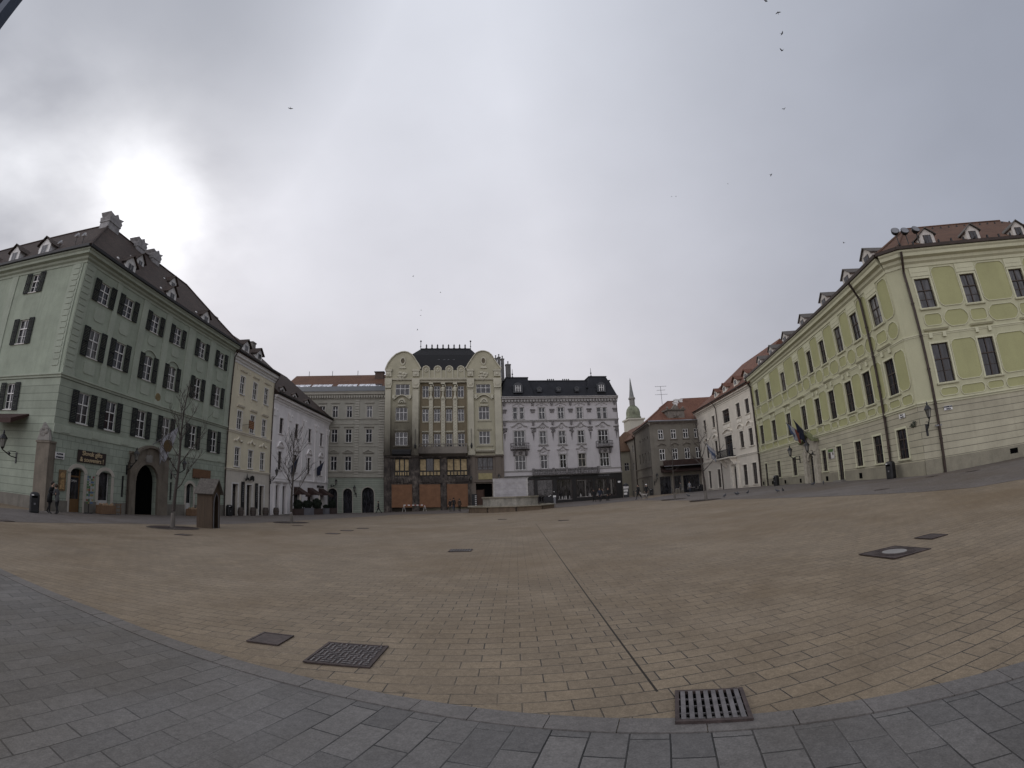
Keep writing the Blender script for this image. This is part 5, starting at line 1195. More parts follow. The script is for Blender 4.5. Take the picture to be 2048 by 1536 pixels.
T3 = [(1.56, 2.68, .02, 1.86), (4.61, 5.69, -.04, 1.83), (7.52, 8.5, -.05, 1.77), (10.76, 11.66, -1.5, 1.74), (13.69, 14.6, -.1, 1.7), (16.05, 17.3, -1.6, 1.62, 'round'), (20.68, 21.8, -.2, 1.62), (25.35, 26.5, -.22, 1.58), (29.8, 30.75, -1.6, 1.58)]
neg = lambda L_: [(-w_[1], -w_[0], *w_[2:]) for w_ in L_]
T1n, T2n, T3n = neg(T1), neg(T2), neg(T3)
wall(g, FGR, -32.6, 0, 3.0, 12.0, T1n+T2n, H1, .2, ret=0); wall(g, FGR, -32.6, 0, -2.0, 3.0, T3n, H3, .3, ret=0); shell(g, FGR, -32.6, -1.5, .4, 9.5, -2, 12.3, H1)
wall(g, FGC, 0, 1.02, 3.0, 12.0, [], H1, .2, ret=0); wall(g, FGC, 0, 1.02, -2, 3.0, [], H3, .2, ret=0)
SX = [1.25, 4.7, 8.7, 12.4]
G1 = [(x-.58, x+.58, 8.7, 10.65) for x in SX]; G2 = [(x-.6, x+.6, 4.07, 6.45) for x in SX]
wall(g, FGS, 0, 16, 3.0, 12.0, G1+G2, H1, .2, ret=0); wall(g, FGS, 0, 16, -2.0, 3.0, [], H3, .2, ret=0); shell(g, FGS, 1.2, 16, .4, 9.5, -2, 12.3, H1)
PANE1 = GL_L
for fr, ops_ in ((FGR, T1n+T2n+T3n), (FGS, G1+G2)):
    b.brk()
    for w_ in ops_:
        a, c, d, e = w_[:4]; dr = d < -1
        wo = window(g, fr, a, c, d, e, .1, DARKW, (random.choice([GL_L, GL_M]) if d > 8 else GL_D), 'cross', .6 if d > 3 else .66, not dr, .05, 'door' if dr else 'window')
        if not (dr and len(w_) > 4): surround(g, fr, a, c, d, e, HT, .13, sill=not dr, pr=.03)
        if d > 8: MB().box(a-.16, c+.16, -.05, .02, e+.16, e+.75).box(a-.02, c+.02, -.07, -.04, e+.42, e+.5).build('window_head', HT, g, fr)
        elif d > 3:
            MB().prof([(.02, e+.78), (-.12, e+.8), (-.22, e+.9), (.02, e+.95)], a-.28, c+.28).box(a-.02, a+.22, -.12, .02, e+.35, e+.66).box(c-.22, c+.02, -.12, .02, e+.35, e+.66).build('window_head', HT, g, fr)
            b = MB(); b.box(a-.02, c+.02, .06, .09, d+.02, e-.02); b.build('brown_blind', glassmat('dark_brown_glass', (.028, .018, .014), .12), wo, fr) if False else None
RIMS = []
def octo(b, a, c, z0, z1, k, y=-.006):
    pts = lambda o: [(a-o, z0+k), (a+k*.4-o*.7, z0+k*.4-o*.7), (a+k, z0-o), (c-k, z0-o), (c-k*.4+o*.7, z0+k*.4-o*.7), (c+o, z0+k), (c+o, z1-k), (c-k*.4+o*.7, z1-k*.4+o*.7), (c-k, z1+o), (a+k, z1+o), (a+k*.4-o*.7, z1-k*.4+o*.7), (a-o, z1-k)]
    RIMS.append((pts(0), pts(.045))); b.brk(); b.prism([(a, z0+k), (a+k*.4, z0+k*.4), (a+k, z0), (c-k, z0), (c-k*.4, z0+k*.4), (c, z0+k), (c, z1-k), (c-k*.4, z1-k*.4), (c-k, z1), (a+k, z1), (a+k*.4, z1-k*.4), (a, z1-k)], y, .01)
for fr, c1, edge in ((FGR, [(-(a+c)/2, c-a) for a, c, d, e in T1], (-32.4, -.15)), (FGS, [(x, 1.16) for x in SX], (.15, 15.9))):
    b.brk()
    c1 = sorted(c1); b = MB(); e2 = [edge[0]]+[v for x, w_ in c1 for v in (x-w_/2, x+w_/2)]+[edge[1]]
    for i in range(0, len(e2), 2):
        a, c = e2[i], e2[i+1]; mg = .24
        if c-a < 1.0: k = .12
        else: k = .28
        a += mg if i else .05; c -= mg if i+2 < len(e2) else .05
        if c-a < .35: continue
        octo(b, a, c, 8.75, 11.3, k); octo(b, a+.02, c-.02, 7.42, 8.42, min(k*1.4, (c-a)*.4)); octo(b, a, c, 4.12, 6.55, k); octo(b, a+.05, c-.05, 3.22, 3.75, min(.16, (c-a)*.4))
    for x, w_ in c1:
        octo(b, x-w_/2-.02, x+w_/2+.02, 7.6, 8.3, .16); octo(b, x-w_/2-.02, x+w_/2+.02, 3.3, 3.72, .14); b.box(x-w_/2-.1, x+w_/2+.1, -.03, .01, 6.82, 7.06) if False else None
    b.build('recessed_panel', H2, g, fr); b = MB()
    for P_, Q_ in RIMS:
        b.brk()
        for i in range(12): b.prism([P_[i], Q_[i], Q_[(i+1) % 12], P_[(i+1) % 12]], -.05, .01)
    b.build('panel_moulding', HT, g, fr); RIMS.clear()
ROOFT = tiles('red_brown_tiles', (.098, .050, .031), (.140, .074, .045), .17, .19)
for fr, a, c in ((FGR, -32.6, 0), (FGC, 0, 1.02), (FGS, 0, 16)):
    b.brk()
    m0 = .84 if fr is FGR else 1; 
    q0, q1 = (0, .25) if fr is FGR else ((.25, .25) if fr is FGC else (.25, 0))
    cornice(g, fr, a, c, 11.45, 12.45, .62, HT, m0=q0, m1=q1); band(g, fr, a, c, 6.98, 7.14, .07, HT); band(g, fr, a, c, 2.9, 3.12, .13, HT)
    MB().box(a, c, -.06, 0, -2.2, -.25).build('plinth', H4, g, fr) if fr is not FGR else None
    MB().prof([(-.58, 12.45), (-.74, 12.47), (-.76, 12.66), (-.55, 12.6)], a-(.3 if fr is not FGR else 0), c+(.3 if fr is not FGS else 0)).build('gutter', COPPER, g, fr)
b = MB()
for a, c in ((-32.6, -30.9), (-29.7, -17.9), (-15.4, -11.8), (-10.6, 0)): b.brk(); b.box(a, c, -.06, 0, -2.2, -.28)
b.build('plinth', H4, g, FGR)
b = MB()
for x in (-31.6, -28.3, -24.2, -19.9, -13.9, -8.0): b.brk(); b.box(x-.22, x+.22, -.075, -.055, -.95, -.55)
b.build('cellar_vent', VOID, g, FGR); MB().box(4.85, 5.43, -.075, -.055, -.70, -.40).build('cellar_vent', VOID, g, FGS)
# portal
b = MB(); b.box(-18.3, -17.6, -.3, 0, -1.8, 1.9).box(-15.8, -15.1, -.3, 0, -1.8, 1.9).box(-17.6, -17.3, -.16, 0, -1.8, .6).box(-16.05, -15.8, -.16, 0, -1.8, .6)
b.arc(-16.68, .98, .63, .9, 0, 180, -.2, 0, 12); b.prism([(-18.3, 1.9), (-15.1, 1.9), (-15.1, 2.7), (-16.0, 2.9), (-16.7, 3.25), (-17.4, 2.9), (-18.3, 2.7)], -.15, 0)
for s_ in (-1, 1): b.box(-16.7+s_*.93-.12, -16.7+s_*.93+.12, -.34, 0, -1.8, 1.2)
b.build('portal', simple('portal_stone', (.34, .31, .25), .85, var=.25), g, FGR)
b = MB(); P = [(-18.5, 2.62), (-17.8, 2.75), (-17.2, 3.15), (-16.7, 3.42), (-16.2, 3.15), (-15.6, 2.75), (-14.9, 2.62)]
for i in range(6): b.prism([P[i], P[i+1], (P[i+1][0], P[i+1][1]+.2), (P[i][0], P[i][1]+.2)], -.5, 0)
b.build('portal_pediment', simple('mossy_cornice', (.15, .16, .08), .9, var=.4), g, FGR)
MB().box(-11.9, -10.5, -.5, 0, -1.6, -.95).build('door_step', STONE_G, g, FGR)
rf, J = lroof(g, (FGR @ Vector((-32.6, 0, 0))).xy, (23.732, 21.271), (24.387, 20.489), (FGS @ Vector((16, 0, 0))).xy, (FGR @ Vector((-3, 8, 0))).xy, 8.0, 12.55, 18.2, .62, ROOFT)
DW = simple('white_dormer_render', (.50, .47, .43), .85); DRF = simple('dormer_slats', (.085, .075, .066), .8, var=.4, sc=9)
for u in (1.9, 5.2, 9.6, 14.6, 19.5, 24.1, 28.5): dormer(g, FGR, -u, 12.95, 1.25, .75, .2, 3.2, DW, DRF, .5, DARKW, over=.14)
for x in (2.9, 6.6, 10.6): dormer(g, FGS, x, 13.0, 1.1, .8, .35, 3.0, DW, DRF, .42, DARKW, over=.15)
rr = random.Random(11); b = MB()
for i in range(16):
    x = .6+i*1.0; z = 13.2+.1*rr.random(); b.box(x-.05, x+.05, .15, .25, z-.2, z+.05)
for i in range(12): x = 7+i*.8; b.box(x-.05, x+.05, 6.6, 6.7, 17.2, 17.45)
b.build('snow_guard', BLACK, rf, FGS)
downpipe(g, FGR, [(-3.65, -.7, 12.4), (-3.65, -.5, 12.0), (-3.7, -.12, 11.2), (-3.7, -.1, -1.2)], .085, COPPER)
downpipe(g, FGR, [(-32.4, -.65, 12.4), (-32.4, -.12, 11.3), (-32.4, -.1, -1.2)], .12, COPPER)
downpipe(g, FGS, [(.02, -.7, 12.3), (.02, -.55, 11.9), (.05, -.14, 11.1), (.05, -.13, -1.2)], .085, COPPER)
MB().box(-.2, .2, -.2, -.05, 1.58, 1.66).build('pipe_bracket', LEAD, g, FGS)

# ================================================================== THINGS ON THE SQUARE
def at(x, y, rz=0, dz=0): return Matrix.Translation((x, y, gz(x, y)+dz)) @ Matrix.Rotation(rz, 4, 'Z')
def root(name, x, y, rz=0, dz=0, z=None):
    o = bpy.data.objects.new(name, None); o.empty_display_size = .2
    return link(o, Matrix.Translation((x, y, gz(x, y)+dz if z is None else z)) @ Matrix.Rotation(rz, 4, 'Z'))
def copy_tree(o, Mw, parent=None):
    c = o.copy(); COL.objects.link(c); src = WM[o.name]
    WM[c.name] = Mw.copy()
    if parent is None: c.parent = None; c.matrix_world = Mw
    else: c.parent = parent; c.matrix_parent_inverse = Matrix.Identity(4); c.matrix_local = mw(parent).inverted() @ Mw
    for ch in list(CH.get(o.name, [])): copy_tree(bpy.data.objects[ch], Mw @ src.inverted() @ WM[ch], c)
    return c
CH = {}
def index_children():
    CH.clear()
    for o in bpy.data.objects:
        if o.parent: CH.setdefault(o.parent.name, []).append(o.name)

# ---- drain covers -----------------------------------------------------------
RUST = simple('rusty_cast_iron', (.05, .036, .033), .7, .2, var=.45, sc=14)
STEEL = simple('worn_steel_bars', (.12, .11, .11), .45, .5, var=.4, sc=10)
def cover(x, y, w_, d_, rz, label, kind, group=None, hh=.016, name='drain_cover'):
    t = root(name, x, y, rz, .006); tag(t, label, 'drain cover', group)
    b = MB(); f = .03; a, c = w_/2, d_/2
    b.box(-a, a, -c, -c+f, 0, hh).box(-a, a, c-f, c, 0, hh).box(-a, -a+f, -c+f, c-f, 0, hh).box(a-f, a, -c+f, c-f, 0, hh); b.build('rim', RUST, t)
    if kind == 'bars':
        MB().box(-a+f, a-f, -c+f, c-f, 0, .003).build('drain_pit', VOID, t)
        b = MB(); n = 8; pt = (w_-2*f)/n
        for i in range(n): p = -a+f+pt*(i+.5); b.box(p-pt*.29, p+pt*.29, -c+f, c-f, .004, hh+.002)
        for yy in (-c*.45, 0, c*.45): b.box(-a+f, a-f, yy-.006, yy+.006, .004, hh-.012)
        b.build('grate', STEEL, t)
    elif kind == 'round':
        b = MB().box(-a+f, a-f, -c+f, c-f, 0, hh-.006); b.build('plate', RUST, t)
        b = MB(); 
        for r in (.25, .29, .33, .37): b.lathe((0, 0, 0), [(r, hh-.007), (r, hh), (r-.02, hh), (r-.02, hh-.007)], 28)
        b.build('cast_rings', RUST, t); MB().lathe((0, 0, 0), [(.22, hh-.006), (.22, hh+.004)], 28).build('lid', simple('pale_concrete_lid', (.20, .19, .18), .8), t)
    elif kind == 'ribs':
        b = MB().box(-a+f, a-f, -c+f, c-f, 0, hh-.008); b.build('plate', RUST, t); b = MB(); n = 11
        for i in range(n):
            for j in range(n):
                px_ = -a+f+.01+(w_-2*f-.02)*(i+.5)/n; py_ = -c+f+.01+(d_-2*f-.02)*(j+.5)/n; l = .024
                if ((i//2)+(j//2)) % 2: b.box(px_-l, px_+l, py_-.009, py_+.009, hh-.009, hh+.002)
                else: b.box(px_-.009, px_+.009, py_-l, py_+l, hh-.009, hh+.002)
        o = b.build('cast_tread', STEEL, t)
    else:
        MB().box(-a+f, a-f, -c+f, c-f, 0, hh-.005).build('lid', RUST, t)
    return t
cover(1.325, 3.125, .52, .53, R(-18), 'slotted steel drain grate set across the kerb in the foreground', 'bars', hh=.03)
cover(-1.79, 4.68, .70, .70, 0, 'large square ribbed manhole cover in the foreground paving', 'ribs')
cover(-2.85, 4.97, .41, .41, 0, 'small plain square iron lid left of the large ribbed cover', 'lid')
cover(6.35, 6.58, .90, .90, 0, 'square manhole frame with a pale round lid, right foreground', 'round')
cover(7.72, 6.95, .48, .46, 0, 'small square iron lid beyond the round manhole at right', 'lid')
cover(-1.75, 14.5, .70, .65, 0, 'lone dark drain grate in the middle of the paving', 'bars')
lowc = [(-13.7, 16.7, 'thin dark cover in front of the sentry box tree'), (-8.9, 21.9, 'nearest of three thin covers left of centre'), (-9.1, 24.4, 'middle of three thin covers left of centre'), (-8.9, 26.5, 'farthest of three thin covers left of centre'),
        (2.7, 27.2, 'thin dark cover between the fountain and the camera, right of centre'), (-1.0, 32.9, 'faint thin cover in front of the fountain'), (-14.1, 28.6, 'thin dark cover beside the second bare tree'), (22.4, 19.7, 'dark cover on the grey margin by the town hall corner'),
        (23.1, 17.4, 'dark cover on the grey margin past the town hall corner'), (17.3, 18.5, 'long dark cover on the paving before the town hall bin'), (-19.9, 12.3, 'thin dark cover at the far left of the square')]
for x, y, l in lowc: cover(x, y, .62, .5, 0, l, 'lid', 'small dark covers in the paving')

# ---- bins -------------------------------------------------------------------
def bin_(x, y, rz, label):
    t = root('litter_bin', x, y, rz); tag(t, label, 'litter bin', 'black litter bins round the square')
    b = MB(); pr = []
    for z, k in ((0, .92), (.06, .94), (.08, 1.0), (.85, 1.0), (.98, .97), (1.06, .85), (1.11, .62), (1.13, .3)):
        pr.append((z, k))
    P = [(-.27, -.18), (-.20, -.25), (.20, -.25), (.27, -.18), (.27, .18), (.20, .25), (-.20, .25), (-.27, .18)]
    base = len(b.v)
    for z, k in pr: b.v += [(x_*k, y_*k, z) for x_, y_ in P]
    for i in range(len(pr)-1):
        for j in range(8): b.f.append((i*8+j, i*8+(j+1) % 8, (i+1)*8+(j+1) % 8, (i+1)*8+j)); b.mi.append(0)
    b.f.append(tuple(range(8))[::-1]); b.mi.append(0); b.f.append(tuple((len(pr)-1)*8+j for j in range(8))); b.mi.append(0)
    b.build('body', BLACK, t); MB().box(-.15, .15, -.262, -.24, .82, .92).build('slot', VOID, t); MB().box(-.2, -.06, -.262, -.252, .93, 1.0).build('sticker', WHITE, t); MB().box(-.05, .05, -.262, -.252, .45, .55).build('badge', LEAD, t)
bin_(-25.6, 17.6, R(60), 'black litter bin beside the embracing couple, far left')
bin_(-28.1, 41.3, R(70), 'black litter bin by the drainpipe between green and yellow houses')
bin_(23.75, 24.35, R(-80), 'black litter bin under the drainpipe on the town hall')
bin_(27.5, 45.3, R(-80), 'black litter bin near the far end of the town hall')
bin_(21.6, 73.3, 0, 'black litter bin at the corner of the cafe house')
bin_(30.1, 73.0, R(-60), 'black litter bin in the angle between cafe and cream house')

# ---- bare trees ---------------------------------------------------------------
BARK = stonework('winter_bark', (.045, .036, .03), .3, 6); BARK_P = stonework('pale_trunk_wrap', (.13, .115, .10), .3, 5)
def bare_tree(x, y, h, r0, seed, label, clear=2.0, spread=1.0, dens=1.0, lean=(0, 0)):
    rn = random.Random(seed); t = root('bare_tree', x, y); tag(t, label, 'tree', 'young bare trees on the square')
    n = 9; pts = [Vector((lean[0]*(i/n)+math.sin(i*1.3+seed)*.03, lean[1]*(i/n)+math.cos(i*.9+seed)*.03, h*i/n)) for i in range(n+1)]
    rad = [max(.012, r0*(1-.88*(i/n)**.8)) for i in range(n+1)]
    lo = MB().tube([(0, 0, -.1), (0, 0, .02), pts[0]+Vector((0, 0, .04)), pts[1]*.9], [r0*1.25, r0*1.15, r0*1.1, rad[1]*1.08], 9); lo.build('trunk', BARK_P, t)
    MB().tube(pts[1:], rad[1:], 7).build('trunk', BARK, t)
    b = MB()
    def grow(p, d, l, r, lv):
        k = 4; P = [p]; q = p.copy(); dd = d.copy()
        for i in range(k):
            dd = (dd+Vector((rn.uniform(-.16, .16), rn.uniform(-.16, .16), .13))).normalized(); q = q+dd*l/k; P.append(q.copy())
        b.tube(P, [max(.0045, r*.8*(1-.75*i/k)) for i in range(k+1)], 5 if lv == 0 else 4, False)
        if lv < 2:
            for i in range(int((4 if lv == 0 else 4)*dens)):
                s_ = rn.uniform(.25, 1); i0 = min(k-1, int(s_*k)); p0 = P[i0].lerp(P[i0+1], s_*k-i0)
                a = rn.uniform(0, 6.28); side = Vector((math.cos(a), math.sin(a), rn.uniform(.1, .7))).normalized()
                grow(p0, (dd*.65+side*.75).normalized(), l*rn.uniform(.35, .6), r*.5, lv+1)
    nb = int(12*dens)
    for i in range(nb):
        f = i/nb; z = clear+(h-clear-.3)*f**.9; a = i*2.4+rn.uniform(-.4, .4); j = min(n-1, int(z/h*n)); p0 = pts[j].lerp(pts[j+1], z/h*n-j)
        el = R(28+38*f+rn.uniform(-8, 8)); l = spread*(2.3*(1-f)**.8+.35)*rn.uniform(.75, 1.1)
        grow(p0, Vector((math.cos(a)*math.cos(el), math.sin(a)*math.cos(el), math.sin(el))), l, .034*(1-.5*f)*r0/.09, 0)
    b.build('crown', BARK, t, fix=False)
    pt = root('tree_pit', x, y, 0, .004); tag(pt, 'round grating at the foot of the '+label.replace('young ', '').replace(' on the left', '').replace(' on the right', ''), 'tree grate', 'round gratings under the trees')
    MB().lathe((0, 0, 0), [(1.35, 0), (1.35, .018), (1.28, .022)], 32).build('soil', simple('damp_soil', (.045, .036, .027), .95, var=.5, sc=9), pt)
    b = MB()
    for i in range(24): a = i*math.pi/12; b.solid([(math.cos(a+s_*.03)*r_, math.sin(a+s_*.03)*r_, z_) for z_ in (.02, .032) for r_, s_ in ((.25, -3), (.25, 3), (1.25, 1), (1.25, -1))], [(0, 1, 2, 3), (4, 5, 6, 7), (0, 1, 5, 4), (1, 2, 6, 5), (2, 3, 7, 6), (3, 0, 4, 7)])
    b.build('grating', RUST, pt)
bare_tree(-16.93, 19.78, 7.5, .12, 3, 'young bare tree beside the sentry box', 1.9, .85, 1.25, (.35, .1))
bare_tree(-16.42, 32.2, 7.0, .12, 8, 'young bare tree in front of the white house on the left', 1.9, 1.1, 1.25, (.1, .1))
bare_tree(14.97, 43.0, 5.6, .09, 5, 'thin bare tree before the dark cafe house', 2.6, .55, .6)
bare_tree(14.54, 34.4, 6.6, .12, 12, 'slender bare tree before the cream house on the right', 2.2, .9, .9, (-.35, 0))

# ---- sentry box ---------------------------------------------------------------
t = root('sentry_box', -16.3, 21.95, R(5)); tag(t, 'brown wooden sentry box with a pointed roof and arched opening', 'sentry box')
SW = wood('weathered_sentry_wood', (0.056, 0.035, 0.019)); SWD = simple('sentry_dark_inside', (.02, .013, .01), .9)
FS = mw(t) @ Matrix.Translation((.48, 0, 0)) @ Matrix.Rotation(R(90), 4, 'Z')
b = MB(); b.box(-.48, .44, -.42, -.36, 0, 1.86).box(-.48, .44, .36, .42, 0, 1.86).box(-.48, -.42, -.36, .36, 0, 1.86); b.build('side_wall', SW, t)
w_ = MB(); P = [(-.24, 0), (-.24, 1.35), (-.17, 1.62), (0, 1.86), (.17, 1.62), (.24, 1.35), (.24, 0)]
O = [(-.42, 0), (-.42, 1.86), (-.3, 2.05), (0, 2.5), (.3, 2.05), (.42, 1.86), (.42, 0)]
for i in range(6): w_.prism([P[i], O[i], O[i+1], P[i+1]], 0, .06)
w_.build('front', SW, t, FS)
w_ = MB()
for i in range(6):
    q = lambda p: (p[0]*1.18, p[1]*1.02 if p[1] else 0); w_.prism([P[i], q(P[i]), q(P[i+1]), P[i+1]], -.03, 0)
w_.build('arch_trim', LEAD, t, FS); MB().box(-.41, -.40, -.36, .36, 0, 1.86).build('inner_back', SWD, t)
b = MB(); sl_ = (.76, .52)
for s_ in (-1, 1): b.solid([(-.6, 0, 2.56), (.62, 0, 2.56), (.62, s_*.55, 1.78), (-.6, s_*.55, 1.78), (-.6, 0, 2.62), (.62, 0, 2.62), (.62, s_*.58, 1.82), (-.6, s_*.58, 1.82)], [(0, 1, 2, 3), (4, 5, 6, 7), (0, 1, 5, 4), (1, 2, 6, 5), (2, 3, 7, 6), (3, 0, 4, 7)])
b.build('roof', simple('grey_shingle', (.085, .075, .065), .85, var=.35, sc=8), t); MB().box(-.47, .43, -.37, .37, .0, .03).build('floor', SWD, t)

# ---- fountain with hoarding -----------------------------------------------------
t = root('fountain', -.62, 52.4, R(8)); tag(t, 'wide low stone fountain basin in the middle of the square', 'fountain')
FB = stonework('brown_basin_panels', (.135, .098, .065), .3); FC = stonework('basin_coping', (.235, .21, .16), .2); FI = stonework('inner_basin_stone', (.30, .28, .235), .4, 2)
def ring(b, r0, r1, z0, z1, n, ph=0, gap=0):
    for i in range(n):
        A = 2*math.pi*(i+gap)/n+ph; B = 2*math.pi*(i+1-gap)/n+ph
        v = [(r*math.cos(a), r*math.sin(a), z) for z in (z0, z1) for r, a in ((r0, A), (r1, A), (r1, B), (r0, B))]
        b.solid(v, [(0, 1, 2, 3), (4, 5, 6, 7), (0, 1, 5, 4), (1, 2, 6, 5), (2, 3, 7, 6), (3, 0, 4, 7)])
b = MB(); ring(b, 4.45, 4.85, -.3, .50, 10, .3, .03); b.build('outer_wall', FB, t); b = MB(); ring(b, 4.4, 4.78, -.35, .47, 10, .3); b.build('wall_core', simple('dark_joint_stone', (.05, .04, .03), .9), t)
b = MB(); ring(b, 4.35, 5.0, .50, .60, 10, .3); b.build('coping', FC, t)
b = MB(); ring(b, 2.75, 3.12, -.3, 1.42, 12, .1); b.build('inner_basin', FI, t); b = MB(); ring(b, 2.65, 3.25, 1.42, 1.56, 12, .1); b.build('coping', FC, t)
MB().lathe((0, 0, 0), [(4.4, -.3), (4.4, .12)], 24).build('floor', STONE_G, t); MB().lathe((0, 0, 0), [(2.8, .13), (2.8, 1.2)], 24).build('inner_floor', STONE_G, t)
t = root('hoarding', -.56, 52.2, R(0), 0, gz(-.6, 52)+1.2); tag(t, 'pale grey boarded box hiding the fountain statue for winter', 'hoarding')
HB = simple('grey_white_boards', (.33, .315, .32), .75, var=.18, sc=1.5); HE = simple('board_batten', (.38, .365, .35), .8, var=.25)
MB().box(-1.86, 1.9, -1.3, 1.6, 0, 2.32).build('box', HB, t)
b = MB()
for z, dx in ((.62, .0), (1.22, .02), (1.78, -.02)): b.box(-1.9+dx, 1.93-dx, -1.325, -1.30, z, z+.03)
for x in (-1.88, 1.70): b.brk(); b.box(x, x+.2, -1.34, -1.326, 0, 2.3)
for x in (-.5, .75): b.brk(); b.box(x, x+.02, -1.32, -1.3, .0, .62 if x < 0 else 2.3)
b.build('batten', HE, t)
b = MB().box(-1.96, -1.0, -1.34, 1.65, 2.30, 2.345).box(-1.0, 2.0, -1.36, 1.65, 2.33, 2.375); b.build('lid', HE, t)

# ---- people ---------------------------------------------------------------------
SKIN = simple('skin', (.35, .22, .16), .6, var=.05); HAIR = simple('dark_hair', (.02, .014, .01), .7)
def cloth(n, c): return simple('cloth_'+n, c, .9, var=.25, sc=6)
def person(x, y, rz, h, label, coat, legs, pose='stand', hair=None, coatlen=.78, hat=None, group=None, shoe=None, dz=0):
    t = root('person', x, y, rz, dz); tag(t, label, 'person', group); k = h/1.76
    V = []; E = []; RD = []; TAG = []
    def add(p, r, par=None, rg='c'):
        V.append(tuple(c*k for c in p)); RD.append(r*k); TAG.append(rg)
        if par is not None: E.append((par, len(V)-1))
        return len(V)-1
    st = {'stand': 0, 'walk': .36, 'lean': .08}[pose]; ln = {'stand': 0, 'walk': .04, 'lean': .14}[pose]
    pel = add((0, 0, .95), .15); wa = add((0, ln*.3, 1.12), .135, pel); ch = add((0, ln*.7, 1.34), .165, wa); nk = add((0, ln, 1.5), .06, ch, 's'); hb = add((0, ln+.02, 1.58), .075, nk, 's'); hm = add((0, ln+.03, 1.66), .098, hb, 's'); ht = add((0, ln+.02, 1.72), .075, hm, 's')
    add((0, ln+.125, 1.635), .018, hm, 's')
    for s_ in (-1, 1):
        sw = s_*st*.55 if pose == 'walk' else 0
        sh = add((s_*.17, ln*.8, 1.42), .078, ch); el = add((s_*.25, ln*.7-.03-sw*.3, 1.17), .055, sh)
        fw = .12+sw*.5 if pose != 'lean' else .24
        wr = add((s_*(.23 if pose != 'lean' else .1), ln+fw, .95 if pose != 'lean' else 1.2), .04, el); hd = add((V[wr][0]/k, V[wr][1]/k+.03, V[wr][2]/k-.07), .034, wr, 's')
        for f in range(4): add((V[hd][0]/k+(f-1.5)*.018, V[hd][1]/k+.02, V[hd][2]/k-.075+abs(f-1.3)*.008), .009, hd, 's')
        add((V[hd][0]/k-s_*.04, V[hd][1]/k+.03, V[hd][2]/k-.03), .010, hd, 's')
        hp = add((s_*.085, 0, .9), .105, pel, 'l'); kn = add((s_*.09, s_*st*.45+.02, .5), .07, hp, 'l'); an = add((s_*.09, s_*st*1.0-(.12 if s_*st < 0 else 0), .09+(.05 if s_*st < 0 else 0)), .042, kn, 'l'); add((s_*.1, V[an][1]/k+.15, .035), .036, an, 'f')
    me = bpy.data.meshes.new('body'); me.from_pydata(V, E, []); o = bpy.data.objects.new('tmp', me); COL.objects.link(o)
    m1 = o.modifiers.new('s', 'SKIN'); m1.use_smooth_shade = True
    for i, sv in enumerate(me.skin_vertices[0].data): sv.radius = (RD[i], RD[i]*(.8 if i in (pel, wa, ch) else 1)); sv.use_root = (i == 0)
    o.modifiers.new('u', 'SUBSURF').levels = 1
    dg = bpy.context.evaluated_depsgraph_get(); m2 = bpy.data.meshes.new_from_object(o.evaluated_get(dg)); bpy.data.objects.remove(o)
    m2.name = 'body'; m2.materials.clear()
    for mt_ in (coat, legs, SKIN, shoe or BLACK): m2.materials.append(mt_)
    bpy_obj = bpy.data.objects.new('body', m2)
    import itertools
    VV = [Vector(v) for v in V]
    for p in m2.polygons:
        c = p.center; j = min(range(len(VV)), key=lambda i: (VV[i]-c).length_squared-RD[i]*RD[i]); tg = TAG[j]
        if tg == 'l' and c.z > coatlen*h/1.76: tg = 'c'
        p.material_index = {'c': 0, 'l': 1, 's': 2, 'f': 3}[tg]
    link(bpy_obj, mw(t), t)
    b = MB()
    if hat: b.ball((0, (ln+.01)*k, 1.71*k), .112*k, 10, sz=.9); b.lathe((0, (ln+.01)*k, 1.66*k), [(.115*k, 0), (.12*k, .03), (.11*k, .05)], 10); b.build('hat', hat, t, smooth=True)
    else: b.ball((0, (ln-.015)*k, 1.68*k), .115*k, 10, sz=1.0); b.build('hair', hair or HAIR, t, smooth=True)
    # coat skirt
    if coatlen < .7:
        MB().lathe((0, 0, 0), [(.21*k, coatlen*k), (.19*k, .95*k), (.15*k, 1.1*k)], 10, 1, .75).build('coat_skirt', coat, t, smooth=True)
    return t
BLK = cloth('black', (.012, .012, .013)); NAVY = cloth('navy', (.018, .022, .035)); JEAN = cloth('denim', (.03, .04, .06)); GRYC = cloth('grey', (.06, .06, .06)); BRN = cloth('brown', (.04, .028, .02)); LGT = cloth('light', (.22, .22, .23))
person(-25.75, 18.75, R(-65), 1.78, 'taller person in a long dark coat embracing another, far left by the bin', BLK, BLK, 'lean', coatlen=.62)
person(-25.35, 19.0, R(105), 1.66, 'shorter person in a dark jacket held by the taller one, far left', GRYC, BLK, 'lean', hair=BRN)
person(-19.0, 63.5, R(100), 1.72, 'lone person in dark clothes striding left before the grey green house', BLK, BLK, 'walk')
person(-8.6, 61.1, R(170), 1.6, 'person in black carrying a bag, leftmost of three by the burnt building', BLK, GRYC, 'stand', group='three walkers by the fountain')
person(-8.05, 60.4, R(10), 1.76, 'person in black jacket and jeans, middle of three by the burnt building', BLK, JEAN, 'walk', group='three walkers by the fountain')
person(-7.15, 59.2, R(-20), 1.62, 'person with long brown hair and dark coat, rightmost of three by the fountain', BRN, BLK, 'stand', hair=BRN, coatlen=.6, group='three walkers by the fountain')
for i, (x, y, h, a, l) in enumerate(((10.3, 61.6, 1.68, 30, 'dark dressed person at the left of the group by the black shopfront'), (10.95, 61.0, 1.78, 160, 'tallest dark dressed person in the group by the black shopfront'), (11.5, 61.3, 1.66, 100, 'person in grey at the back of the group by the black shopfront'), (12.0, 60.7, 1.74, 200, 'dark dressed person at the right of the group by the black shopfront'))):
    person(x, y, R(a), h, l, (BLK, NAVY, GRYC, BLK)[i], BLK, 'stand' if i % 2 else 'walk', group='group before the black shopfront')
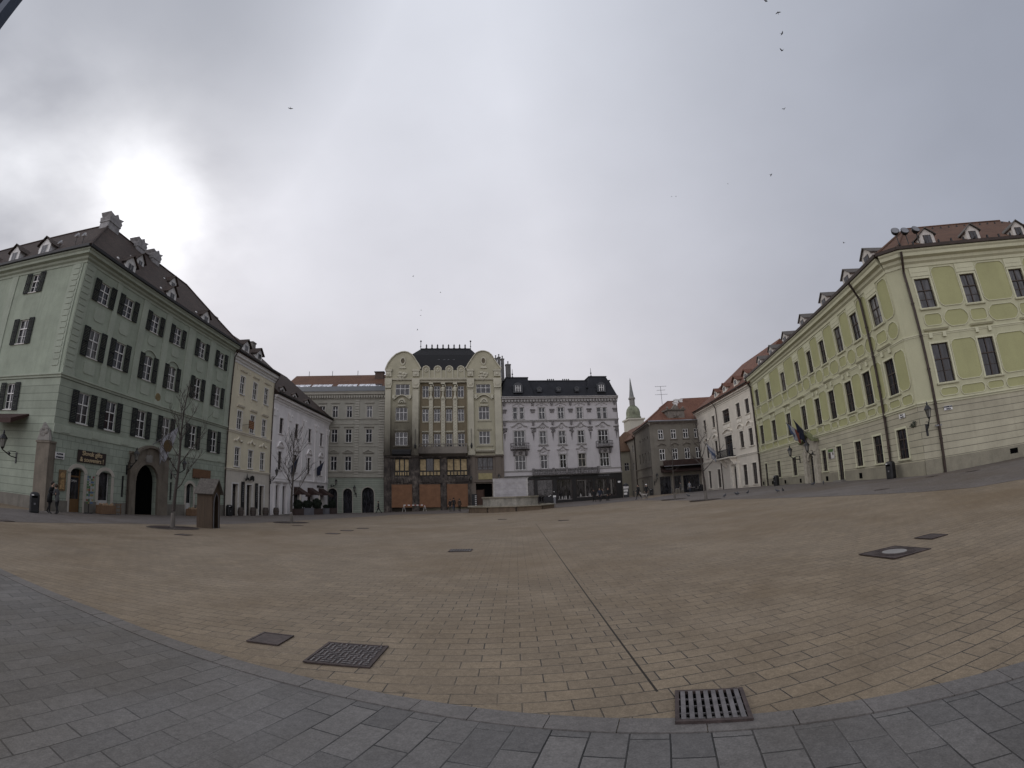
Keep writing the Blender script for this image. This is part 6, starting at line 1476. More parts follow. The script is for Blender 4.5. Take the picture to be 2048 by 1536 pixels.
person(14.35, 54.0, R(120), 1.76, 'person in black walking a spotted dog at the mouth of the lane', BLK, BLK, 'walk')
person(15.55, 54.8, R(150), 1.72, 'person in black with a white cap near the spotted dog', BLK, BLK, 'stand', hat=WHITE)
person(27.6, 71.8, R(170), 1.7, 'person in a pale top standing on the cafe terrace', LGT, JEAN, 'stand'); person(26.3, 72.4, R(60), 1.74, 'person in grey beside the cafe terrace tables', GRYC, BLK, 'stand')
person(18.9, 78.5, R(170), 1.7, 'distant person in black inside the lane', BLK, BLK, 'walk')

def dog(x, y, rz, label):
    t = root('dog', x, y, rz); tag(t, label, 'dog'); V = []; E = []; RD = []
    def add(p, r, par=None):
        V.append(p); RD.append(r)
        if par is not None: E.append((par, len(V)-1))
        return len(V)-1
    mid = add((0, 0, .5), .125); c = add((0, .28, .52), .15, mid); rp = add((0, -.3, .52), .12, mid); n1 = add((0, .44, .64), .09, c); hd = add((0, .54, .76), .085, n1); add((0, .66, .73), .045, hd); add((.06, .5, .83), .02, hd); add((-.06, .5, .83), .02, hd)
    tl = add((0, -.44, .56), .03, rp); add((0, -.58, .68), .015, tl)
    for s_ in (-1, 1):
        a = add((s_*.09, .28, .34), .055, c); a = add((s_*.09, .27, .18), .032, a); add((s_*.09, .30, .03), .03, a)
        a = add((s_*.09, -.26, .36), .07, rp); a = add((s_*.09, -.40, .20), .032, a); add((s_*.09, -.34, .03), .03, a)
    me = bpy.data.meshes.new('body'); me.from_pydata(V, E, []); o = bpy.data.objects.new('tmp', me); COL.objects.link(o); o.modifiers.new('s', 'SKIN').use_smooth_shade = True
    for i, sv in enumerate(me.skin_vertices[0].data): sv.radius = (RD[i], RD[i]); sv.use_root = i == 0
    o.modifiers.new('u', 'SUBSURF').levels = 1; dg = bpy.context.evaluated_depsgraph_get(); m2 = bpy.data.meshes.new_from_object(o.evaluated_get(dg)); bpy.data.objects.remove(o); m2.name = 'body'
    m2.materials.clear(); m2.materials.append(simple('spotted_fur', (.24, .22, .2), .9, var=.75, sc=9)); link(bpy.data.objects.new('body', m2), mw(t), t)
    MB().lathe((0, .47, .66), [(.098, -.02), (.1, .02)], 10).build('collar', BRN, t)
dog(14.9, 53.6, R(110), 'spotted pale dog between the two walkers at the lane mouth')

# ---- pigeons and birds -------------------------------------------------------------
FEA = simple('pigeon_feathers', (.05, .052, .06), .8, var=.5, sc=20)
def pigeon(x, y, rz, label):
    t = root('pigeon', x, y, rz); tag(t, label, 'pigeon', 'pigeons walking on the paving')
    b = MB(); b.tube([(0, -.2, .12), (0, -.1, .14), (0, 0, .16), (0, .08, .19), (0, .12, .25), (0, .15, .29), (0, .19, .285), (0, .22, .275)], [.02, .05, .075, .065, .038, .035, .02, .005], 8)
    b.tube([(.03, 0, .12), (.03, .01, 0)], .008, 4).tube([(-.03, 0, .12), (-.03, .01, 0)], .008, 4); b.build('body', FEA, t, smooth=True)
for i, (x, y, l) in enumerate(((17.9, 35.6, 'pigeon at the top of the loose cluster before the cream house'), (17.4, 34.9, 'pigeon at the left of the loose cluster before the cream house'), (18.3, 34.7, 'pigeon at the right of the loose cluster before the cream house'), (16.1, 34.4, 'pigeon standing apart, left of the loose cluster'),
    (18.6, 30.6, 'left pigeon of the pair before the town hall'), (18.9, 30.3, 'right pigeon of the pair before the town hall'), (23.2, 32.6, 'pigeon at the town hall portal, on the left'), (23.5, 31.6, 'pigeon at the town hall portal, on the right'), (17.1, 45.0, 'lone pigeon between the two slender right hand trees'))):
    pigeon(x, y, i*1.7, l)
def bird(px_, D_, span, a, fl, label):
    p = Vector(px_)*D_; o = root('bird', p.x, p.y, a, 0, p.z); tag(o, label, 'bird', 'birds in the grey sky')
    s_ = span/2; u = fl
    b = MB(); b.tube([(0, -s_*.55, 0), (0, -s_*.25, 0), (0, 0, .0), (0, s_*.3, .01), (0, s_*.45, .01)], [s_*.05, s_*.10, s_*.14, s_*.10, .01], 6)
    for q in (-1, 1):
        z1, z2 = s_*.35*u, s_*.55*u
        P = [(q*s_*.1, s_*.22, 0), (q*s_*.5, s_*.28, z1), (q*s_, -.02, z2), (q*s_*.5, -s_*.12, z1), (q*s_*.1, -s_*.15, 0)]
        th = .012; b.solid(P+[(x, y, z-th) for x, y, z in P], [(0, 1, 2, 3, 4), (9, 8, 7, 6, 5)]+[(i, (i+1) % 5, 5+(i+1) % 5, 5+i) for i in range(5)])
    b.prism([(-s_*.05, -.005), (s_*.05, -.005), (s_*.05, .005), (-s_*.05, .005)], -s_*.85, -s_*.3); b.build('body', FEA, o)
BD = [((.4699, .4178, .7776), 60, 'bird cut by the top edge of the picture'), ((.4913, .4263, .7595), 62, 'second bird down in the column at upper right'), ((.503, .4541, .7354), 66, 'third bird down in the column at upper right'), ((.5074, .4787, .7165), 66, 'fourth bird down in the column at upper right'),
      ((.5238, .5584, .6433), 85, 'fifth bird down in the column at upper right, smaller'), ((.5138, .6533, .556), 75, 'lowest bird of the column at upper right'), ((-.4034, .5917, .698), 66, 'lone bird high at upper left'),
      ((-.2005, .8698, .4508), 120, 'bird high above the left gable of the art nouveau building'), ((-.1449, .8951, .4217), 140, 'bird above the roof crest, right of the others'), ((-.1875, .9029, .3869), 140, 'upper bird of the close pair over the left gable'), ((-.1891, .9071, .376), 140, 'lower bird of the close pair over the left gable'), ((-.1968, .9169, .3471), 110, 'bird lowest over the left gable'),
      ((.6383, .6515, .4099), 95, 'bird left of the floodlights on the town hall roof'), ((.3363, .7557, .562), 180, 'left of two tiny birds in the middle of the sky'), ((.3449, .753, .5604), 180, 'right of two tiny birds in the middle of the sky'), ((.4403, .7012, .5607), 190, 'single tiny bird right of the two tiny birds')]
for i, (d_, D_, l) in enumerate(BD): bird(d_, D_, .72, i*2.1+.4, (.9, -.5, .4, 1.1)[i % 4], l)

# ---- wall lanterns ------------------------------------------------------------------
LGL = glassmat('lantern_glass', (.16, .155, .14), .3)
def lantern(Mw, x, z, out, label, bx=None, bz=None, s=1.0, hang=False):
    p = Mw @ Vector((x, -out, z)); t = bpy.data.objects.new('wall_lantern', None); link(t, Matrix.Translation(p) @ Mw.to_3x3().to_4x4()); tag(t, label, 'wall lantern', 'iron wall lanterns')
    M0 = mw(t)
    MB().lathe((0, 0, 0), [(.10*s, 0), (.19*s, .42*s)], 6).build('glass', LGL, t)
    b = MB().lathe((0, 0, 0), [(.02, -.14*s), (.09*s, -.05*s), (.12*s, 0)], 6); b.lathe((0, 0, .42*s), [(.26*s, 0), (.22*s, .06*s), (.10*s, .22*s), (.05*s, .26*s), (.06*s, .34*s), (.02*s, .46*s)], 6)
    for k in range(6): a = k*math.pi/3; b.tube([(.1*s*math.cos(a), .1*s*math.sin(a), 0), (.19*s*math.cos(a), .19*s*math.sin(a), .42*s)], .014, 4)
    b.build('lamp_head', BLACK, t)
    bx = x if bx is None else bx; bz = z-.75 if bz is None else bz; q = (bx-x, out-.02, bz-z)
    b = MB(); b.tube([(0, 0, -.12*s), (q[0]*.25, q[1]*.25, -.3), (q[0]*.6, q[1]*.6, (q[2]-.1)*.75), q], .035, 6); b.tube([(q[0]*.3, q[1]*.3, -.32), (q[0]*.45, q[1]*.5, q[2]*.35), (q[0]*.9, q[1]*.95, q[2]*.3)], .022, 5)
    b.ball((q[0]*.5, q[1]*.5, q[2]*.62), .09, 6); b.box(q[0]-.07, q[0]+.07, q[1]-.02, q[1]+.02, q[2]-.35, q[2]+.35); b.build('bracket', BLACK, t)
lantern(FLS, -3.65, 1.7, 1.2, 'iron lantern on the shaded side of the green corner house', -3.67, 1.15, 1.2)
lantern(FLG, 6.85, 1.95, 1.2, 'iron lantern left of the stone arched gateway', 7.15, 1.2, 1.0); lantern(FLG, 13.08, 1.8, 1.0, 'iron lantern right of the stone arched gateway, behind the tree', 12.6, 1.2, 1.0)
lantern(FLW, .28, 2.4, .8, 'iron lantern at the left end of the white house', .3, 1.6, 1.0)
lantern(FCG, 1.63, 1.95, .8, 'iron lantern beside the white house on the mint ground floor', .6, 1.5, 1.0); lantern(FCG, 4.6, .95, .6, 'iron lantern between the two mint arches', 4.75, .2, 1.0)
lantern(FGR, -19.15, 1.8, 1.2, 'iron lantern left of the town hall portal', -19.7, 1.3, 1.1); lantern(FGR, -14.95, 1.85, 1.2, 'iron lantern right of the town hall portal', -15.4, 1.4, 1.1)
lantern(FGS, -.95, 2.12, .9, 'large iron lantern on the chamfered corner of the town hall', -.75, 1.45, 1.0); lantern(FRG, -8.7, 1.45, .8, 'tall iron lantern on the corner of the cafe house', -8.9, .6, 1.0)
lantern(FAN, 13.41, 2.4, .5, 'dark lantern left of the brown doorway on the burnt building', 13.41, 1.9, .9); lantern(FAN, 17.73, 2.6, .5, 'dark lantern right of the yellow panel on the burnt building', 17.73, 2.1, .9)

# ---- signs ------------------------------------------------------------------------------
def board(Mw, x0, x1, z0, z1, mat, label, name='sign_board', y=-.03, th=.04, cat='sign', lines=(), tm=None, size=.2, group=None):
    t = bpy.data.objects.new(name, None); M0 = Mw @ Matrix.Translation(((x0+x1)/2, y, (z0+z1)/2)); link(t, M0); tag(t, label, cat, group)
    a, c = (x1-x0)/2, (z1-z0)/2; MB().box(-a, a, -th, 0, -c, c).build('panel', mat, t)
    n = len(lines)
    for i, l in enumerate(lines): text_mesh(t, M0, l, 0, -th-.014, c-(2*c)*(i+.5)/n, size, tm or WHITE, bold=.004)
    return t
SGN = simple('black_sign', (.02, .012, .01), .5); GOLD = simple('cream_letters', (.42, .33, .2), .6)
board(FLG, 2.22, 4.88, 1.3, 2.1, SGN, 'black sign with cream letters above the shop doors of the green house', lines=('Slovak gifts', '& souvenirs !'), tm=GOLD, size=.42)
board(FLG, .3, 1.09, 1.32, 1.72, WHITE, 'small white street name plate near the corner of the green house', lines=('HLAVNE', 'NAMESTIE'), tm=NAVY, size=.14)
t = board(FLG, 15.65, 18.45, 1.15, 1.98, simple('brown_signboard', (.13, .065, .032), .7), 'blank brown signboard above the sentry box', th=.08); b = MB()
for i in range(14): b.ball((-1.3+i*.2, -.09, -.36+.05*math.sin(i*2.1)), .06, 6, sy=.4)
b.build('carved_edge', DARKW, t)
t = board(FLG, .78, 1.38, -.62, .68, simple('gilded_poster', (.14, .09, .045), .6, var=.6, sc=5), 'painted poster board of brown and gold leaning beside the first shop door', name='poster_board', cat='poster')
b = MB(); b.arc(0, .3, .02, .2, 0, 360, -.055, -.041, 12); b.prism([(-.2, -.55), (.2, -.55), (.14, .05), (-.14, .05)], -.055, -.041); b.build('painted_figure', simple('poster_gold', (.28, .18, .08), .6, var=.5, sc=9), t)
board(FGR, -1.99, -1.35, 2.52, 2.78, WHITE, 'small white street plate on the long front of the town hall', lines=('Hlavne', 'namestie'), tm=NAVY, size=.1)
board(FGS, .62, 1.2, 2.42, 2.67, WHITE, 'white street plate right of the corner drainpipe on the town hall', lines=('RADNICNA', 'ULICA'), tm=NAVY, size=.11)
t = board(FGR, -13.25, -12.1, .85, 1.66, OFFW, 'notice plates with a green header beside the town hall door', lines=(), th=.03); MB().box(-.5, .5, -.045, -.031, .16, .4).build('header', simple('green_plate', (.09, .15, .05), .5), t); MB().box(-.5, -.05, -.045, -.031, -.38, .12).build('notice', DARKW, t); MB().box(.3, .48, -.045, -.031, -.1, .1).build('notice', DARKW, t)
t = root('metal_crest', 0, 0); 
bpy.data.objects.remove(t); t = bpy.data.objects.new('metal_emblem', None); link(t, FGR @ Matrix.Translation((-.62, -.05, 1.98))); tag(t, 'small dark metal emblem near the corner of the town hall', 'emblem')
b = MB(); relief(b, 0, 0, .8, .35, -.08, 3, 8); b.tube([(-.35, -.04, -.1), (0, -.08, 0), (.35, -.04, .12)], .03, 5); b.build('ironwork', simple('dark_green_iron', (.03, .035, .02), .6), t)
for x0, x1, z0, z1, l in ((3.36, 3.98, -1.75, 1.25, 'tall black panel with white script between the first two yellow house doors'), (6.45, 7.02, -1.65, 1.2, 'tall black panel with white script between the last two yellow house doors')):
    t = board(FLY, x0, x1, z0, z1, BLACK, l, name='wall_sign', th=.06, y=-.06); b = MB(); rr = random.Random(int(x0))
    for i in range(9): b.box(-.12*rr.uniform(.5, 1), .12*rr.uniform(.4, 1), -.075, -.061, 1.1-i*.21-.06, 1.1-i*.21+.06)
    b.build('script', LEAD, t)
t = bpy.data.objects.new('iron_sign', None); link(t, FLY @ Matrix.Translation((4.75, -.3, 1.6))); tag(t, 'black cut metal sign above the middle door of the yellow house', 'sign')
b = MB(); b.prism([(-1.0, -.25), (-.75, .1), (-.6, .55), (-.5, .1), (-.2, .15), (-.1, -.2), (-.5, -.1), (-.8, -.25)], -.02, .02).prism([(.0, -.2), (.1, .25), (.5, .38), (.95, .3), (1.0, -.1), (.7, -.3), (.6, 0), (.4, -.15)], -.02, .02).tube([(-1, 0, -.1), (1, 0, -.1)], .02, 5); b.build('cut_letters', BLACK, t)
b = MB().tube([(-.6, 0, 0), (-.6, .3, 0)], .02, 5).brk().tube([(.6, 0, 0), (.6, .3, 0)], .02, 5); b.build('stay', BLACK, t)
t = bpy.data.objects.new('striped_banner', None); link(t, FLY @ Matrix.Translation((3.72, -.75, 7.35))); tag(t, 'small dark red and yellow striped flag between the middle windows of the yellow house', 'flag')
b = MB(); RS = simple('dull_red_cloth', (.13, .035, .028), .9); YS = simple('dull_yellow_cloth', (.22, .14, .06), .9)
for i in range(9): b.cur = i % 2; b.box(-.55, .55, -.012, .012, .42-(i+1)*.095, .42-i*.095)
b.build('cloth', [RS, YS], t); MB().tube([(-.6, .0, -.5), (-.6, 0, .5)], .02, 5).tube([(-.6, 0, 0), (-.6, .75, -.1)], .02, 5).build('pole', BLACK, t)
board(FLW, 15.3, 18.1, 1.24, 1.58, SGN, 'narrow black sign over the last brown awning of the white house', lines=('KAVIAREN',), tm=LEAD, size=.26)
# ---- flags -------------------------------------------------------------------------------
def flag(Mw, base, tip, drop, mats, label, w_=None, waves=3, emb=None, droop=.25):
    P0, P1 = Vector(base), Vector(tip); t = bpy.data.objects.new('flag', None); link(t, Mw @ Matrix.Translation(P0)); tag(t, label, 'flag'); M0 = mw(t)
    MB().tube([(0, 0, 0), P1-P0], [.035, .022], 6).ball(P1-P0, .05, 6).build('pole', LEAD, t)
    d = (P1-P0); n, m_ = 10, 12; b = MB(); L_ = d.length; s0 = .3
    for i in range(n+1):
        u = s0+(1-s0)*i/n; top = d*u
        for j in range(m_+1):
            v = j/m_; off = math.sin(i*1.5+v*2.2)*.10*v; q = top+Vector((off, math.cos(i*1.3+v*1.7)*.10*v, -drop*v*(1-.12*math.sin(i*.9)))); q.x += -d.x*.25*v*(i/n); q.y += -d.y*droop*v*(i/n); b.v.append(tuple(q))
    for i in range(n):
        for j in range(m_):
            b.f.append((i*(m_+1)+j, (i+1)*(m_+1)+j, (i+1)*(m_+1)+j+1, i*(m_+1)+j+1)); k = 0
            b.mi.append(int(min(len(mats)-1, (i/n if emb == 'len' else j/m_)*len(mats))))
    co = b.build('cloth', mats, t, smooth=True, fix=False); sm = co.modifiers.new('t', 'SOLIDIFY'); sm.thickness = .012
    return t
CW = simple('flag_white', (.26, .26, .28), .9, var=.2); CB = simple('flag_blue', (.05, .07, .12), .9); CR = simple('flag_red', (.16, .045, .03), .9); CN = simple('flag_dark_blue', (.015, .018, .035), .9)
t = flag(FLG, (9.6, -.3, 3.35), (10.75, -2.0, 5.0), 2.1, [CW], 'white flag with a brown round emblem hanging over the stone gateway')
MB().lathe((0, 0, 0), [(.36, -.09), (.36, .09)], 16, 1, 1.4).build('emblem', simple('flag_brown', (.07, .045, .02), .9), t, mw(t) @ Matrix.Translation((.69, -1.03, .02)) @ Matrix.Rotation(R(124), 4, 'Z') @ Matrix.Rotation(R(90), 4, 'X'))
flag(FLW, (13.73, -.1, 3.7), (14.6, -1.4, 5.1), 1.5, [CN], 'dark flag hanging before the rightmost window of the white house'); flag(FLW, (4.9, -.1, 3.2), (5.7, -1.3, 5.1), 1.8, [CN, CN, GRYC], 'dark flag hanging behind the second bare tree')
flag(FRW, (-12.3, -.4, 4.0), (-13.3, -2.0, 5.9), 1.7, [CW, CB, CW], 'white and blue striped flag on the cream house')
flag(FGR, (-17.0, -.35, 3.35), (-17.5, -1.9, 4.75), 1.15, [CR, CW, CB], 'red, white and blue flag left above the town hall portal', emb='len'); flag(FGR, (-16.4, -.35, 3.35), (-15.6, -1.9, 4.75), 1.2, [CN], 'dark blue flag right above the town hall portal')
t = bpy.data.objects.new('shop_canopy', None); link(t, FLS @ Matrix.Translation((-3.8, 0, 3.2))); tag(t, 'red brown shop canopy jutting from the side of the green house', 'canopy')
MB().solid([(-2.5, -.0, .8), (1.0, -.0, .8), (1.0, -1.4, .3), (-2.5, -1.4, .3), (-2.5, 0, .65), (1.0, 0, .65), (1.0, -1.4, 0), (-2.5, -1.4, 0)], [(0, 1, 2, 3), (7, 6, 5, 4), (0, 3, 7, 4), (1, 5, 6, 2), (3, 2, 6, 7), (0, 4, 5, 1)]).build('cover', simple('red_brown_awning', (.04, .018, .014), .8), t)

# ---- shop clutter by the green house ---------------------------------------------------------
CRW = wood('crate_wood', (.17, .10, .055)); PRD = simple('woven_goods', (.22, .15, .09), .9, var=.6, sc=10)
for (x, y, rz), l in (((-27.35, 24.75, R(92)), 'wooden crate of goods with a slatted rail under the arched shop window'), ((-27.9, 35.4, R(92)), 'wooden crate and rail below the last arched window, left of the sentry box')):
    t = root('display_crate', x, y, rz); tag(t, l, 'crate', 'wooden display crates'); b = MB()
    b.box(-.75, .55, -.32, -.28, .05, .62).box(-.75, .55, .28, .32, .05, .62).box(-.75, -.71, -.28, .28, .05, .62).box(.51, .55, -.28, .28, .05, .62).box(-.71, .51, -.28, .28, .42, .46); b.build('box', CRW, t)
    b = MB()
    for z in (.15, .4, .65): b.box(.56, 1.15, -.3, -.26, z, z+.06)
    for xx in (.60, 1.10): b.box(xx, xx+.05, -.26, -.22, 0, .75)
    b.build('slatted_rail', CRW, t); b = MB(); rr = random.Random(2)
    for i in range(9): b.ball((-.55+i*.12, rr.uniform(-.15, .1), .5+rr.random()*.14), .13+.03*rr.random(), 6)
    b.build('goods', PRD, t)
t = root('postcard_rack', -27.3, 23.05, R(92)); tag(t, 'tall rack of colourful postcards between the two shop doors', 'rack')
MB().tube([(0, 0, .05), (0, 0, 2.45)], .025, 6).tube([(-.4, 0, .05), (.4, 0, .05)], .03, 5).tube([(0, -.3, .05), (0, .3, .05)], .03, 5).build('stand', BLACK, t)
rr = random.Random(9); b = MB()
cols = [simple('card_%s' % n, c, .5) for n, c in (('white', (.3, .3, .3)), ('blue', (.08, .12, .2)), ('red', (.2, .05, .04)), ('green', (.06, .12, .05)), ('ochre', (.25, .18, .08)))]
for i in range(4):
    for j in range(11): b.cur = rr.randrange(5); xx = -.3+i*.155; z = .65+j*.165; b.box(xx, xx+.13, -.09-rr.random()*.02, -.07, z, z+.12)
b.build('cards', cols, t)
t = root('ceramic_plates', -28.1, 26.6, 0, 2.7); 
bpy.data.objects.remove(t)
# ---- barrels ------------------------------------------------------------------------------
def barrel(x, y, label, s=1.0):
    t = root('barrel', x, y, x); tag(t, label, 'barrel', 'old wine barrels by the yellow house')
    MB().lathe((0, 0, 0), [(.27*s, 0), (.33*s, .22*s), (.36*s, .46*s), (.33*s, .70*s), (.27*s, .92*s)], 16).build('staves', wood('barrel_wood', (.07, .05, .04)), t)
    for z, r in ((.1, .305), (.3, .35), (.62, .35), (.82, .305)): MB().lathe((0, 0, 0), [(r*s, z*s), ((r+.008)*s, z*s), ((r+.008)*s, (z+.06)*s), (r*s, (z+.06)*s)], 16).build('hoop', simple('dull_hoop', (.10, .095, .09), .5, .4), t)
barrel(-28.2, 43.6, 'wine barrel half hidden behind the litter bin', .95); barrel(-28.1, 45.9, 'wine barrel in front of the first black panel of the yellow house'); barrel(-28.1, 48.6, 'wine barrel in front of the last door of the yellow house'); barrel(-28.2, 51.3, 'wine barrel at the joint of the yellow and white houses')
# ---- planters and hedges ----------------------------------------------------------------------
HEDGE = simple('dark_hedge', (.012, .018, .010), .9, var=.5, sc=8)
def planter(x, y, w_, hb, hh, mat, label, seed, round_=True):
    t = root('planter', x, y, R(75)); tag(t, label, 'planter', 'planters round the cafe terrace of the white house'); b = MB(); n = max(4, int(w_/.12))
    for i in range(n): a = -w_/2+w_*i/n; b.box(a+.008, a+w_/n-.008, -.3, .3, 0, hb)
    b.box(-w_/2-.02, w_/2+.02, -.32, .32, hb, hb+.05); b.build('tub', mat, t)
    rn = random.Random(seed); b = MB(); c = Vector((0, 0, hb+hh*.5))
    for i in range(1100):
        a = rn.uniform(0, 6.28); ph = math.acos(rn.uniform(-1, 1)); rr_ = rn.uniform(.7, 1.06)
        p = Vector((math.cos(a)*math.sin(ph)*w_*.5, math.sin(a)*math.sin(ph)*.36, math.cos(ph)*hh*.55))*rr_+c; u = Vector((rn.uniform(-1, 1), rn.uniform(-1, 1), rn.uniform(-1, 1))).normalized()*.07; v = u.cross(Vector((rn.random(), rn.random(), rn.random()))).normalized()*.05
        b.quad([p-u, p+v, p+u, p-v])
    b.ball((0, 0, c.z), w_*.4, 8, sy=.32/(w_*.4), sz=hh*.46/(w_*.4)); b.build('hedge', HEDGE, t, fix=False)
BP = wood('brown_planter', (.06, .04, .035)); GP = wood('grey_planter', (.15, .15, .165))
planter(-26.9, 54.6, 1.6, .75, 1.1, BP, 'brown planter with a dark hedge, nearest the second bare tree', 1); planter(-26.7, 56.9, 2.0, .85, 1.0, GP, 'pale grey slatted planter with a round dark hedge', 2); planter(-26.5, 59.4, 2.0, .75, 1.35, BP, 'brown planter with the tallest dark hedge', 3)
planter(-26.5, 62.6, .9, .8, .5, GP, 'small grey planter left of the last hedge', 4); planter(-26.3, 64.6, 1.3, .8, 1.2, BP, 'last brown planter with a clipped hedge, beside the mint arches', 5)
for x, y, l in ((-27.4, 56.2, 'closed cream parasol between the first hedges'), (-26.9, 61.2, 'closed cream parasol between the last hedges')):
    t = root('closed_parasol', x, y); tag(t, l, 'parasol', 'closed cream parasols'); MB().tube([(0, 0, 0), (0, 0, 2.7)], .03, 6).build('pole', LEAD, t); MB().lathe((0, 0, 0), [(.05, 1.0), (.16, 1.15), (.20, 1.9), (.10, 2.5), (.02, 2.65)], 8).build('canopy', CREAM, t)
# ---- barrier, stands, bollards -------------------------------------------------------------------
t = root('barrier', -14.9, 68.0, R(3)); tag(t, 'red and white striped barrier rail before the boarded ground floor', 'barrier'); RED = simple('dull_red_paint', (.25, .06, .04), .6); b = MB()
for i in range(10): b.cur = i % 2; b.box(-1.6+i*.32, -1.28+i*.32, -.02, .02, .92, 1.04)
b.build('rail', [WHITE, RED], t)
for x in (-1.55, 1.55): MB().tube([(x-.25, 0, 0), (x, 0, .98)], .03, 5).tube([(x+.25, 0, 0), (x, 0, .98)], .03, 5).build('leg', OFFW, t)
t = root('news_stand', 18.0, 75.6, R(-12)); tag(t, 'dark stand with white notice boards at the mouth of the lane', 'stand'); MB().box(-.45, .45, -.3, .3, 0, 1.9).build('cabinet', BLACK, t)
MB().box(-.42, .42, -.33, -.305, 1.45, 1.82).brk().box(-.4, .3, -.33, -.305, .95, 1.3).brk().box(-.4, .15, -.33, -.305, .45, .8).build('notice', OFFW, t); MB().lathe((0, 0, 1.9), [(.5, 0), (.42, .25), (.1, .42)], 8).build('cap', BLACK, t)
for i, (x, y) in enumerate(((18.5, 72.5), (19.1, 72.9), (19.8, 73.2))):
    t = root('bollard', x, y); tag(t, 'slim black bollard at the lane mouth, %s' % ('left of three', 'middle of three', 'right of three')[i], 'bollard', 'bollards at the mouth of the lane'); MB().lathe((0, 0, 0), [(.09, 0), (.09, .1), (.055, .14), (.055, .85), (.075, .88), (.04, .98)], 8).build('post', BLACK, t)
t = root('souvenir_cart', 5.1, 70.6, 0); tag(t, 'black souvenir cart hung with hats and bags, behind the fountain', 'cart'); b = MB().box(-.9, .9, -.4, .4, .35, 1.1); b.build('cart_body', BLACK, t)
b = MB()
for x in (-.6, .6): b.brk(); b.arc(x, .33, .26, .32, 0, 360, -.46, -.41, 14); b.arc(x, .33, .0, .06, 0, 360, -.46, -.41, 6)
b.build('wheel', IRON, t); MB().tube([(-.8, 0, 1.1), (-.8, 0, 2.1)], .025, 5).tube([(.8, 0, 1.1), (.8, 0, 2.3)], .025, 5).tube([(-.8, 0, 2.1), (.8, 0, 2.3)], .025, 5).build('frame', BLACK, t)
rr = random.Random(4)
for i in range(7): MB().ball((rr.uniform(-.75, .75), -.3, rr.uniform(1.0, 2.0)), .12, 8, sz=.6).build('hat', OFFW if i % 2 else BLK, t)
t = root('ticket_post', 5.45, 66.5, 0); tag(t, 'short pale post behind the right end of the fountain', 'post'); MB().box(-.14, .14, -.12, .12, 0, 1.0).build('post', LEAD, t); MB().box(-.2, .2, -.17, .17, 1.0, 1.25).build('cap', WHITE, t)
t = root('menu_board', -6.15, 69.3, R(10)); tag(t, 'black menu board with white marks by the brown doorway', 'menu board'); MB().box(-.4, .4, -.05, .05, .1, 2.2).build('board', BLACK, t); b = MB()
for i in range(6): b.box(.1, .32, -.065, -.052, .5+i*.27, .62+i*.27)
b.build('marks', OFFW, t); MB().tube([(-.35, .05, .1), (-.35, .4, 0)], .02, 4).tube([(.35, .05, .1), (.35, .4, 0)], .02, 4).build('stay', BLACK, t)
# ---- cafe terrace ---------------------------------------------------------------------------------
CHM = simple('pale_cafe_chair', (.16, .15, .14), .6)
def cchair():
    t = root('cafe_chair', 25.0, 72.2); MB().box(-.2, .2, -.2, .2, .43, .47).build('seat', CHM, t); MB().box(-.2, .2, .17, .2, .5, .85).build('backrest', CHM, t)
    for x in (-.18, .18):
        for y in (-.18, .18): MB().tube([(x, y, 0), (x*.95, y*.95, .44)], .014, 4).build('leg', BLACK, t)
    return t
c0 = cchair(); index_children(); CP = [(25.0, 72.2, 90, 'cafe chair facing right at the first terrace table'), (26.2, 71.5, -60, 'cafe chair facing left at the first terrace table'), (27.9, 72.9, 90, 'cafe chair facing right at the second terrace table'), (29.1, 72.4, -90, 'cafe chair facing left at the second terrace table')]
for i, (x, y, a, l) in enumerate(CP):
    Mx = at(x, y, R(a)); o = copy_tree(c0, Mx) if i else copy_tree(c0, Mx); tag(o, l, 'chair', 'chairs on the cafe terrace')
for ch in CH.get(c0.name, []): bpy.data.objects.remove(bpy.data.objects[ch])
bpy.data.objects.remove(c0)
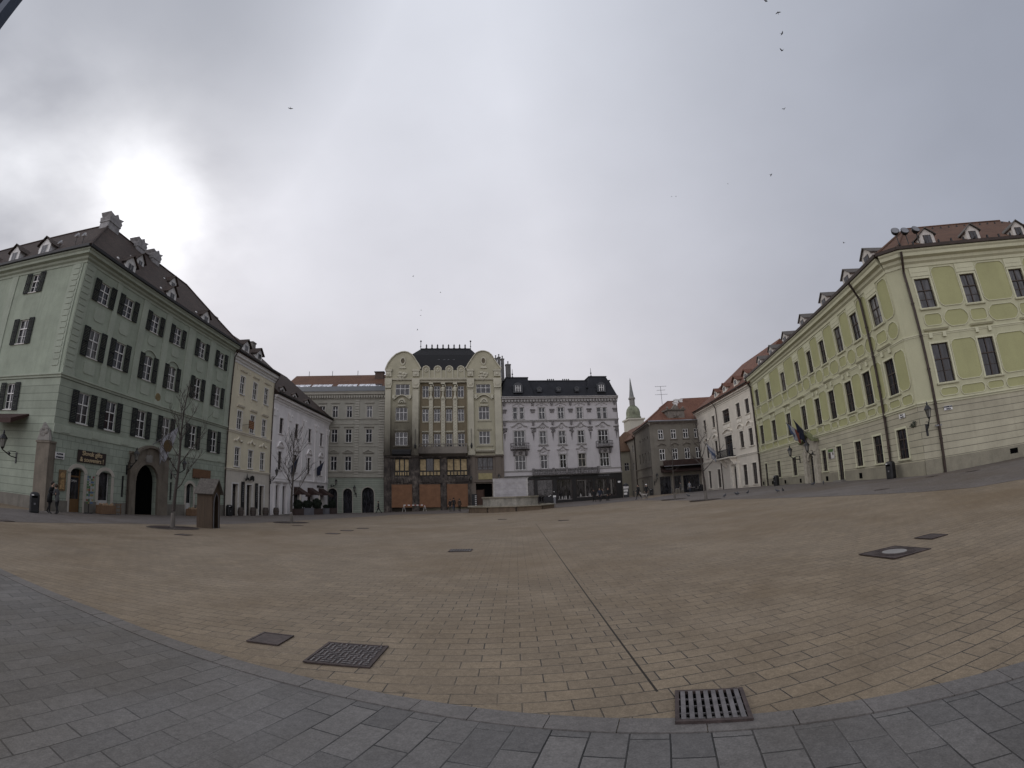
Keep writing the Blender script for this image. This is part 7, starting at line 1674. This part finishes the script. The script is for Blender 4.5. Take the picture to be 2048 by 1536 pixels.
for x, y, l in ((25.6, 71.9, 'small round cafe table on the left of the terrace'), (28.5, 72.6, 'small round cafe table on the right of the terrace')):
    t = root('cafe_table', x, y); tag(t, l, 'table', 'cafe terrace tables'); MB().lathe((0, 0, .72), [(.35, 0), (.35, .03)], 14).build('tabletop', OFFW, t); MB().tube([(0, 0, 0), (0, 0, .72)], .03, 6).lathe((0, 0, 0), [(.22, 0), (.2, .03)], 10).build('pedestal', BLACK, t)
# ---- floodlights ------------------------------------------------------------------------------------
def flood(p, rz, label, mat=BLACK, s=1.0, pole=.75, tilt=-25):
    t = bpy.data.objects.new('floodlight', None); link(t, Matrix.Translation(p) @ Matrix.Rotation(rz, 4, 'Z')); tag(t, label, 'floodlight', 'floodlights on the roofs')
    MB().tube([(0, 0, -pole), (0, 0, 0)], .03*s, 5).build('pole', BLACK, t); b = MB().lathe((0, 0, 0), [(.10*s, -.16*s), (.2*s, -.06*s), (.25*s, .08*s), (.25*s, .12*s)], 12); Mh = mw(t) @ Matrix.Translation((0, 0, .12)) @ Matrix.Rotation(R(90+tilt), 4, 'X')
    b.build('lamp_housing', mat, t, Mh); MB().lathe((0, 0, .121*s), [(.22*s, 0), (.22*s, .012)], 12).build('lens', LEAD, t, Mh)
for i, (p, l) in enumerate((((24.37, 19.96, 13.65), 'round black floodlight, leftmost of three on the town hall corner'), ((24.74, 19.5, 13.45), 'round black floodlight, middle of three on the town hall corner'), ((25.15, 18.96, 13.3), 'round black floodlight, rightmost of three on the town hall corner'))): flood(p, R(-30+i*8), l, s=1.15)
for x, z, l in ((-1.6, 16.6, 'small white floodlight, right of three on the green house roof'), (-2.4, 16.7, 'small white floodlight, middle of three on the green house roof'), (-4.2, 16.4, 'small white floodlight, left of three on the green house roof')): flood(FLS @ Vector((x, .3, z)), R(0), l, WHITE, .8, 1.0)
# ---- steel mast whose upper part cuts the top left corner --------------------------------------------------
t = root('steel_mast', -5.05, 1.225, R(14.5)); tag(t, 'dark blue slotted steel mast crossing the top left corner', 'mast'); NV = simple('navy_steel', (.028, .040, .065), .5, .3)
b = MB().box(.02, .14, -.06, .06, -.1, 9).box(-.26, -.14, -.06, .06, -.1, 9)
z = .4
while z < 9: b.box(-.14, .02, -.06, .06, z, z+.16); z += .5
b.build('mast', NV, t); MB().box(-.34, .22, -.2, .2, -.1, .04).build('base_plate', NV, t)
